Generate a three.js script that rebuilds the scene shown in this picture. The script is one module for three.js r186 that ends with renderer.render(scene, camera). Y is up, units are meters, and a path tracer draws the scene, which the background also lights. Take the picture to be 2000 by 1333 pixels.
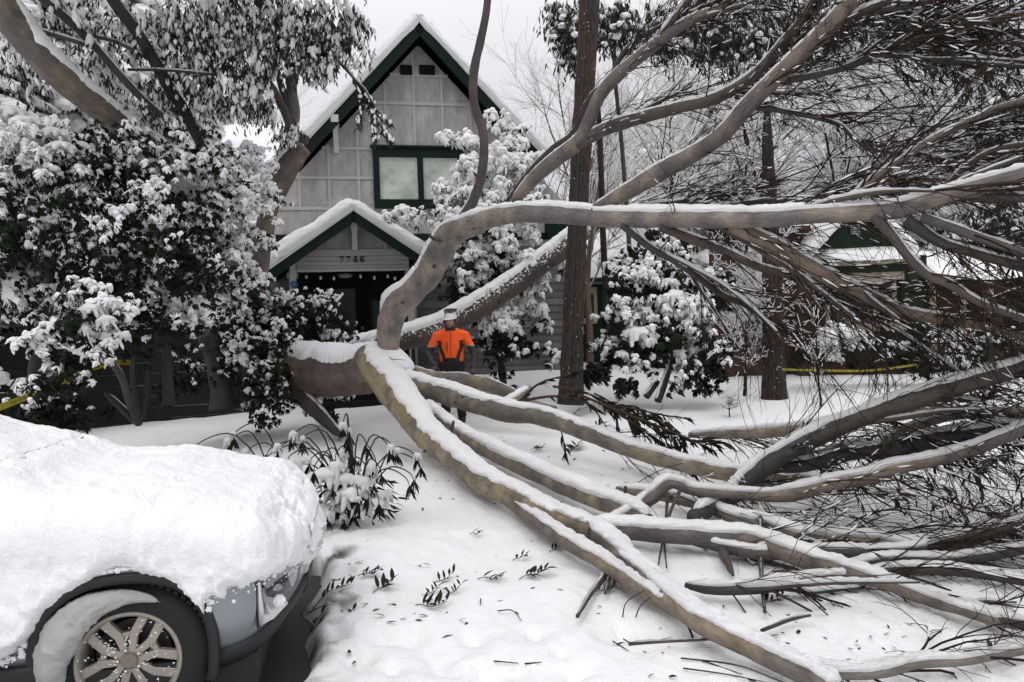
import * as THREE from 'three';
import { mergeGeometries } from 'three/addons/utils/BufferGeometryUtils.js';
import { RoundedBoxGeometry } from 'three/addons/geometries/RoundedBoxGeometry.js';

// ---------------------------------------------------------------- camera, sky, sun, exposure
const scene = new THREE.Scene();
const LENS = 1444, EYE = 1.75, ROLL = 0.034, PITCH = -0.0149;
const camera = new THREE.PerspectiveCamera(2 * Math.atan(666.5 / LENS) * 180 / Math.PI, 1.5, 0.1, 2000);
camera.position.set(0, EYE, 0);
camera.rotation.order = 'YXZ';
camera.rotation.set(PITCH, 0, -ROLL);
camera.updateMatrixWorld(true);
const renderer = new THREE.WebGLRenderer({ antialias: true });
renderer.toneMapping = THREE.LinearToneMapping;
renderer.toneMappingExposure = 1.04;
renderer.shadowMap.enabled = true;

{ // overcast sky: paler and brighter towards the zenith, faintly blue low down
  const w = 256, h = 128, data = new Float32Array(w * h * 4);
  for (let j = 0; j < h; j++) {
    const up = ((j + 0.5) / h - 0.5) * Math.PI, s = Math.max(0, Math.sin(up));
    for (let i = 0; i < w; i++) {
      const a = (i + 0.5) / w * Math.PI * 2;
      const m = 1 + 0.02 * Math.sin(a * 3 + s * 9) * Math.sin(s * 14 + a) + 0.015 * Math.sin(a * 7 - s * 5);
      const k = Math.min(1, s / 0.34), lum = (0.62 + 0.27 * s + 0.85 * s * s) * m, o = (j * w + i) * 4;
      data[o] = lum * (0.90 + 0.10 * k); data[o + 1] = lum * (0.965 + 0.025 * k); data[o + 2] = lum * (1.03 + 0.0 * k); data[o + 3] = 1;
    }
  }
  const t = new THREE.DataTexture(data, w, h, THREE.RGBAFormat, THREE.FloatType);
  t.mapping = THREE.EquirectangularReflectionMapping; t.magFilter = THREE.LinearFilter; t.minFilter = THREE.LinearFilter; t.needsUpdate = true;
  scene.background = t; scene.environment = t;
}
const sun = new THREE.DirectionalLight(new THREE.Color(1, 0.97, 0.93), 0.6);
sun.position.set(-9, 30, 12); sun.target.position.set(0, 0, -9);
sun.castShadow = true; sun.shadow.radius = 45; sun.shadow.mapSize.set(2048, 2048);
Object.assign(sun.shadow.camera, { left: -25, right: 25, top: 25, bottom: -25, near: 1, far: 80 });
scene.add(sun, sun.target);

// ---------------------------------------------------------------- helpers
const V = (x, y, z) => new THREE.Vector3(x, y, z), UP = V(0, 1, 0);
let seed = 1;
const rnd = () => { seed = (seed + 0x6d2b79f5) | 0; let t = Math.imul(seed ^ (seed >>> 15), 1 | seed); t = (t + Math.imul(t ^ (t >>> 7), 61 | t)) ^ t; return ((t ^ (t >>> 14)) >>> 0) / 4294967296; };
const rr = (a, b) => a + (b - a) * rnd(), gauss = () => (rnd() + rnd() + rnd() + rnd() - 2) * 0.87;
const lerp = THREE.MathUtils.lerp, clamp = THREE.MathUtils.clamp, sstep = (x, a, b) => { const t = clamp((x - a) / (b - a), 0, 1); return t * t * (3 - 2 * t); };
const table = (x, xs, ys) => { if (x <= xs[0]) return ys[0]; for (let i = 1; i < xs.length; i++) if (x <= xs[i]) return lerp(ys[i - 1], ys[i], (x - xs[i - 1]) / (xs[i] - xs[i - 1])); return ys[ys.length - 1]; };
const hash = (x, y, z) => { let h = Math.imul(x, 374761393) ^ Math.imul(y, 668265263) ^ Math.imul(z, 2147483647 - 1274126177); h = Math.imul(h ^ (h >>> 13), 1274126177); h ^= h >>> 16; return (h >>> 0) / 4294967296; };
function noise(x, y, z) { // value noise, -1..1
  const X = Math.floor(x), Y = Math.floor(y), Z = Math.floor(z), f = (t) => t * t * (3 - 2 * t), u = f(x - X), v = f(y - Y), w = f(z - Z);
  const l = (a, b, t) => a + (b - a) * t, c = (i, j, k) => hash(X + i, Y + j, Z + k);
  return 2 * l(l(l(c(0, 0, 0), c(1, 0, 0), u), l(c(0, 1, 0), c(1, 1, 0), u), v), l(l(c(0, 0, 1), c(1, 0, 1), u), l(c(0, 1, 1), c(1, 1, 1), u), v), w) - 1;
}
const fbm = (x, y, z, n = 4) => { let s = 0, a = 1, k = 0; for (let i = 0; i < n; i++) { s += a * noise(x, y, z); k += a; a *= 0.5; x = x * 2.03 + 7.1; y = y * 2.03 + 3.7; z = z * 2.03 + 1.3; } return s / k; };
const billow = (x, y, z, n = 3) => { let s = 0, a = 1, k = 0; for (let i = 0; i < n; i++) { s += a * (1 - 2 * Math.abs(noise(x, y, z))); k += a; a *= 0.5; x = x * 2.1 + 5.1; y = y * 2.1 + 2.7; z = z * 2.1 + 9.3; } return s / k; };

// a pixel of the 2000 x 1333 view and its distance along the view axis, as a point of the place
const at = (x, y, d) => V((x - 1000) / LENS * d, -(y - 666.5) / LENS * d, -d).applyMatrix4(camera.matrixWorld);
const ray = (x, y) => at(x, y, 1).sub(camera.position);
function onPlane(x, y, p0, n) { const r = ray(x, y), t = V().subVectors(p0, camera.position).dot(n) / r.dot(n); return camera.position.clone().addScaledVector(r, t); }

const names = new Map();
function numbered(n) { const k = names.get(n) ?? 0; names.set(n, k + 1); return k ? n + '_' + String(k).padStart(3, '0') : n; }
function tag(o, label, category, group, kind) { if (label) o.userData.label = label; if (category) o.userData.category = category; if (group) o.userData.group = group; if (kind) o.userData.kind = kind; return o; }
function thing(name, label, category, pos, group) { const o = new THREE.Group(); o.name = numbered(name); if (pos) o.position.copy(pos); scene.add(o); return tag(o, label, category, group); }
const shadowed = (m) => { m.castShadow = m.receiveShadow = true; return m; };
function add(parent, name, geo, mat, label) {
  const m = shadowed(new THREE.Mesh(geo, mat)); m.name = parent === scene ? numbered(name) : name; parent.add(m);
  if (label) m.userData.label = label;
  return m;
}
function placeIn(parent, geo) { // world geometry into a thing's own frame
  const p = V(); let o = parent; while (o && o !== scene) { p.add(o.position); o = o.parent; }
  if (p.lengthSq()) geo.translate(-p.x, -p.y, -p.z);
  return geo;
}
const struct = (name, geo, mat) => tag(add(scene, name, geo, mat), null, null, null, 'structure');
const boxG = (w, h, d, x = 0, y = 0, z = 0) => new THREE.BoxGeometry(w, h, d).translate(x, y, z);
const rboxG = (w, h, d, r, x = 0, y = 0, z = 0, s = 2) => new RoundedBoxGeometry(w, h, d, s, r).translate(x, y, z);

class MB { // collects surfaces, merges them into one mesh
  constructor() { this.p = []; this.n = []; this.uv = []; this.c = []; this.i = []; }
  get count() { return this.p.length / 3; }
  grid(nu, nv, fn, closed) { // fn(i, j) -> [Vector3, u, v, [r,g,b]]; nu columns round, nv rows along
    const o = this.count;
    for (let j = 0; j < nv; j++) for (let i = 0; i < nu; i++) { const [p, u, v, c] = fn(i, j); this.p.push(p.x, p.y, p.z); this.uv.push(u, v); if (c) this.c.push(c[0], c[1], c[2]); }
    const w = closed ? nu : nu - 1;
    for (let j = 0; j + 1 < nv; j++) for (let i = 0; i < w; i++) { const a = o + j * nu + i, b = o + j * nu + (i + 1) % nu; this.i.push(a, b, a + nu, b, b + nu, a + nu); }
  }
  tube(pts, rad, sides, col, tile = 0.5, cap = true, shape) {
    const N = pts.length; if (N < 2) return;
    const t = V(), n = V(), b = V(), q = V(), prev = V(), L = [0];
    for (let i = 1; i < N; i++) L.push(L[i - 1] + pts[i].distanceTo(pts[i - 1]));
    t.subVectors(pts[1], pts[0]).normalize(); n.copy(Math.abs(t.y) < 0.9 ? UP : V(1, 0, 0)); n.addScaledVector(t, -n.dot(t)).normalize();
    const around = Math.max(1, Math.round(2 * Math.PI * rad[0] / tile)), o = this.count;
    for (let j = 0; j < N; j++) {
      t.subVectors(pts[Math.min(N - 1, j + 1)], pts[Math.max(0, j - 1)]).normalize();
      n.addScaledVector(t, -n.dot(t)).normalize(); b.crossVectors(t, n);
      for (let i = 0; i <= sides; i++) {
        const a = i / sides * Math.PI * 2, r = rad[j] * (shape ? shape(a, L[j], pts[j]) : 1), c = Math.cos(a), s = Math.sin(a);
        const x = pts[j].x + (n.x * c + b.x * s) * r, y = pts[j].y + (n.y * c + b.y * s) * r, z = pts[j].z + (n.z * c + b.z * s) * r;
        this.p.push(x, y, z); this.uv.push(i / sides * around, L[j] / tile);
        if (col) { const k = typeof col === 'function' ? col(x, y, z, j / (N - 1)) : col; this.c.push(k[0], k[1], k[2]); }
      }
    }
    const w = sides + 1;
    for (let j = 0; j + 1 < N; j++) for (let i = 0; i < sides; i++) { const a = o + j * w + i; this.i.push(a, a + 1, a + w, a + 1, a + w + 1, a + w); }
    if (cap) for (const j of [0, N - 1]) {
      if (rad[j] < 0.004) continue;
      const c0 = this.count; this.p.push(pts[j].x, pts[j].y, pts[j].z); this.uv.push(0.5, 0.5); if (col) { const k = typeof col === 'function' ? col(pts[j].x, pts[j].y, pts[j].z, j / (N - 1)) : col; this.c.push(k[0], k[1], k[2]); }
      for (let i = 0; i < sides; i++) { const a = o + j * w + i; j ? this.i.push(a, a + 1, c0) : this.i.push(a + 1, a, c0); }
    }
  }
  geo(g, m, col) {
    g = g.clone(); if (m) g.applyMatrix4(m);
    const o = this.count, P = g.attributes.position, U = g.attributes.uv;
    for (let i = 0; i < P.count; i++) { this.p.push(P.getX(i), P.getY(i), P.getZ(i)); this.uv.push(U ? U.getX(i) : 0, U ? U.getY(i) : 0); if (col) this.c.push(col[0], col[1], col[2]); }
    if (g.index) for (let i = 0; i < g.index.count; i++) this.i.push(o + g.index.getX(i)); else for (let i = 0; i < P.count; i++) this.i.push(o + i);
    return this;
  }
  make() {
    const g = new THREE.BufferGeometry();
    g.setAttribute('position', new THREE.Float32BufferAttribute(this.p, 3)); g.setAttribute('uv', new THREE.Float32BufferAttribute(this.uv, 2));
    if (this.c.length === this.p.length) g.setAttribute('color', new THREE.Float32BufferAttribute(this.c, 3));
    g.setIndex(this.i); g.computeVertexNormals();
    return g;
  }
  build(name, mat, parent = scene, label) { return add(parent, name, placeIn(parent, this.make()), mat, label); }
}
// a closed surface round fn(x, y, z) < 0 (naive surface nets)
function sdfMesh(fn, lo, hi, cell, colour) {
  const n = [0, 1, 2].map((k) => Math.ceil((hi[k] - lo[k]) / cell) + 1), [X, Y, Z] = n, f = new Float32Array(X * Y * Z), id = new Int32Array(X * Y * Z).fill(-1), at3 = (i, j, k) => (k * Y + j) * X + i;
  for (let k = 0; k < Z; k++) for (let j = 0; j < Y; j++) for (let i = 0; i < X; i++) f[at3(i, j, k)] = fn(lo[0] + i * cell, lo[1] + j * cell, lo[2] + k * cell);
  const pos = [], col = [], idx = [];
  for (let k = 0; k + 1 < Z; k++) for (let j = 0; j + 1 < Y; j++) for (let i = 0; i + 1 < X; i++) {
    let s = 0, x = 0, y = 0, z = 0, c = 0;
    const v = []; for (let q = 0; q < 8; q++) { const val = f[at3(i + (q & 1), j + (q >> 1 & 1), k + (q >> 2))]; v.push(val); if (val < 0) s++; }
    if (s === 0 || s === 8) continue;
    for (let q = 0; q < 8; q++) for (const b of [1, 2, 4]) { if (q & b) continue; const A = v[q], B = v[q | b]; if ((A < 0) === (B < 0)) continue; const t = A / (A - B); x += (q & 1) + (b === 1 ? t : 0); y += (q >> 1 & 1) + (b === 2 ? t : 0); z += (q >> 2) + (b === 4 ? t : 0); c++; }
    id[at3(i, j, k)] = pos.length / 3;
    const px = lo[0] + (i + x / c) * cell, py = lo[1] + (j + y / c) * cell, pz = lo[2] + (k + z / c) * cell;
    pos.push(px, py, pz); if (colour) col.push(...colour(px, py, pz));
  }
  const quad = (a, b, c, d, flip) => { if (a < 0 || b < 0 || c < 0 || d < 0) return; flip ? idx.push(a, c, b, a, d, c) : idx.push(a, b, c, a, c, d); };
  for (let k = 1; k + 1 < Z; k++) for (let j = 1; j + 1 < Y; j++) for (let i = 1; i + 1 < X; i++) {
    const a = f[at3(i, j, k)] < 0;
    if (a !== f[at3(i + 1, j, k)] < 0) quad(id[at3(i, j - 1, k - 1)], id[at3(i, j, k - 1)], id[at3(i, j, k)], id[at3(i, j - 1, k)], !a);
    if (a !== f[at3(i, j + 1, k)] < 0) quad(id[at3(i - 1, j, k - 1)], id[at3(i - 1, j, k)], id[at3(i, j, k)], id[at3(i, j, k - 1)], !a);
    if (a !== f[at3(i, j, k + 1)] < 0) quad(id[at3(i - 1, j - 1, k)], id[at3(i, j - 1, k)], id[at3(i, j, k)], id[at3(i - 1, j, k)], !a);
  }
  const g = new THREE.BufferGeometry(); g.setAttribute('position', new THREE.Float32BufferAttribute(pos, 3)); g.setAttribute('uv', new THREE.Float32BufferAttribute(pos.flatMap((_, q) => q % 3 === 0 ? [pos[q] * 2 + pos[q + 2], pos[q + 1] * 2] : []), 2));
  if (colour) g.setAttribute('color', new THREE.Float32BufferAttribute(col, 3));
  g.setIndex(idx); g.computeVertexNormals(); return g;
}
const smin = (a, b, k) => { const h = Math.max(k - Math.abs(a - b), 0) / k; return Math.min(a, b) - h * h * k * 0.25; };
const capsule = (x, y, z, a, b, ra, rb) => { const dx = b[0] - a[0], dy = b[1] - a[1], dz = b[2] - a[2], t = clamp(((x - a[0]) * dx + (y - a[1]) * dy + (z - a[2]) * dz) / (dx * dx + dy * dy + dz * dz), 0, 1); return Math.hypot(x - a[0] - dx * t, y - a[1] - dy * t, z - a[2] - dz * t) - (ra + (rb - ra) * t); };
const ellip = (x, y, z, c, r) => { const k = Math.hypot((x - c[0]) / r[0], (y - c[1]) / r[1], (z - c[2]) / r[2]); return (k - 1) * Math.min(...r); };

// ---------------------------------------------------------------- textures and materials
function tex(size, fn, srgb, h = size) { // fn(u, v) -> value or [r, g, b], 0..1
  const d = new Uint8Array(size * h * 4);
  for (let j = 0; j < h; j++) for (let i = 0; i < size; i++) { const c = fn(i / size, j / h), o = (j * size + i) * 4, a = Array.isArray(c) ? c : [c, c, c]; for (let q = 0; q < 3; q++) d[o + q] = clamp(a[q], 0, 1) * 255; d[o + 3] = 255; }
  const t = new THREE.DataTexture(d, size, h); t.wrapS = t.wrapT = THREE.RepeatWrapping; t.magFilter = THREE.LinearFilter; t.minFilter = THREE.LinearMipmapLinearFilter; t.generateMipmaps = true; if (srgb) t.colorSpace = THREE.SRGBColorSpace; t.needsUpdate = true; return t;
}
const wrapN = (u, v, fx, fy, z, n = 4) => { // tiling fbm
  const f = (a, b) => fbm(a * fx, b * fy, z, n), l = (a, b, t) => a + (b - a) * t; return l(l(f(u, v), f(u - 1, v), u), l(f(u, v - 1), f(u - 1, v - 1), u), v) * (1 + 0.9 * (u * (1 - u) + v * (1 - v)));
};
const T = {
  bark: tex(256, (u, v) => 0.80 + 0.22 * wrapN(u, v, 5, 3, 1.5) + 0.16 * wrapN(u, v, 26, 9, 8.5, 3), true),
  barkBump: tex(256, (u, v) => 0.5 + 0.3 * wrapN(u, v, 14, 5, 4.5) + 0.2 * wrapN(u, v, 40, 20, 2.2, 2)),
  rough: tex(256, (u, v) => 0.66 + 0.55 * wrapN(u, v, 22, 3.2, 3.3) + 0.2 * wrapN(u, v, 40, 12, 1.1, 2), true),
  roughBump: tex(256, (u, v) => 0.5 + 0.9 * wrapN(u, v, 22, 3.2, 3.3) + 0.2 * wrapN(u, v, 40, 12, 1.1, 2)),
  snow: tex(512, (u, v) => 0.5 + 0.32 * wrapN(u, v, 12, 12, 6.1, 4) + 0.22 * wrapN(u, v, 60, 60, 2.7, 2)),
  wall: tex(256, (u, v) => 0.86 + 0.17 * wrapN(u, v, 6, 4, 2.5) + 0.10 * wrapN(u, v, 30, 6, 7.5, 3), true),
  fine: tex(128, (u, v) => 0.5 + 0.5 * wrapN(u, v, 30, 30, 5.5, 2)),
};
const rgb = (r, g, b) => new THREE.Color().setRGB(r, g, b);
const mat = (r, g, b, o = {}) => new THREE.MeshStandardMaterial({ color: rgb(r, g, b), roughness: 0.9, metalness: 0, ...o });
const dull = (r, g, b, o = {}) => new THREE.MeshPhysicalMaterial({ color: rgb(r, g, b), roughness: 0.8, specularIntensity: 0.3, ...o });
const M = {
  snow: mat(0.80, 0.80, 0.805, { roughness: 0.75, bumpMap: T.snow, bumpScale: 0.012 }),
  snowFar: mat(0.80, 0.80, 0.805, { roughness: 0.85 }),
  bark: mat(1, 1, 1, { vertexColors: true, map: T.bark, bumpMap: T.barkBump, bumpScale: 0.010, roughness: 0.8 }),
  rough: mat(1, 1, 1, { vertexColors: true, map: T.rough, bumpMap: T.roughBump, bumpScale: 0.03, roughness: 0.95 }),
  twig: dull(0.022, 0.016, 0.013, { roughness: 0.85 }),
  twigPale: dull(0.055, 0.038, 0.030, { roughness: 0.85 }),
  leaf: dull(0.010, 0.015, 0.008, { roughness: 0.6, side: THREE.DoubleSide }),
  leafEuc: dull(0.028, 0.032, 0.025, { roughness: 0.6, side: THREE.DoubleSide }),
  needle: dull(0.016, 0.022, 0.016, { roughness: 0.8, side: THREE.DoubleSide }),
  wall: mat(0.47, 0.46, 0.435, { map: T.wall }),
  trim: mat(0.395, 0.385, 0.365), pale: mat(0.52, 0.51, 0.48),
  green: dull(0.004, 0.012, 0.011, { roughness: 0.6 }),
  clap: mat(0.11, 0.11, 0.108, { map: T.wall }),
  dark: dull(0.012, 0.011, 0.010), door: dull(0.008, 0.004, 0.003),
  glass: new THREE.MeshPhysicalMaterial({ color: rgb(0.97, 0.985, 0.97), transmission: 1, thickness: 0, roughness: 0.05, ior: 1.5 }),
  curtain: mat(0.74, 0.75, 0.71, { roughness: 1, map: tex(256, (u, v) => { const c = 0.84 + 0.22 * wrapN(u, v, 3, 4, 9.2, 3); return [c, c, c]; }, true) }),
  cream: mat(0.33, 0.285, 0.22), ngreen: dull(0.013, 0.026, 0.016, { roughness: 0.7 }), asphalt: mat(0.03, 0.028, 0.026, { roughness: 0.7, bumpMap: T.fine, bumpScale: 0.004 }),
};
// ---------------------------------------------------------------- the car's place (its trench in the snow is part of the ground)
const CAR = { o: at(250, 1278, 3.50), yaw: 0.21 }; // centre of the near front wheel's outer face
const toCar = (x, z) => { const c = Math.cos(CAR.yaw), s = Math.sin(CAR.yaw), dx = x - CAR.o.x, dz = z - CAR.o.z; return [dx * c - dz * s, dx * s + dz * c]; };
// ---------------------------------------------------------------- ground
const dents = [];
function ghBase(x, z) {
  const D = -z;
  return 0.28 * sstep(D, 6.5, 12.5) + 0.42 * sstep(D, 12, 17) * (1 - sstep(x, 0.5, 6)) + 0.1 * sstep(D, 14, 22) + 0.9 * sstep(D, 30, 90);
}
function gh(x, z) {
  const D = -z, near = 1 - sstep(D, 6, 16);
  let y = ghBase(x, z) + 0.05 * fbm(x * 0.8, 3.1, z * 0.8, 3) + 0.022 * fbm(x * 3.1, 5.5, z * 3.1, 3);
  if (near > 0) y += near * (0.020 * billow(x * 7, 1.5, z * 7, 3) + 0.007 * fbm(x * 26, 8.5, z * 26, 2) + sstep(fbm(x * 0.9 + 4, 6.6, z * 0.9, 2), 0.0, 0.35) * (0.022 * billow(x * 15, 3.5, z * 21, 3) + 0.026 * fbm(x * 9, 2.5, z * 12, 2)));
  for (const [dx, dz, r, h] of dents) { const q = ((x - dx) ** 2 + (z - dz) ** 2) / (r * r); if (q < 6) { const w = q * (1 + 0.9 * noise(x * 9, dx * 50, z * 9)) + 0.4 * noise(x * 22, 1, z * 22); y -= h * Math.exp(-Math.abs(w)) * 0.8; } }
  const [cx, cz] = toCar(x, z), e = Math.max(cx - 0.66, -4.3 - cx, cz - 0.14, -2.1 - cz) + 0.10 * fbm(x * 4, 2.2, z * 4, 3);
  if (e < 0.3) y -= 0.45 * (1 - sstep(e, -0.12, 0.24));
  return y;
}
function onGround(x, y, lift = 0) { const r = ray(x, y); let t = 4; for (let i = 0; i < 40; i++) { const p = camera.position.clone().addScaledVector(r, t); const e = p.y - gh(p.x, p.z) - lift; t += e / Math.max(0.08, -r.y) * 0.6; t = clamp(t, 1, 80); } return camera.position.clone().addScaledVector(r, t); }
seed = 11;
for (const [x, y] of [[740, 1245], [815, 1250], [1190, 1236], [1215, 1240], [700, 1290], [770, 1310], [860, 1300], [1100, 1275], [980, 1305], [1120, 1320], [920, 1255], [660, 1240], [740, 1180], [850, 1275], [1050, 1240], [1140, 1145], [1090, 1100], [1010, 1085], [780, 1080], [930, 1110], [1060, 1060], [1030, 870], [1060, 850], [1130, 860], [960, 850], [1090, 830]]) {
  for (let k = 0; k < (y > 1180 ? 3 : 1); k++) { const p = onGround(x + rr(-14, 14), y + rr(-9, 9)); dents.push([p.x, p.z, rr(0.05, 0.12), rr(0.015, 0.045)]); }
}
{
  const mb = new MB(), A = 430, R = 400, oz = 3, angs = [], rad = [];
  for (let i = 0; i <= A; i++) { const t = i / A * 2 - 1; angs.push(Math.sign(t) * (Math.abs(t) < 0.86 ? Math.abs(t) / 0.86 * 0.78 : 0.78 + (Math.abs(t) - 0.86) / 0.14 * (Math.PI - 0.78))); }
  for (let j = 0; j <= R; j++) { const t = j / R; rad.push(t < 0.07 ? 0.4 + t / 0.07 * 4.6 : 5 * Math.pow(1200 / 5, Math.pow((t - 0.07) / 0.93, 1.75))); }
  mb.grid(A + 1, R + 1, (i, j) => { const x = Math.sin(angs[i]) * rad[j], z = oz - Math.cos(angs[i]) * rad[j]; const [qx, qz] = toCar(x, z), dd = Math.max(qx - 1.0, -4.3 - qx, qz - 0.3, -2.4 - qz), dirt = dd < 0.6 ? sstep(0.35 - dd + 0.35 * fbm(x * 5, 1, z * 5, 3), 0.3, 0.62) * sstep(fbm(x * 14, 3, z * 9, 3), -0.5, 0.2) : 0; return [V(x, gh(x, z), z), x / 0.6, z / 0.6, [lerp(0.80, 0.07, dirt), lerp(0.80, 0.058, dirt), lerp(0.805, 0.048, dirt)]]; });
  const far = [M.snow.clone()]; far[0].color.setRGB(1, 1, 1); far[0].vertexColors = true; struct('snow_ground', mb.make(), far[0]);
  const road = new MB(); road.grid(2, 2, (i, j) => [V(i ? 1.6 : -16, -0.135, j ? 6 : -6.3), i * 9, j * 6]); struct('road', road.make(), M.asphalt);
}

// ---------------------------------------------------------------- the gabled house
const YAW = 0.2, HU = V(Math.cos(YAW), 0, -Math.sin(YAW)), HN = V(Math.sin(YAW), 0, Math.cos(YAW));
const H0 = at(818, 400, 17); H0.y = 0;
const hp = (u, y, n) => V(H0.x, 0, H0.z).addScaledVector(HU, u).addScaledVector(UP, y).addScaledVector(HN, n);
const hu = (x, y, n = 0) => { const p = onPlane(x, y, hp(0, 0, n), HN).sub(H0); return [p.dot(HU), p.y]; };
const house = new THREE.Group(); house.name = numbered('house'); house.position.copy(H0); house.rotation.y = YAW; scene.add(house);
tag(house, 'grey gabled house with dark green trim and a small gabled porch behind the fallen tree', 'house');
// a plank of the gable seen end on: polygon in (u, y), extruded along the house's depth from n0 to n1
function prism(poly, n0, n1) { const s = new THREE.Shape(poly.map(([u, y]) => new THREE.Vector2(u, y))); return new THREE.ExtrudeGeometry(s, { depth: n1 - n0, bevelEnabled: false }).translate(0, 0, n0); }
const bar = (u0, y0, u1, y1, w, n0, n1) => { const d = Math.hypot(u1 - u0, y1 - y0), a = -(y1 - y0) / d * w / 2, b = (u1 - u0) / d * w / 2; return prism([[u0 + a, y0 + b], [u0 - a, y0 - b], [u1 - a, y1 - b], [u1 + a, y1 + b]], n0, n1); };
// snow lying along a sloping roof edge: a rounded slab with a lumpy surface
function roofSnow(mb, u0, y0, u1, y1, t, nF, nB, lump = 1, ridge) {
  if (ridge) { const q = 0.14 / Math.hypot(u1 - u0, y1 - y0); u1 += (u1 - u0) * q; y1 += (y1 - y0) * q * 0.6; }
  const L = Math.hypot(u1 - u0, y1 - y0), tx = (u1 - u0) / L, ty = (y1 - y0) / L, sgn = tx >= 0 ? 1 : -1, nx = -ty * sgn, ny = tx * sgn, K = Math.max(10, Math.round(L / 0.07)), P = 22, D = nF - nB;
  mb.grid(P, K + 1, (i, j) => {
    const s = j / K * L, e = Math.min(1, Math.min(j, K - j) / 2.2 + 0.25), a = i / (P - 1), fr = clamp(a / 0.36, 0, 1), th = t * (ridge && j > K - 3 ? [1, 0.8, 0.35][j - K + 2] : e) * (1 + 0.14 * lump * fbm(s * 2.1 + u0 * 3, y0, a * 3, 3));
    let h, n; if (a <= 0.36) { const q = fr * Math.PI / 2; h = th * Math.sin(q) ** 0.8; n = nF + 0.09 * Math.cos(q) + 0.02; if (i === 0) { h = -0.02; n = nF + 0.02; } } else { h = th; n = nF - (a - 0.36) / 0.64 * D; }
    const l = 0.03 * lump * fbm(s * 8, a * 22, y0 * 3, 3);
    return [V(u0 + tx * s + nx * (h + l), y0 + ty * s + ny * (h + l), n + l * 0.7), s / 0.6, a * 4];
  });
}
{
  const [pu, py] = hu(815, 58), [lu, ly] = hu(578, 322), [ru, ry] = hu(1052, 308); // apex, left and right lower ends of the barge boards
  const half = (ru - lu) / 2, mid = pu, slope = ((py - ly) / (mid - lu) + (py - ry) / (ru - mid)) / 2;
  const eave = py - slope * half, OV = 0.55; // overhang in front of the wall
  const roofD = 9.5, th = 0.10;
  // wall: gable triangle plus the upper storey down to the porch roof
  const [wl] = hu(522, 420), [, wb] = hu(560, 459), [, baseY] = [0, -0.3], wr = hu(1113, 560)[0];
  const inset = 0.34, gy = (u) => py - slope * Math.abs(u - mid) - inset;
  const yw = gy(wl), wallR = 2 * mid - wl;
  const bandTop = wb, [, rail0] = hu(600, 407.5);
  // backing wall (its face is 3 cm behind the panels), then every panel between the battens
  add(house, 'wall', prism([[wl, baseY], [wallR, baseY], [wallR, yw], [mid, py - inset], [wl, yw]], -roofD, -0.03), M.wall);
  const bat0 = hu(806, 150)[0], step = 0.5 * (hu(752, 200)[0] - hu(806, 200)[0]) * -1 + 0.34 * 1, bs = Math.abs(hu(752, 190)[0] - hu(808, 190)[0]);
  const rails = [rail0, hu(600, 347)[1], hu(660, 290)[1], hu(820, 203)[1], hu(820, 148)[1]];
  const win = { l: hu(729, 350)[0], r: hu(906, 340)[0], t: hu(780, 291)[1], b: hu(780, 408)[1] };
  const rows = [[rail0, rails[1]], [rails[1], rails[2]], [rails[2], rails[3]], [rails[3], rails[4]], [rails[4], py - inset - 0.05]];
  for (const [y0, y1] of rows) for (let k = -8; k < 8; k++) {
    const u0 = bat0 + k * bs, u1 = u0 + bs, poly = [], lim = (y) => (py - inset - y) / slope;
    if (u0 > win.l - bs * 0.9 && u1 < win.r + bs * 0.9 && y0 < win.t - 0.1) { if (u0 > win.l - 0.15 && u1 < win.r + 0.15) continue; }
    // clip the rectangle against the roof slopes
    const a = Math.max(u0, mid - lim(y0), wl), b = Math.min(u1, mid + lim(y0), wallR); if (b - a < 0.04) continue;
    const top = (u) => Math.min(y1, py - inset - slope * Math.abs(u - mid));
    poly.push([a, y0], [b, y0]); const us = [b, clamp(mid + lim(y1), a, b), clamp(mid, a, b), clamp(mid - lim(y1), a, b), a];
    for (let q = 0; q < us.length; q++) if (q === 0 || us[q] < us[q - 1] - 1e-3) { const t = top(us[q]); if (t > y0 + 0.01) poly.push([us[q], t]); }
    if (poly.length < 3) continue;
    add(house, 'wall_panel', prism(poly, -0.03, 0), M.wall);
  }
  add(house, 'wall_panel', prism([[wl, bandTop], [wallR, bandTop], [wallR, rail0], [wl, rail0]], -0.03, 0.002), M.wall);
  for (const y of rails) { const w = Math.min((py - inset - y) / slope, mid - wl); const spans = y < win.t && y > win.b ? [[mid - w, win.l], [win.r, mid + w]] : [[mid - w, mid + w]]; for (const [a, b] of spans) add(house, 'rail', boxG(b - a, 0.07, 0.03, (a + b) / 2, y, 0.016), M.trim); }
  for (let k = -8; k <= 8; k++) {
    const u = bat0 + k * bs, top = py - inset - slope * Math.abs(u - mid) - 0.02; if (top < rail0 + 0.1 || u < wl) continue;
    let y = rail0; for (const q of [...rails.slice(1), top]) { const y1 = Math.min(q, top); const inWin = u > win.l - 0.1 && u < win.r + 0.1 && (y + y1) / 2 < win.t; if (y1 > y + 0.08 && !inWin) add(house, 'batten', boxG(0.06, y1 - y - 0.075, 0.026, u, (y + y1) / 2, 0.013), M.trim); y = y1; }
  }
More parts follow.
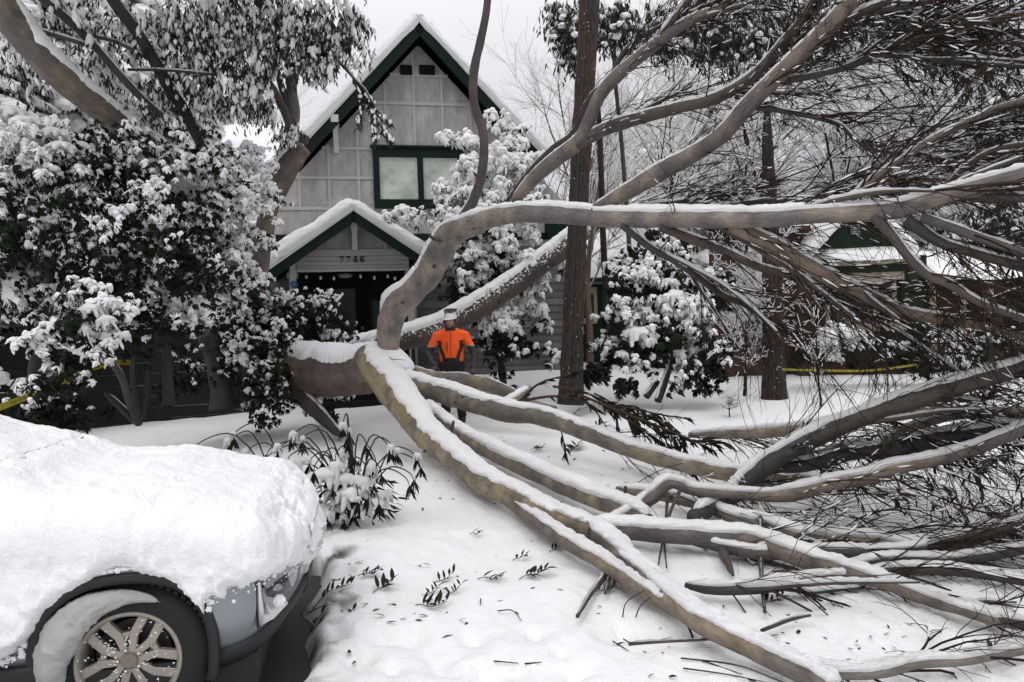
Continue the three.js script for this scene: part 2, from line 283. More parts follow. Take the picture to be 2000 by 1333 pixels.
  // attic vents
  for (const [x0, x1] of [[781, 805], [818, 849]]) {
    const a = hu(x0, 128), b = hu(x1, 148), w = b[0] - a[0], h = a[1] - b[1], cx = (a[0] + b[0]) / 2, cy = (a[1] + b[1]) / 2;
    const v = add(house, 'attic_vent', boxG(w, h, 0.04, cx, cy, 0.035), M.dark);
    const f = new MB(); for (const [ww, hh, dx, dy] of [[w + 0.14, 0.06, 0, h / 2 + 0.03], [w + 0.14, 0.06, 0, -h / 2 - 0.03], [0.06, h, -w / 2 - 0.03, 0], [0.06, h, w / 2 + 0.03, 0]]) f.geo(boxG(ww, hh, 0.06, cx + dx, cy + dy, 0.05)); f.build('vent_frame', M.trim, v);
    for (let k = 0; k < 4; k++) add(v, 'louvre', boxG(w, 0.012, 0.05, cx, cy - h / 2 + (k + 0.5) * h / 4, 0.06), M.dark);
  }
  // upper window: two panes in a broad dark green frame
  {
    const w = win.r - win.l, h = win.t - win.b, cx = (win.l + win.r) / 2, cy = (win.t + win.b) / 2, o = add(house, 'window', (() => { const f = new MB(); const T1 = 0.20; f.geo(boxG(w, T1, 0.09, cx, win.t - T1 / 2, 0.06)); f.geo(boxG(w, T1, 0.09, cx, win.b + T1 / 2, 0.06)); for (const s of [-1, 1]) f.geo(boxG(T1 * 0.72, h - 2 * T1, 0.09, cx + s * (w / 2 - T1 * 0.36), cy, 0.06)); const m = hu(821, 350)[0]; f.geo(boxG(0.13, h - 2 * T1, 0.08, m, cy, 0.06)); f.geo(boxG(w + 0.1, 0.05, 0.14, cx, win.t + 0.025, 0.09)); return f.make(); })(), M.green);
    const m = hu(821, 350)[0];
    for (const [a, b] of [[win.l + 0.145, m - 0.065], [m + 0.065, win.r - 0.145]]) {
      add(o, 'glass', boxG(b - a, h - 0.4, 0.006, (a + b) / 2, cy, 0.055), M.glass);
      add(o, 'curtain', boxG(b - a + 0.02, h - 0.38, 0.02, (a + b) / 2, cy, 0.012), M.curtain);
      const f = new MB(); for (const [ww, hh, dx, dy] of [[b - a, 0.03, 0, h / 2 - 0.215], [b - a, 0.03, 0, -h / 2 + 0.215], [0.03, h - 0.46, -(b - a) / 2 + 0.015, 0], [0.03, h - 0.46, (b - a) / 2 - 0.015, 0]]) f.geo(boxG(ww, hh, 0.03, (a + b) / 2 + dx, cy + dy, 0.068)); f.build('sash', M.trim, o);
    }
  }
  // roof: two slabs, barge boards, pale drip edge, brackets, snow
  const roof = add(house, 'roof', mergeGeometries([bar(lu, eave, mid, py, th, -roofD, OV), bar(mid, py, 2 * mid - lu, eave, th, -roofD, OV)].map((g) => g.toNonIndexed ? (g.index ? g.toNonIndexed() : g) : g)), M.green);
  for (const s of [-1, 1]) {
    const e = mid + s * half, off = 0.16; const b = s < 0 ? bar(e, eave - off, mid, py - off, 0.26, OV - 0.05, OV + 0.004) : bar(mid, py - off, e, eave - off, 0.26, OV - 0.05, OV + 0.004);
    add(house, 'barge_board', b, M.green);
    add(house, 'drip_edge', s < 0 ? bar(e, eave, mid, py, 0.05, OV + 0.003, OV + 0.03) : bar(mid, py, e, eave, 0.05, OV + 0.003, OV + 0.03), M.pale);
  }
  const sn = new MB(); roofSnow(sn, mid - half - 0.05, eave + 0.03, mid, py + 0.0, 0.22, OV, -roofD, 1, true); roofSnow(sn, mid + half + 0.05, eave + 0.03, mid, py + 0.0, 0.16, OV, -roofD, 1, true); sn.build('roof_snow', M.snow, house).geometry.translate(H0.x, H0.y, H0.z);
  {
    const [bu, by] = hu(655, 245), [, b2] = hu(652, 300);
    const b = new MB(); b.geo(boxG(0.16, 0.16, 0.62, bu, by, 0.26)); b.geo(boxG(0.12, by - b2, 0.09, bu, (by + b2) / 2, 0.06)); const k = boxG(0.10, 0.7, 0.09).rotateX(0.72).translate(bu, by - 0.27, 0.26); b.geo(k); const g = b.make(); add(house, 'bracket', g, M.pale);
    add(house, 'bracket', g.clone().translate(2 * (mid - bu), 0, 0), M.pale);
  }
  // lower storey: clapboards one by one, from the ground up to the dark band, left of the porch and right of it
  const lowR = wr, lowT = bandTop - 0.16;
  add(house, 'band', prism([[wl - 0.02, lowT], [wallR, lowT], [wallR, bandTop], [wl - 0.02, bandTop]], -0.1, 0.05), M.green);
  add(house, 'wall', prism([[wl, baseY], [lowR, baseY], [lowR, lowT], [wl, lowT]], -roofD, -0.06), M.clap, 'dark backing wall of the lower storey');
  const ch = 0.175, boards = Math.floor((lowT - baseY) / ch);
  const prL = hu(575, 560)[0], prR = hu(800, 560)[0];
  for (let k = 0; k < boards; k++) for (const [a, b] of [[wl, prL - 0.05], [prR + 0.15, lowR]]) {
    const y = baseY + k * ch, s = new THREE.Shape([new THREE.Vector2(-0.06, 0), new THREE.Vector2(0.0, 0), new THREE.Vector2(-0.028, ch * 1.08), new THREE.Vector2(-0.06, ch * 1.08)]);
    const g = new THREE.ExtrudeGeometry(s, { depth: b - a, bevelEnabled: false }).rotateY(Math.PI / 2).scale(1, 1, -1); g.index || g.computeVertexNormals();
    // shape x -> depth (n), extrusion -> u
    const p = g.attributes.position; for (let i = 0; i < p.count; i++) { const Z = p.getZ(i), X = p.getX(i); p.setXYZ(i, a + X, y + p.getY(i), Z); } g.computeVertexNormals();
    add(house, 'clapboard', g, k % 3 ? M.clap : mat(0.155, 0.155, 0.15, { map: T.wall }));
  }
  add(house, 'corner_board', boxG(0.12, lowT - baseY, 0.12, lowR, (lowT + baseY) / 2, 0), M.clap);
  // a low snowy roof over the right end of the lower storey
  const lr = new MB(); lr.geo(prism([[wallR - 0.6, lowT + 0.02], [lowR + 0.35, lowT + 0.02], [lowR + 0.35, lowT + 0.14], [wallR - 0.6, lowT + 0.62]], -roofD, 0.4)); lr.build('side_roof', M.green, house).geometry.translate(H0.x, H0.y, H0.z);
  const ls = new MB(); roofSnow(ls, lowR + 0.4, lowT + 0.14, wallR - 0.6, lowT + 0.64, 0.2, 0.4, -roofD, 1); ls.build('side_roof_snow', M.snow, house).geometry.translate(H0.x, H0.y, H0.z);
  // left wing: snowy roof plane that faces the street
  {
    const n0 = -2.2, [a0, yT] = hu(413, 249, -4.6), [, yB] = hu(420, 345, n0), a1 = mid - half * 0.72;
    const w = new MB(); w.geo(boxG(a1 - a0 - 0.3, yB - baseY, 5, (a0 + a1) / 2 + 0.15, (yB + baseY) / 2, n0 - 2.9)); w.build('wing_wall', M.wall, house).geometry.translate(H0.x, H0.y, H0.z);
    const sg = new MB(); sg.grid(40, 30, (i, j) => { const t = j / 29, e = Math.min(1, Math.min(i, 39 - i) / 1.5, j / 1.5 + 0.2); const u = a0 + (a1 - a0) * i / 39, n = n0 + 0.3 + (-4.6 - n0 - 0.3) * t; return [V(u, yB - 0.1 + (yT - yB) * t + 0.24 * e + 0.04 * fbm(u * 1.5, t * 4, 2, 3) - (e < 0.5 ? 0.1 : 0), n), u, n]; });
    sg.build('wing_roof_snow', M.snow, house).geometry.translate(H0.x, H0.y, H0.z);
    const rf = new MB(); rf.geo(new THREE.ExtrudeGeometry(new THREE.Shape([new THREE.Vector2(n0 + 0.3, yB - 0.2), new THREE.Vector2(-4.6, yT - 0.1), new THREE.Vector2(-7.4, yB - 0.2)]), { depth: a1 - a0, bevelEnabled: false })); const p = rf.p; for (let i = 0; i < p.length; i += 3) { const n = p[i], u = p[i + 2]; p[i] = a0 + u; p[i + 2] = n; } rf.build('wing_roof', M.green, house).geometry.translate(H0.x, H0.y, H0.z);
  }
  // ------------------------------------------------------------ porch
  const PN = 2.2, up = (x, y) => hu(x, y, PN);
  const [au, ay] = up(690, 408), [elu, ely] = up(513, 532), ps = (ay - ely) / (au - elu), ph = au - elu;
  const pr = new MB(); pr.geo(bar(elu, ely, au, ay, 0.07, -0.1, PN)); pr.geo(bar(au, ay, au + ph, ely, 0.07, -0.1, PN)); pr.build('porch_roof', M.green, house).geometry.translate(H0.x, H0.y, H0.z);
  for (const s of [-1, 1]) {
    const e = au + s * ph;
    add(house, 'porch_barge_board', s < 0 ? bar(e, ely - 0.13, au, ay - 0.13, 0.2, PN - 0.06, PN + 0.004) : bar(au, ay - 0.13, e, ely - 0.13, 0.2, PN - 0.06, PN + 0.004), M.green);
    add(house, 'porch_drip_edge', s < 0 ? bar(e, ely - 0.01, au, ay - 0.01, 0.05, PN + 0.003, PN + 0.03) : bar(au, ay - 0.01, e, ely - 0.01, 0.05, PN + 0.003, PN + 0.03), M.pale);
  }
  const psn = new MB(); roofSnow(psn, elu - 0.05, ely + 0.02, au, ay + 0.02, 0.24, PN, -0.02, 1.3, true); roofSnow(psn, au + ph + 0.05, ely + 0.02, au, ay + 0.02, 0.2, PN, -0.02, 1.3, true); psn.build('porch_snow', M.snow, house).geometry.translate(H0.x, H0.y, H0.z);
  // pediment and beam stand 0.35 m behind the barge boards
  const BN = PN - 0.72, pl = hu(578, 515, BN), prr = hu(798, 512, BN), bY = hu(690, 527, BN)[1], bT = hu(690, 501, BN)[1];
  const gyp = (u) => ay - ps * Math.abs(u - au) - 0.12;
  add(house, 'pediment', prism([[pl[0] - 0.35, bT], [prr[0] + 0.35, bT], [prr[0] + 0.35, Math.max(bT + 0.01, gyp(prr[0] + 0.35))], [au, ay - 0.12], [pl[0] - 0.35, Math.max(bT + 0.01, gyp(pl[0] - 0.35))]], BN - 0.06, BN), M.wall);
  for (const [y0, y1] of [[bY, bY + (bT - bY) * 0.33], [bY + (bT - bY) * 0.33, bY + (bT - bY) * 0.66], [bY + (bT - bY) * 0.66, bT]]) add(house, 'beam_board', boxG(prr[0] - pl[0], y1 - y0 - 0.008, 0.12, (pl[0] + prr[0]) / 2, (y0 + y1) / 2, BN - 0.03 + (y1 - bY) * -0.02), M.trim);
  add(house, 'beam_edge', boxG(prr[0] - pl[0], 0.03, 0.18, (pl[0] + prr[0]) / 2, bY - 0.016, BN - 0.02), M.pale);
  add(house, 'pediment_rail', boxG(prr[0] - pl[0] + 0.3, 0.13, 0.05, (pl[0] + prr[0]) / 2, bT + 0.07, BN + 0.026), M.trim);
  for (const x of [622, 690, 752]) { const [u] = hu(x, 480, BN), y1 = gyp(u) - 0.02; add(house, 'pediment_batten', boxG(0.07, y1 - bT - 0.14, 0.04, u, (y1 + bT + 0.14) / 2, BN + 0.021), M.trim); }
  { const b = new MB(), k0 = hu(687, 434, BN + 0.4), k1 = hu(687, 480, BN + 0.1), kh = k0[1] - k1[1]; b.geo(boxG(0.13, 0.13, 0.5, au, k0[1] - 0.06, BN + 0.25)); b.geo(boxG(0.1, kh, 0.09).rotateX(0.25).translate(au, k0[1] - 0.1 - kh / 2, BN + 0.17)); b.build('king_post', M.pale, house).geometry.translate(H0.x, H0.y, H0.z); }
  // house number
  const { FontLoader } = await import('three/addons/loaders/FontLoader.js'), { TextGeometry } = await import('three/addons/geometries/TextGeometry.js');
  const font = await new FontLoader().loadAsync('fonts/droid/droid_serif_bold.typeface.json');
  const nl = hu(661, 507, BN)[0], nr = hu(714, 507, BN)[0], ny = hu(690, 513, BN)[1];
  ['7', '7', '4', '6'].forEach((c, k) => { const g = new TextGeometry(c, { font, size: 0.125, depth: 0.025, curveSegments: 4, bevelEnabled: false }); add(house, 'house_number', g.translate(nl + (nr - nl) * (k + 0.1) / 4, ny, BN + 0.032), M.dark); });
  // posts, floor, steps, back wall, door
  const fl = 0.95, post = (u) => { const b = new MB(); b.geo(rboxG(0.14, bY - fl, 0.14, 0.01, u, (bY + fl) / 2, BN - 0.03)); b.geo(boxG(0.2, 0.1, 0.2, u, bY - 0.1, BN - 0.03)); b.build('porch_post', M.trim, house).geometry.translate(H0.x, H0.y, H0.z); };
  post(pl[0] - 0.08); post(prr[0] + 0.02);
  { const g = new MB(); const cp = hu(569, 506, BN + 0.3); g.geo(boxG(0.13, 0.13, 0.5, cp[0], cp[1], BN + 0.15)); g.geo(boxG(0.11, 0.5, 0.09, cp[0], cp[1] - 0.3, BN + 0.1)); g.build('porch_bracket', M.pale, house).geometry.translate(H0.x, H0.y, H0.z); }
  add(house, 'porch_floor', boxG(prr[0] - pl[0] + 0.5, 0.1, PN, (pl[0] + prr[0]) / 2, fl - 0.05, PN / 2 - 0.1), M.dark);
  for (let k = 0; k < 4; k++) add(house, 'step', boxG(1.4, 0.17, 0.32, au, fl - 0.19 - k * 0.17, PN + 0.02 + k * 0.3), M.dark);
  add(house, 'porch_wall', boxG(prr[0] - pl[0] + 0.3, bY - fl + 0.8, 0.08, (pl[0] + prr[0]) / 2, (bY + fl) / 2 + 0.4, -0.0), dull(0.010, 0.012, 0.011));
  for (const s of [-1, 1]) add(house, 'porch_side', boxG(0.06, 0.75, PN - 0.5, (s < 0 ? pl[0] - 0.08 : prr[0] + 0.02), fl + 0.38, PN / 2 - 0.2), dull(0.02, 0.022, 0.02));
  const d0 = hu(604, 560), d1 = hu(722, 560), dy = hu(660, 536)[1];
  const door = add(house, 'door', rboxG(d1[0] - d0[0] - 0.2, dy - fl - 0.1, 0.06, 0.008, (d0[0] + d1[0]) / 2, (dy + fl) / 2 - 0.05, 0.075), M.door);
  const df = new MB(); for (const s of [-1, 1]) df.geo(boxG(0.1, dy - fl, 0.1, (s < 0 ? d0[0] + 0.05 : d1[0] - 0.05), (dy + fl) / 2, 0.09)); df.geo(boxG(d1[0] - d0[0] - 0.2, 0.1, 0.1, (d0[0] + d1[0]) / 2, dy - 0.05, 0.09)); df.build('door_frame', dull(0.010, 0.005, 0.004), door).geometry.translate(H0.x, H0.y, H0.z);
  add(door, 'door_glass', boxG((d1[0] - d0[0]) * 0.5, (dy - fl) * 0.45, 0.02, (d0[0] + d1[0]) / 2, fl + (dy - fl) * 0.62, 0.11), new THREE.MeshPhysicalMaterial({ color: rgb(0.012, 0.014, 0.014), roughness: 0.15, specularIntensity: 0.4 }));
  add(door, 'door_handle', new THREE.SphereGeometry(0.04, 10, 8).translate(d1[0] - 0.2, fl + 0.95, 0.15), mat(0.3, 0.26, 0.2, { metalness: 0.8, roughness: 0.4 }));
  const sw0 = hu(728, 600)[0], sw1 = hu(790, 600)[0];
  const sw = add(house, 'porch_window', boxG(sw1 - sw0, 0.9, 0.04, (sw0 + sw1) / 2, fl + 1.1, 0.06), new THREE.MeshPhysicalMaterial({ color: rgb(0.015, 0.017, 0.018), roughness: 0.15, specularIntensity: 0.4 }));
  { const f = new MB(), w = sw1 - sw0, c = (sw0 + sw1) / 2; for (const [ww, hh, dx, dyy] of [[w + 0.16, 0.08, 0, 0.49], [w + 0.16, 0.08, 0, -0.49], [0.08, 0.9, -w / 2 - 0.04, 0], [0.08, 0.9, w / 2 + 0.04, 0]]) f.geo(boxG(ww, hh, 0.05, c + dx, fl + 1.1 + dyy, 0.07)); f.build('window_frame', dull(0.03, 0.03, 0.028), sw).geometry.translate(H0.x, H0.y, H0.z); }
  // wreath, lights, hanging ornament, porch lamp: things of their own
  const toWorld = (u, y, n) => house.localToWorld(V(u, y, n)); house.updateMatrixWorld(true);
  const [wu, wy] = hu(745, 566, 0.2), wre = thing('wreath', 'dark round wreath hanging on the porch wall beside the door', 'wreath', toWorld(wu, wy, 0.12));
  seed = 5; { const g = new MB(); for (let k = 0; k < 160; k++) { const a = rnd() * 6.283, r = 0.19 + gauss() * 0.03, c = V(Math.cos(a) * r, Math.sin(a) * r, gauss() * 0.03), d = V(gauss(), gauss(), gauss()).normalize().multiplyScalar(0.07); g.tube([c, c.clone().addScaledVector(d, 0.5), c.clone().add(d)], [0.008, 0.012, 0.002], 4); } g.build('wreath_foliage', M.needle, wre).geometry.translate(wre.position.x, wre.position.y, wre.position.z); wre.rotation.y = YAW; }
  const lx = [598, 626, 652, 704, 731, 757, 771], lpts = lx.map((x, k) => { const [u, y] = hu(x, [541, 543, 544, 540, 543, 540, 544][k], BN - 0.25); return toWorld(u, y, BN - 0.25); });
  const ls2 = thing('light_string', 'string of small white bulbs hung under the porch beam', 'string lights', lpts[0]);
  { const c = new MB(); c.tube(new THREE.CatmullRomCurve3(lpts.map((p) => p.clone().add(V(0, 0.05, 0)))).getPoints(40), Array(41).fill(0.005), 4); c.build('cable', M.dark, ls2); for (const p of lpts) { const g = new THREE.SphereGeometry(0.028, 10, 8).scale(1, 1.5, 1).translate(p.x, p.y, p.z); add(ls2, 'bulb', placeIn(ls2, g), mat(0.7, 0.7, 0.66, { roughness: 0.3 })); } }
  const lamp = thing('porch_lamp', 'small pale ceiling lamp above the front door', 'lamp', toWorld(...hu(674, 538, 0.8), 0.8));
  add(lamp, 'shade', new THREE.LatheGeometry([[0, -0.06], [0.1, -0.055], [0.16, -0.01], [0.15, 0.03], [0.05, 0.05], [0, 0.05]].map(([a, b]) => new THREE.Vector2(a, b)), 20), mat(0.3, 0.3, 0.28)); add(lamp, 'stem', new THREE.CylinderGeometry(0.02, 0.02, 0.25, 8).translate(0, 0.17, 0), M.dark);
  const orn = thing('hanging_ornament', 'blue glass ball hanging beside the porch post', 'ornament', toWorld(...hu(574, 556, PN - 0.2), PN - 0.2));
  add(orn, 'ball', new THREE.SphereGeometry(0.075, 16, 12), mat(0.02, 0.07, 0.2, { roughness: 0.25 })); add(orn, 'cord', new THREE.CylinderGeometry(0.004, 0.004, 0.3, 5).translate(0, 0.2, 0), M.dark);
}
// ---------------------------------------------------------------- wood: limbs laid along traced lines, with snow lying on them
const BARK = { tan: [0.40, 0.315, 0.21], grey: [0.20, 0.172, 0.145], dark: [0.10, 0.085, 0.072], umber: [0.20, 0.135, 0.085], red: [0.105, 0.068, 0.05] };
function barkColour(base, s = 1) {
  return (x, y, z) => {
    const a = fbm(x * 2.2 * s, y * 2.2 * s + 4, z * 2.2 * s, 3), b = fbm(x * 9 * s, y * 5 * s, z * 9 * s, 2), k = sstep(a + 0.45 * b, -0.1, 0.16), w = 0.92 + 0.26 * b + 0.16 * fbm(x * 21 * s, y * 30 * s, z * 21 * s, 2);
    const g = [base[0] * 0.58 + 0.025, base[1] * 0.62 + 0.025, base[2] * 0.72 + 0.025];
    return [lerp(g[0], base[0], k) * w, lerp(g[1], base[1], k) * w, lerp(g[2], base[2], k) * w];
  };
}
// [[x, y, width, depth], ...] in pixels of the view and metres -> points and radii
function trace(list, step = 0.07, wob = 0.05, lift = false) {
  if (lift) list = list.map(([x, y, w, d]) => { for (let i = 0; i < 60; i++) { const p = at(x, y, d), r = w / 2 * d / LENS; if (p.y > gh(p.x, p.z) + r * 1.25 + 0.035) break; d *= 0.988; } return [x, y, w, d]; }); // never under the ground
  const P = list.map(([x, y, w, d]) => at(x, y, d)), R = list.map(([, , w, d]) => w / 2 * d / LENS), c = new THREE.CatmullRomCurve3(P, false, 'centripetal');
  let L = 0; for (let i = 1; i < P.length; i++) L += P[i].distanceTo(P[i - 1]);
  const n = Math.max(6, Math.ceil(L / step)), pts = [], rad = [], q = rnd() * 100;
  for (let i = 0; i <= n; i++) { const t = i / n, k = Math.min(P.length - 2, Math.floor(t * (P.length - 1))), f = t * (P.length - 1) - k; pts.push(c.getPoint(t)); rad.push(lerp(R[k], R[k + 1], f * f * (3 - 2 * f)) * (1 + wob * noise(q, t * L * 3.1, 1) + 0.5 * wob * noise(q, t * L * 9, 5))); }
  return { pts, rad, L };
}
function snowCap(mb, pts, rad, { amount = 1, half = 1.15, thick = 0.5, ragged = 0.3, extra = 0 } = {}) {
  // finer rings than the wood: resample
  const c = new THREE.CatmullRomCurve3(pts), L = c.getLength(), n = clamp(Math.ceil(L / 0.028), 12, 420), P = [], R = [], q = rnd() * 50, K = 15;
  for (let i = 0; i <= n; i++) { const t = i / n, f = t * (rad.length - 1), k = Math.min(rad.length - 2, Math.floor(f)); P.push(c.getPoint(t)); R.push(lerp(rad[k], rad[k + 1], f - k)); }
  const t = V(), u = V(), b = V();
  mb.grid(K, n + 1, (i, j) => {
    const s = j / n * L; t.subVectors(P[Math.min(n, j + 1)], P[Math.max(0, j - 1)]).normalize(); u.copy(UP).addScaledVector(t, -t.y);
    const flat = u.length(); u.normalize(); b.crossVectors(t, u);
    const e = sstep(Math.min(s, L - s), 0, 0.12), cov = amount * sstep(flat, 0.25, 0.75) * e, side = i / (K - 1) * 2 - 1;
    const big = fbm(q, s * 1.7, 2, 2), fine = fbm(q + 9 * Math.sign(side), s * 8 + 3 * side, 4, 3), tiny = noise(q + 5 * Math.sign(side), s * 34, 8);
    const hole = sstep(fbm(q + 3, s * 2.3, side * 0.8, 3), -0.55 + 0.5 * (1 - amount), -0.15 + 0.5 * (1 - amount)), lum = 0.5 + 0.5 * hole;
    const a = half * Math.min(1, 0.35 + 0.75 * cov) * (0.72 + 0.28 * hole) * (1 + 0.25 * big + ragged * (0.6 * fine + 0.2 * tiny)) * side, dome = Math.pow(Math.max(0, 1 - side * side), 0.55);
    const hgt = (R[j] * thick + extra + 0.012) * cov * dome * lum * (0.9 + 0.45 * big + 0.22 * fine) - (cov < 0.05 || Math.abs(side) > 0.99 ? 0.012 : 0.0) + dome * (0.007 * tiny + 0.010 * fbm(s * 17, side * 4, q, 2));
    const r = R[j] * 1.01 + hgt;
    return [P[j].clone().addScaledVector(u, Math.cos(a) * r).addScaledVector(b, Math.sin(a) * r), s / 0.6, side];
  });
}
const limbs = []; // of the fallen tree, for twigs
function limb(tree, name, list, o = {}) {
  const lowLimb = list[0][1] > 760 || list[list.length - 1][1] > 700;
  if (o.snow !== 0) list = list.map(([x, y, w, d]) => [x, y + 0.05 * w, w * (name === 'trunk' ? 0.95 : list[list.length - 1][1] < 450 && list[0][1] < 720 ? (list[0][0] < 800 ? [0.8, 0.8, 0.85, 0.86, 0.84, 0.84, 0.84, 0.82, 0.76, 0.68, 0.66][Math.min(10, list.findIndex((q) => q[0] === x && q[1] === y))] : 0.66) : 0.94), d]);
  const { pts, rad, L } = trace(list, o.step, o.wob, true), r0 = rad[0], mb = new MB();
  const near = list[0][3] < 8.5, sides = r0 > 0.06 ? 18 : r0 > 0.025 ? 11 : 7;
  const cb = o.col ?? BARK.tan, lift = cb[0] > 0.2 ? 1.28 : 1; mb.tube(pts, rad, sides, barkColour(cb.map((v, q) => v * (lift === 1 ? 1 : [1.2, 1.26, 1.4][q]))), 0.45, true, (a, s, p) => 1 + 0.045 * noise(p.x * 17 + Math.cos(a) * 2.5, p.y * 17, p.z * 17 + Math.sin(a) * 2.5) + 0.07 * noise(p.x * 6 + Math.cos(a) * 1.5, p.y * 6 + Math.sin(a) * 1.5, p.z * 6));
  const m = mb.build(name, M.bark, tree, o.label);
  if (o.snow !== 0) { const sb = new MB(); snowCap(sb, pts, rad, { amount: o.snow ?? 1, half: Math.min(o.half ?? 0.9, lowLimb ? 0.95 : 1.2) * (name === 'trunk' ? 1.1 : lowLimb ? 0.92 : 0.85), thick: (o.thick ?? 0.34) * (name === 'trunk' ? 1 : 0.62), ragged: o.ragged ?? 0.35, extra: (o.extra ?? 0.012) * 0.6 }); const g = sb.make(); placeIn(tree, g); add(m, 'snow_cap', g, M.snow); }
  if (o.twigs !== undefined || tree === fallen) limbs.push({ pts, rad, L, twigs: o.twigs ?? 1 });
  return m;
}
seed = 21;
const fallen = thing('fallen_tree', 'large fallen eucalyptus lying across the snowy yard, its smooth tan limbs capped with snow', 'fallen tree', onGround(600, 800));
// the trunk: a thick stub that lies between the leafy bush and the fork
limb(fallen, 'trunk', [[545, 705, 62, 11.4], [575, 712, 92, 11.3], [640, 722, 104, 11.1], [700, 722, 96, 10.8], [748, 715, 84, 10.5], [800, 742, 56, 10.4]], { col: [0.235, 0.155, 0.10], snow: 1, half: 1.05, thick: 0.14, ragged: 0.25, extra: 0.04, twigs: 0 });
limb(fallen, 'root', [[556, 735, 46, 11.35], [590, 775, 36, 11.1], [625, 808, 30, 10.9], [655, 838, 24, 10.7], [668, 850, 14, 10.6]], { col: BARK.dark, snow: 0.2, twigs: 0 });
limb(fallen, 'branch', [[716, 690, 60, 10.55], [735, 712, 72, 10.4], [765, 752, 72, 10.1], [806, 806, 68, 9.6], [842, 852, 60, 9.1], [892, 892, 58, 8.5], [948, 938, 56, 7.9], [1002, 964, 54, 7.4], [1060, 996, 52, 6.9], [1112, 1018, 48, 6.5], [1165, 1036, 47, 6.2]], { col: [0.40, 0.30, 0.17], snow: 1, half: 1.02, ragged: 0.5, thick: 0.2, extra: 0.02, twigs: 0.1 });
limb(fallen, 'branch', [[1150, 1032, 44, 6.25], [1230, 1034, 42, 6.15], [1300, 1040, 42, 6.1], [1400, 1046, 42, 6.0], [1475, 1054, 44, 5.9], [1545, 1078, 42, 5.75], [1615, 1102, 38, 5.6], [1685, 1122, 35, 5.45], [1755, 1146, 31, 5.3], [1825, 1174, 27, 5.1], [1877, 1190, 24, 5.0], [1940, 1210, 24, 4.9], [2030, 1228, 20, 4.8]], { col: [0.225, 0.175, 0.13], snow: 1, half: 1.1, twigs: 0.7 });
limb(fallen, 'branch', [[905, 908, 30, 8.3], [960, 948, 34, 7.6], [1040, 1008, 36, 6.8], [1110, 1056, 36, 6.1], [1180, 1098, 36, 5.4], [1240, 1140, 35, 5.0], [1300, 1178, 33, 4.65], [1350, 1210, 28, 4.4], [1395, 1238, 20, 4.15], [1412, 1252, 9, 4.05]], { col: [0.27, 0.20, 0.13], snow: 0.8, half: 0.9, twigs: 0 });
limb(fallen, 'branch', [[1152, 1030, 34, 6.1], [1178, 1048, 40, 5.85], [1202, 1068, 42, 5.6], [1232, 1098, 44, 5.3], [1268, 1128, 47, 5.0], [1300, 1156, 49, 4.8], [1370, 1212, 50, 4.4], [1420, 1240, 50, 4.15], [1475, 1264, 50, 4.0], [1545, 1298, 50, 3.8], [1600, 1326, 48, 3.68], [1640, 1350, 44, 3.6]], { col: [0.30, 0.225, 0.145], snow: 1, half: 1.1, thick: 0.45, twigs: 0.1 });
limb(fallen, 'branch', [[1560, 1300, 26, 3.78], [1610, 1312, 26, 3.74], [1685, 1316, 25, 3.7], [1740, 1308, 26, 3.7], [1790, 1294, 25, 3.7], [1877, 1290, 23, 3.7], [1947, 1278, 22, 3.7], [2030, 1262, 22, 3.7]], { col: BARK.tan, snow: 1, twigs: 0.8 });
// hand branch and the limb below it
limb(fallen, 'branch', [[770, 716, 44, 10.6], [808, 730, 36, 11.0], [850, 740, 34, 11.3], [900, 743, 36, 11.4], [945, 750, 34, 11.3], [990, 764, 26, 11.0], [1030, 784, 20, 10.8], [1085, 800, 16, 10.6]], { col: [0.37, 0.29, 0.195], snow: 0.12, half: 0.6, twigs: 0 });
limb(fallen, 'branch', [[745, 722, 50, 10.45], [800, 748, 46, 10.3], [850, 762, 46, 10.15], [900, 776, 46, 9.95], [975, 799, 46, 9.6], [1050, 810, 40, 9.2], [1100, 825, 38, 8.9], [1140, 840, 36, 8.7], [1200, 864, 36, 8.4], [1290, 894, 36, 7.9], [1380, 914, 36, 7.5], [1470, 930, 36, 7.1], [1560, 938, 30, 6.9], [1640, 938, 24, 6.8]], { col: [0.33, 0.26, 0.17], snow: 0.9, half: 1.0, ragged: 0.5, twigs: 0.3 });
limb(fallen, 'branch', [[965, 800, 22, 9.65], [990, 790, 24, 9.6], [1020, 772, 24, 9.7], [1032, 760, 18, 9.9]], { col: BARK.tan, snow: 0.9, twigs: 0 });
limb(fallen, 'branch', [[1345, 850, 12, 8.4], [1400, 848, 20, 8.3], [1490, 844, 24, 8.1], [1590, 833, 24, 7.9], [1720, 806, 20, 7.5], [1850, 790, 14, 7.2]], { col: BARK.tan, snow: 1, twigs: 0.5 });
limb(fallen, 'branch', [[826, 792, 26, 9.95], [862, 822, 30, 9.7], [900, 850, 33, 9.4], [950, 876, 35, 9.0], [990, 897, 36, 8.7], [1080, 938, 38, 8.05], [1170, 976, 38, 7.4], [1230, 996, 34, 7.05], [1268, 1016, 26, 6.85]], { col: [0.31, 0.235, 0.15], snow: 1, half: 1.35, thick: 0.75, extra: 0.03, ragged: 0.35, twigs: 0 });
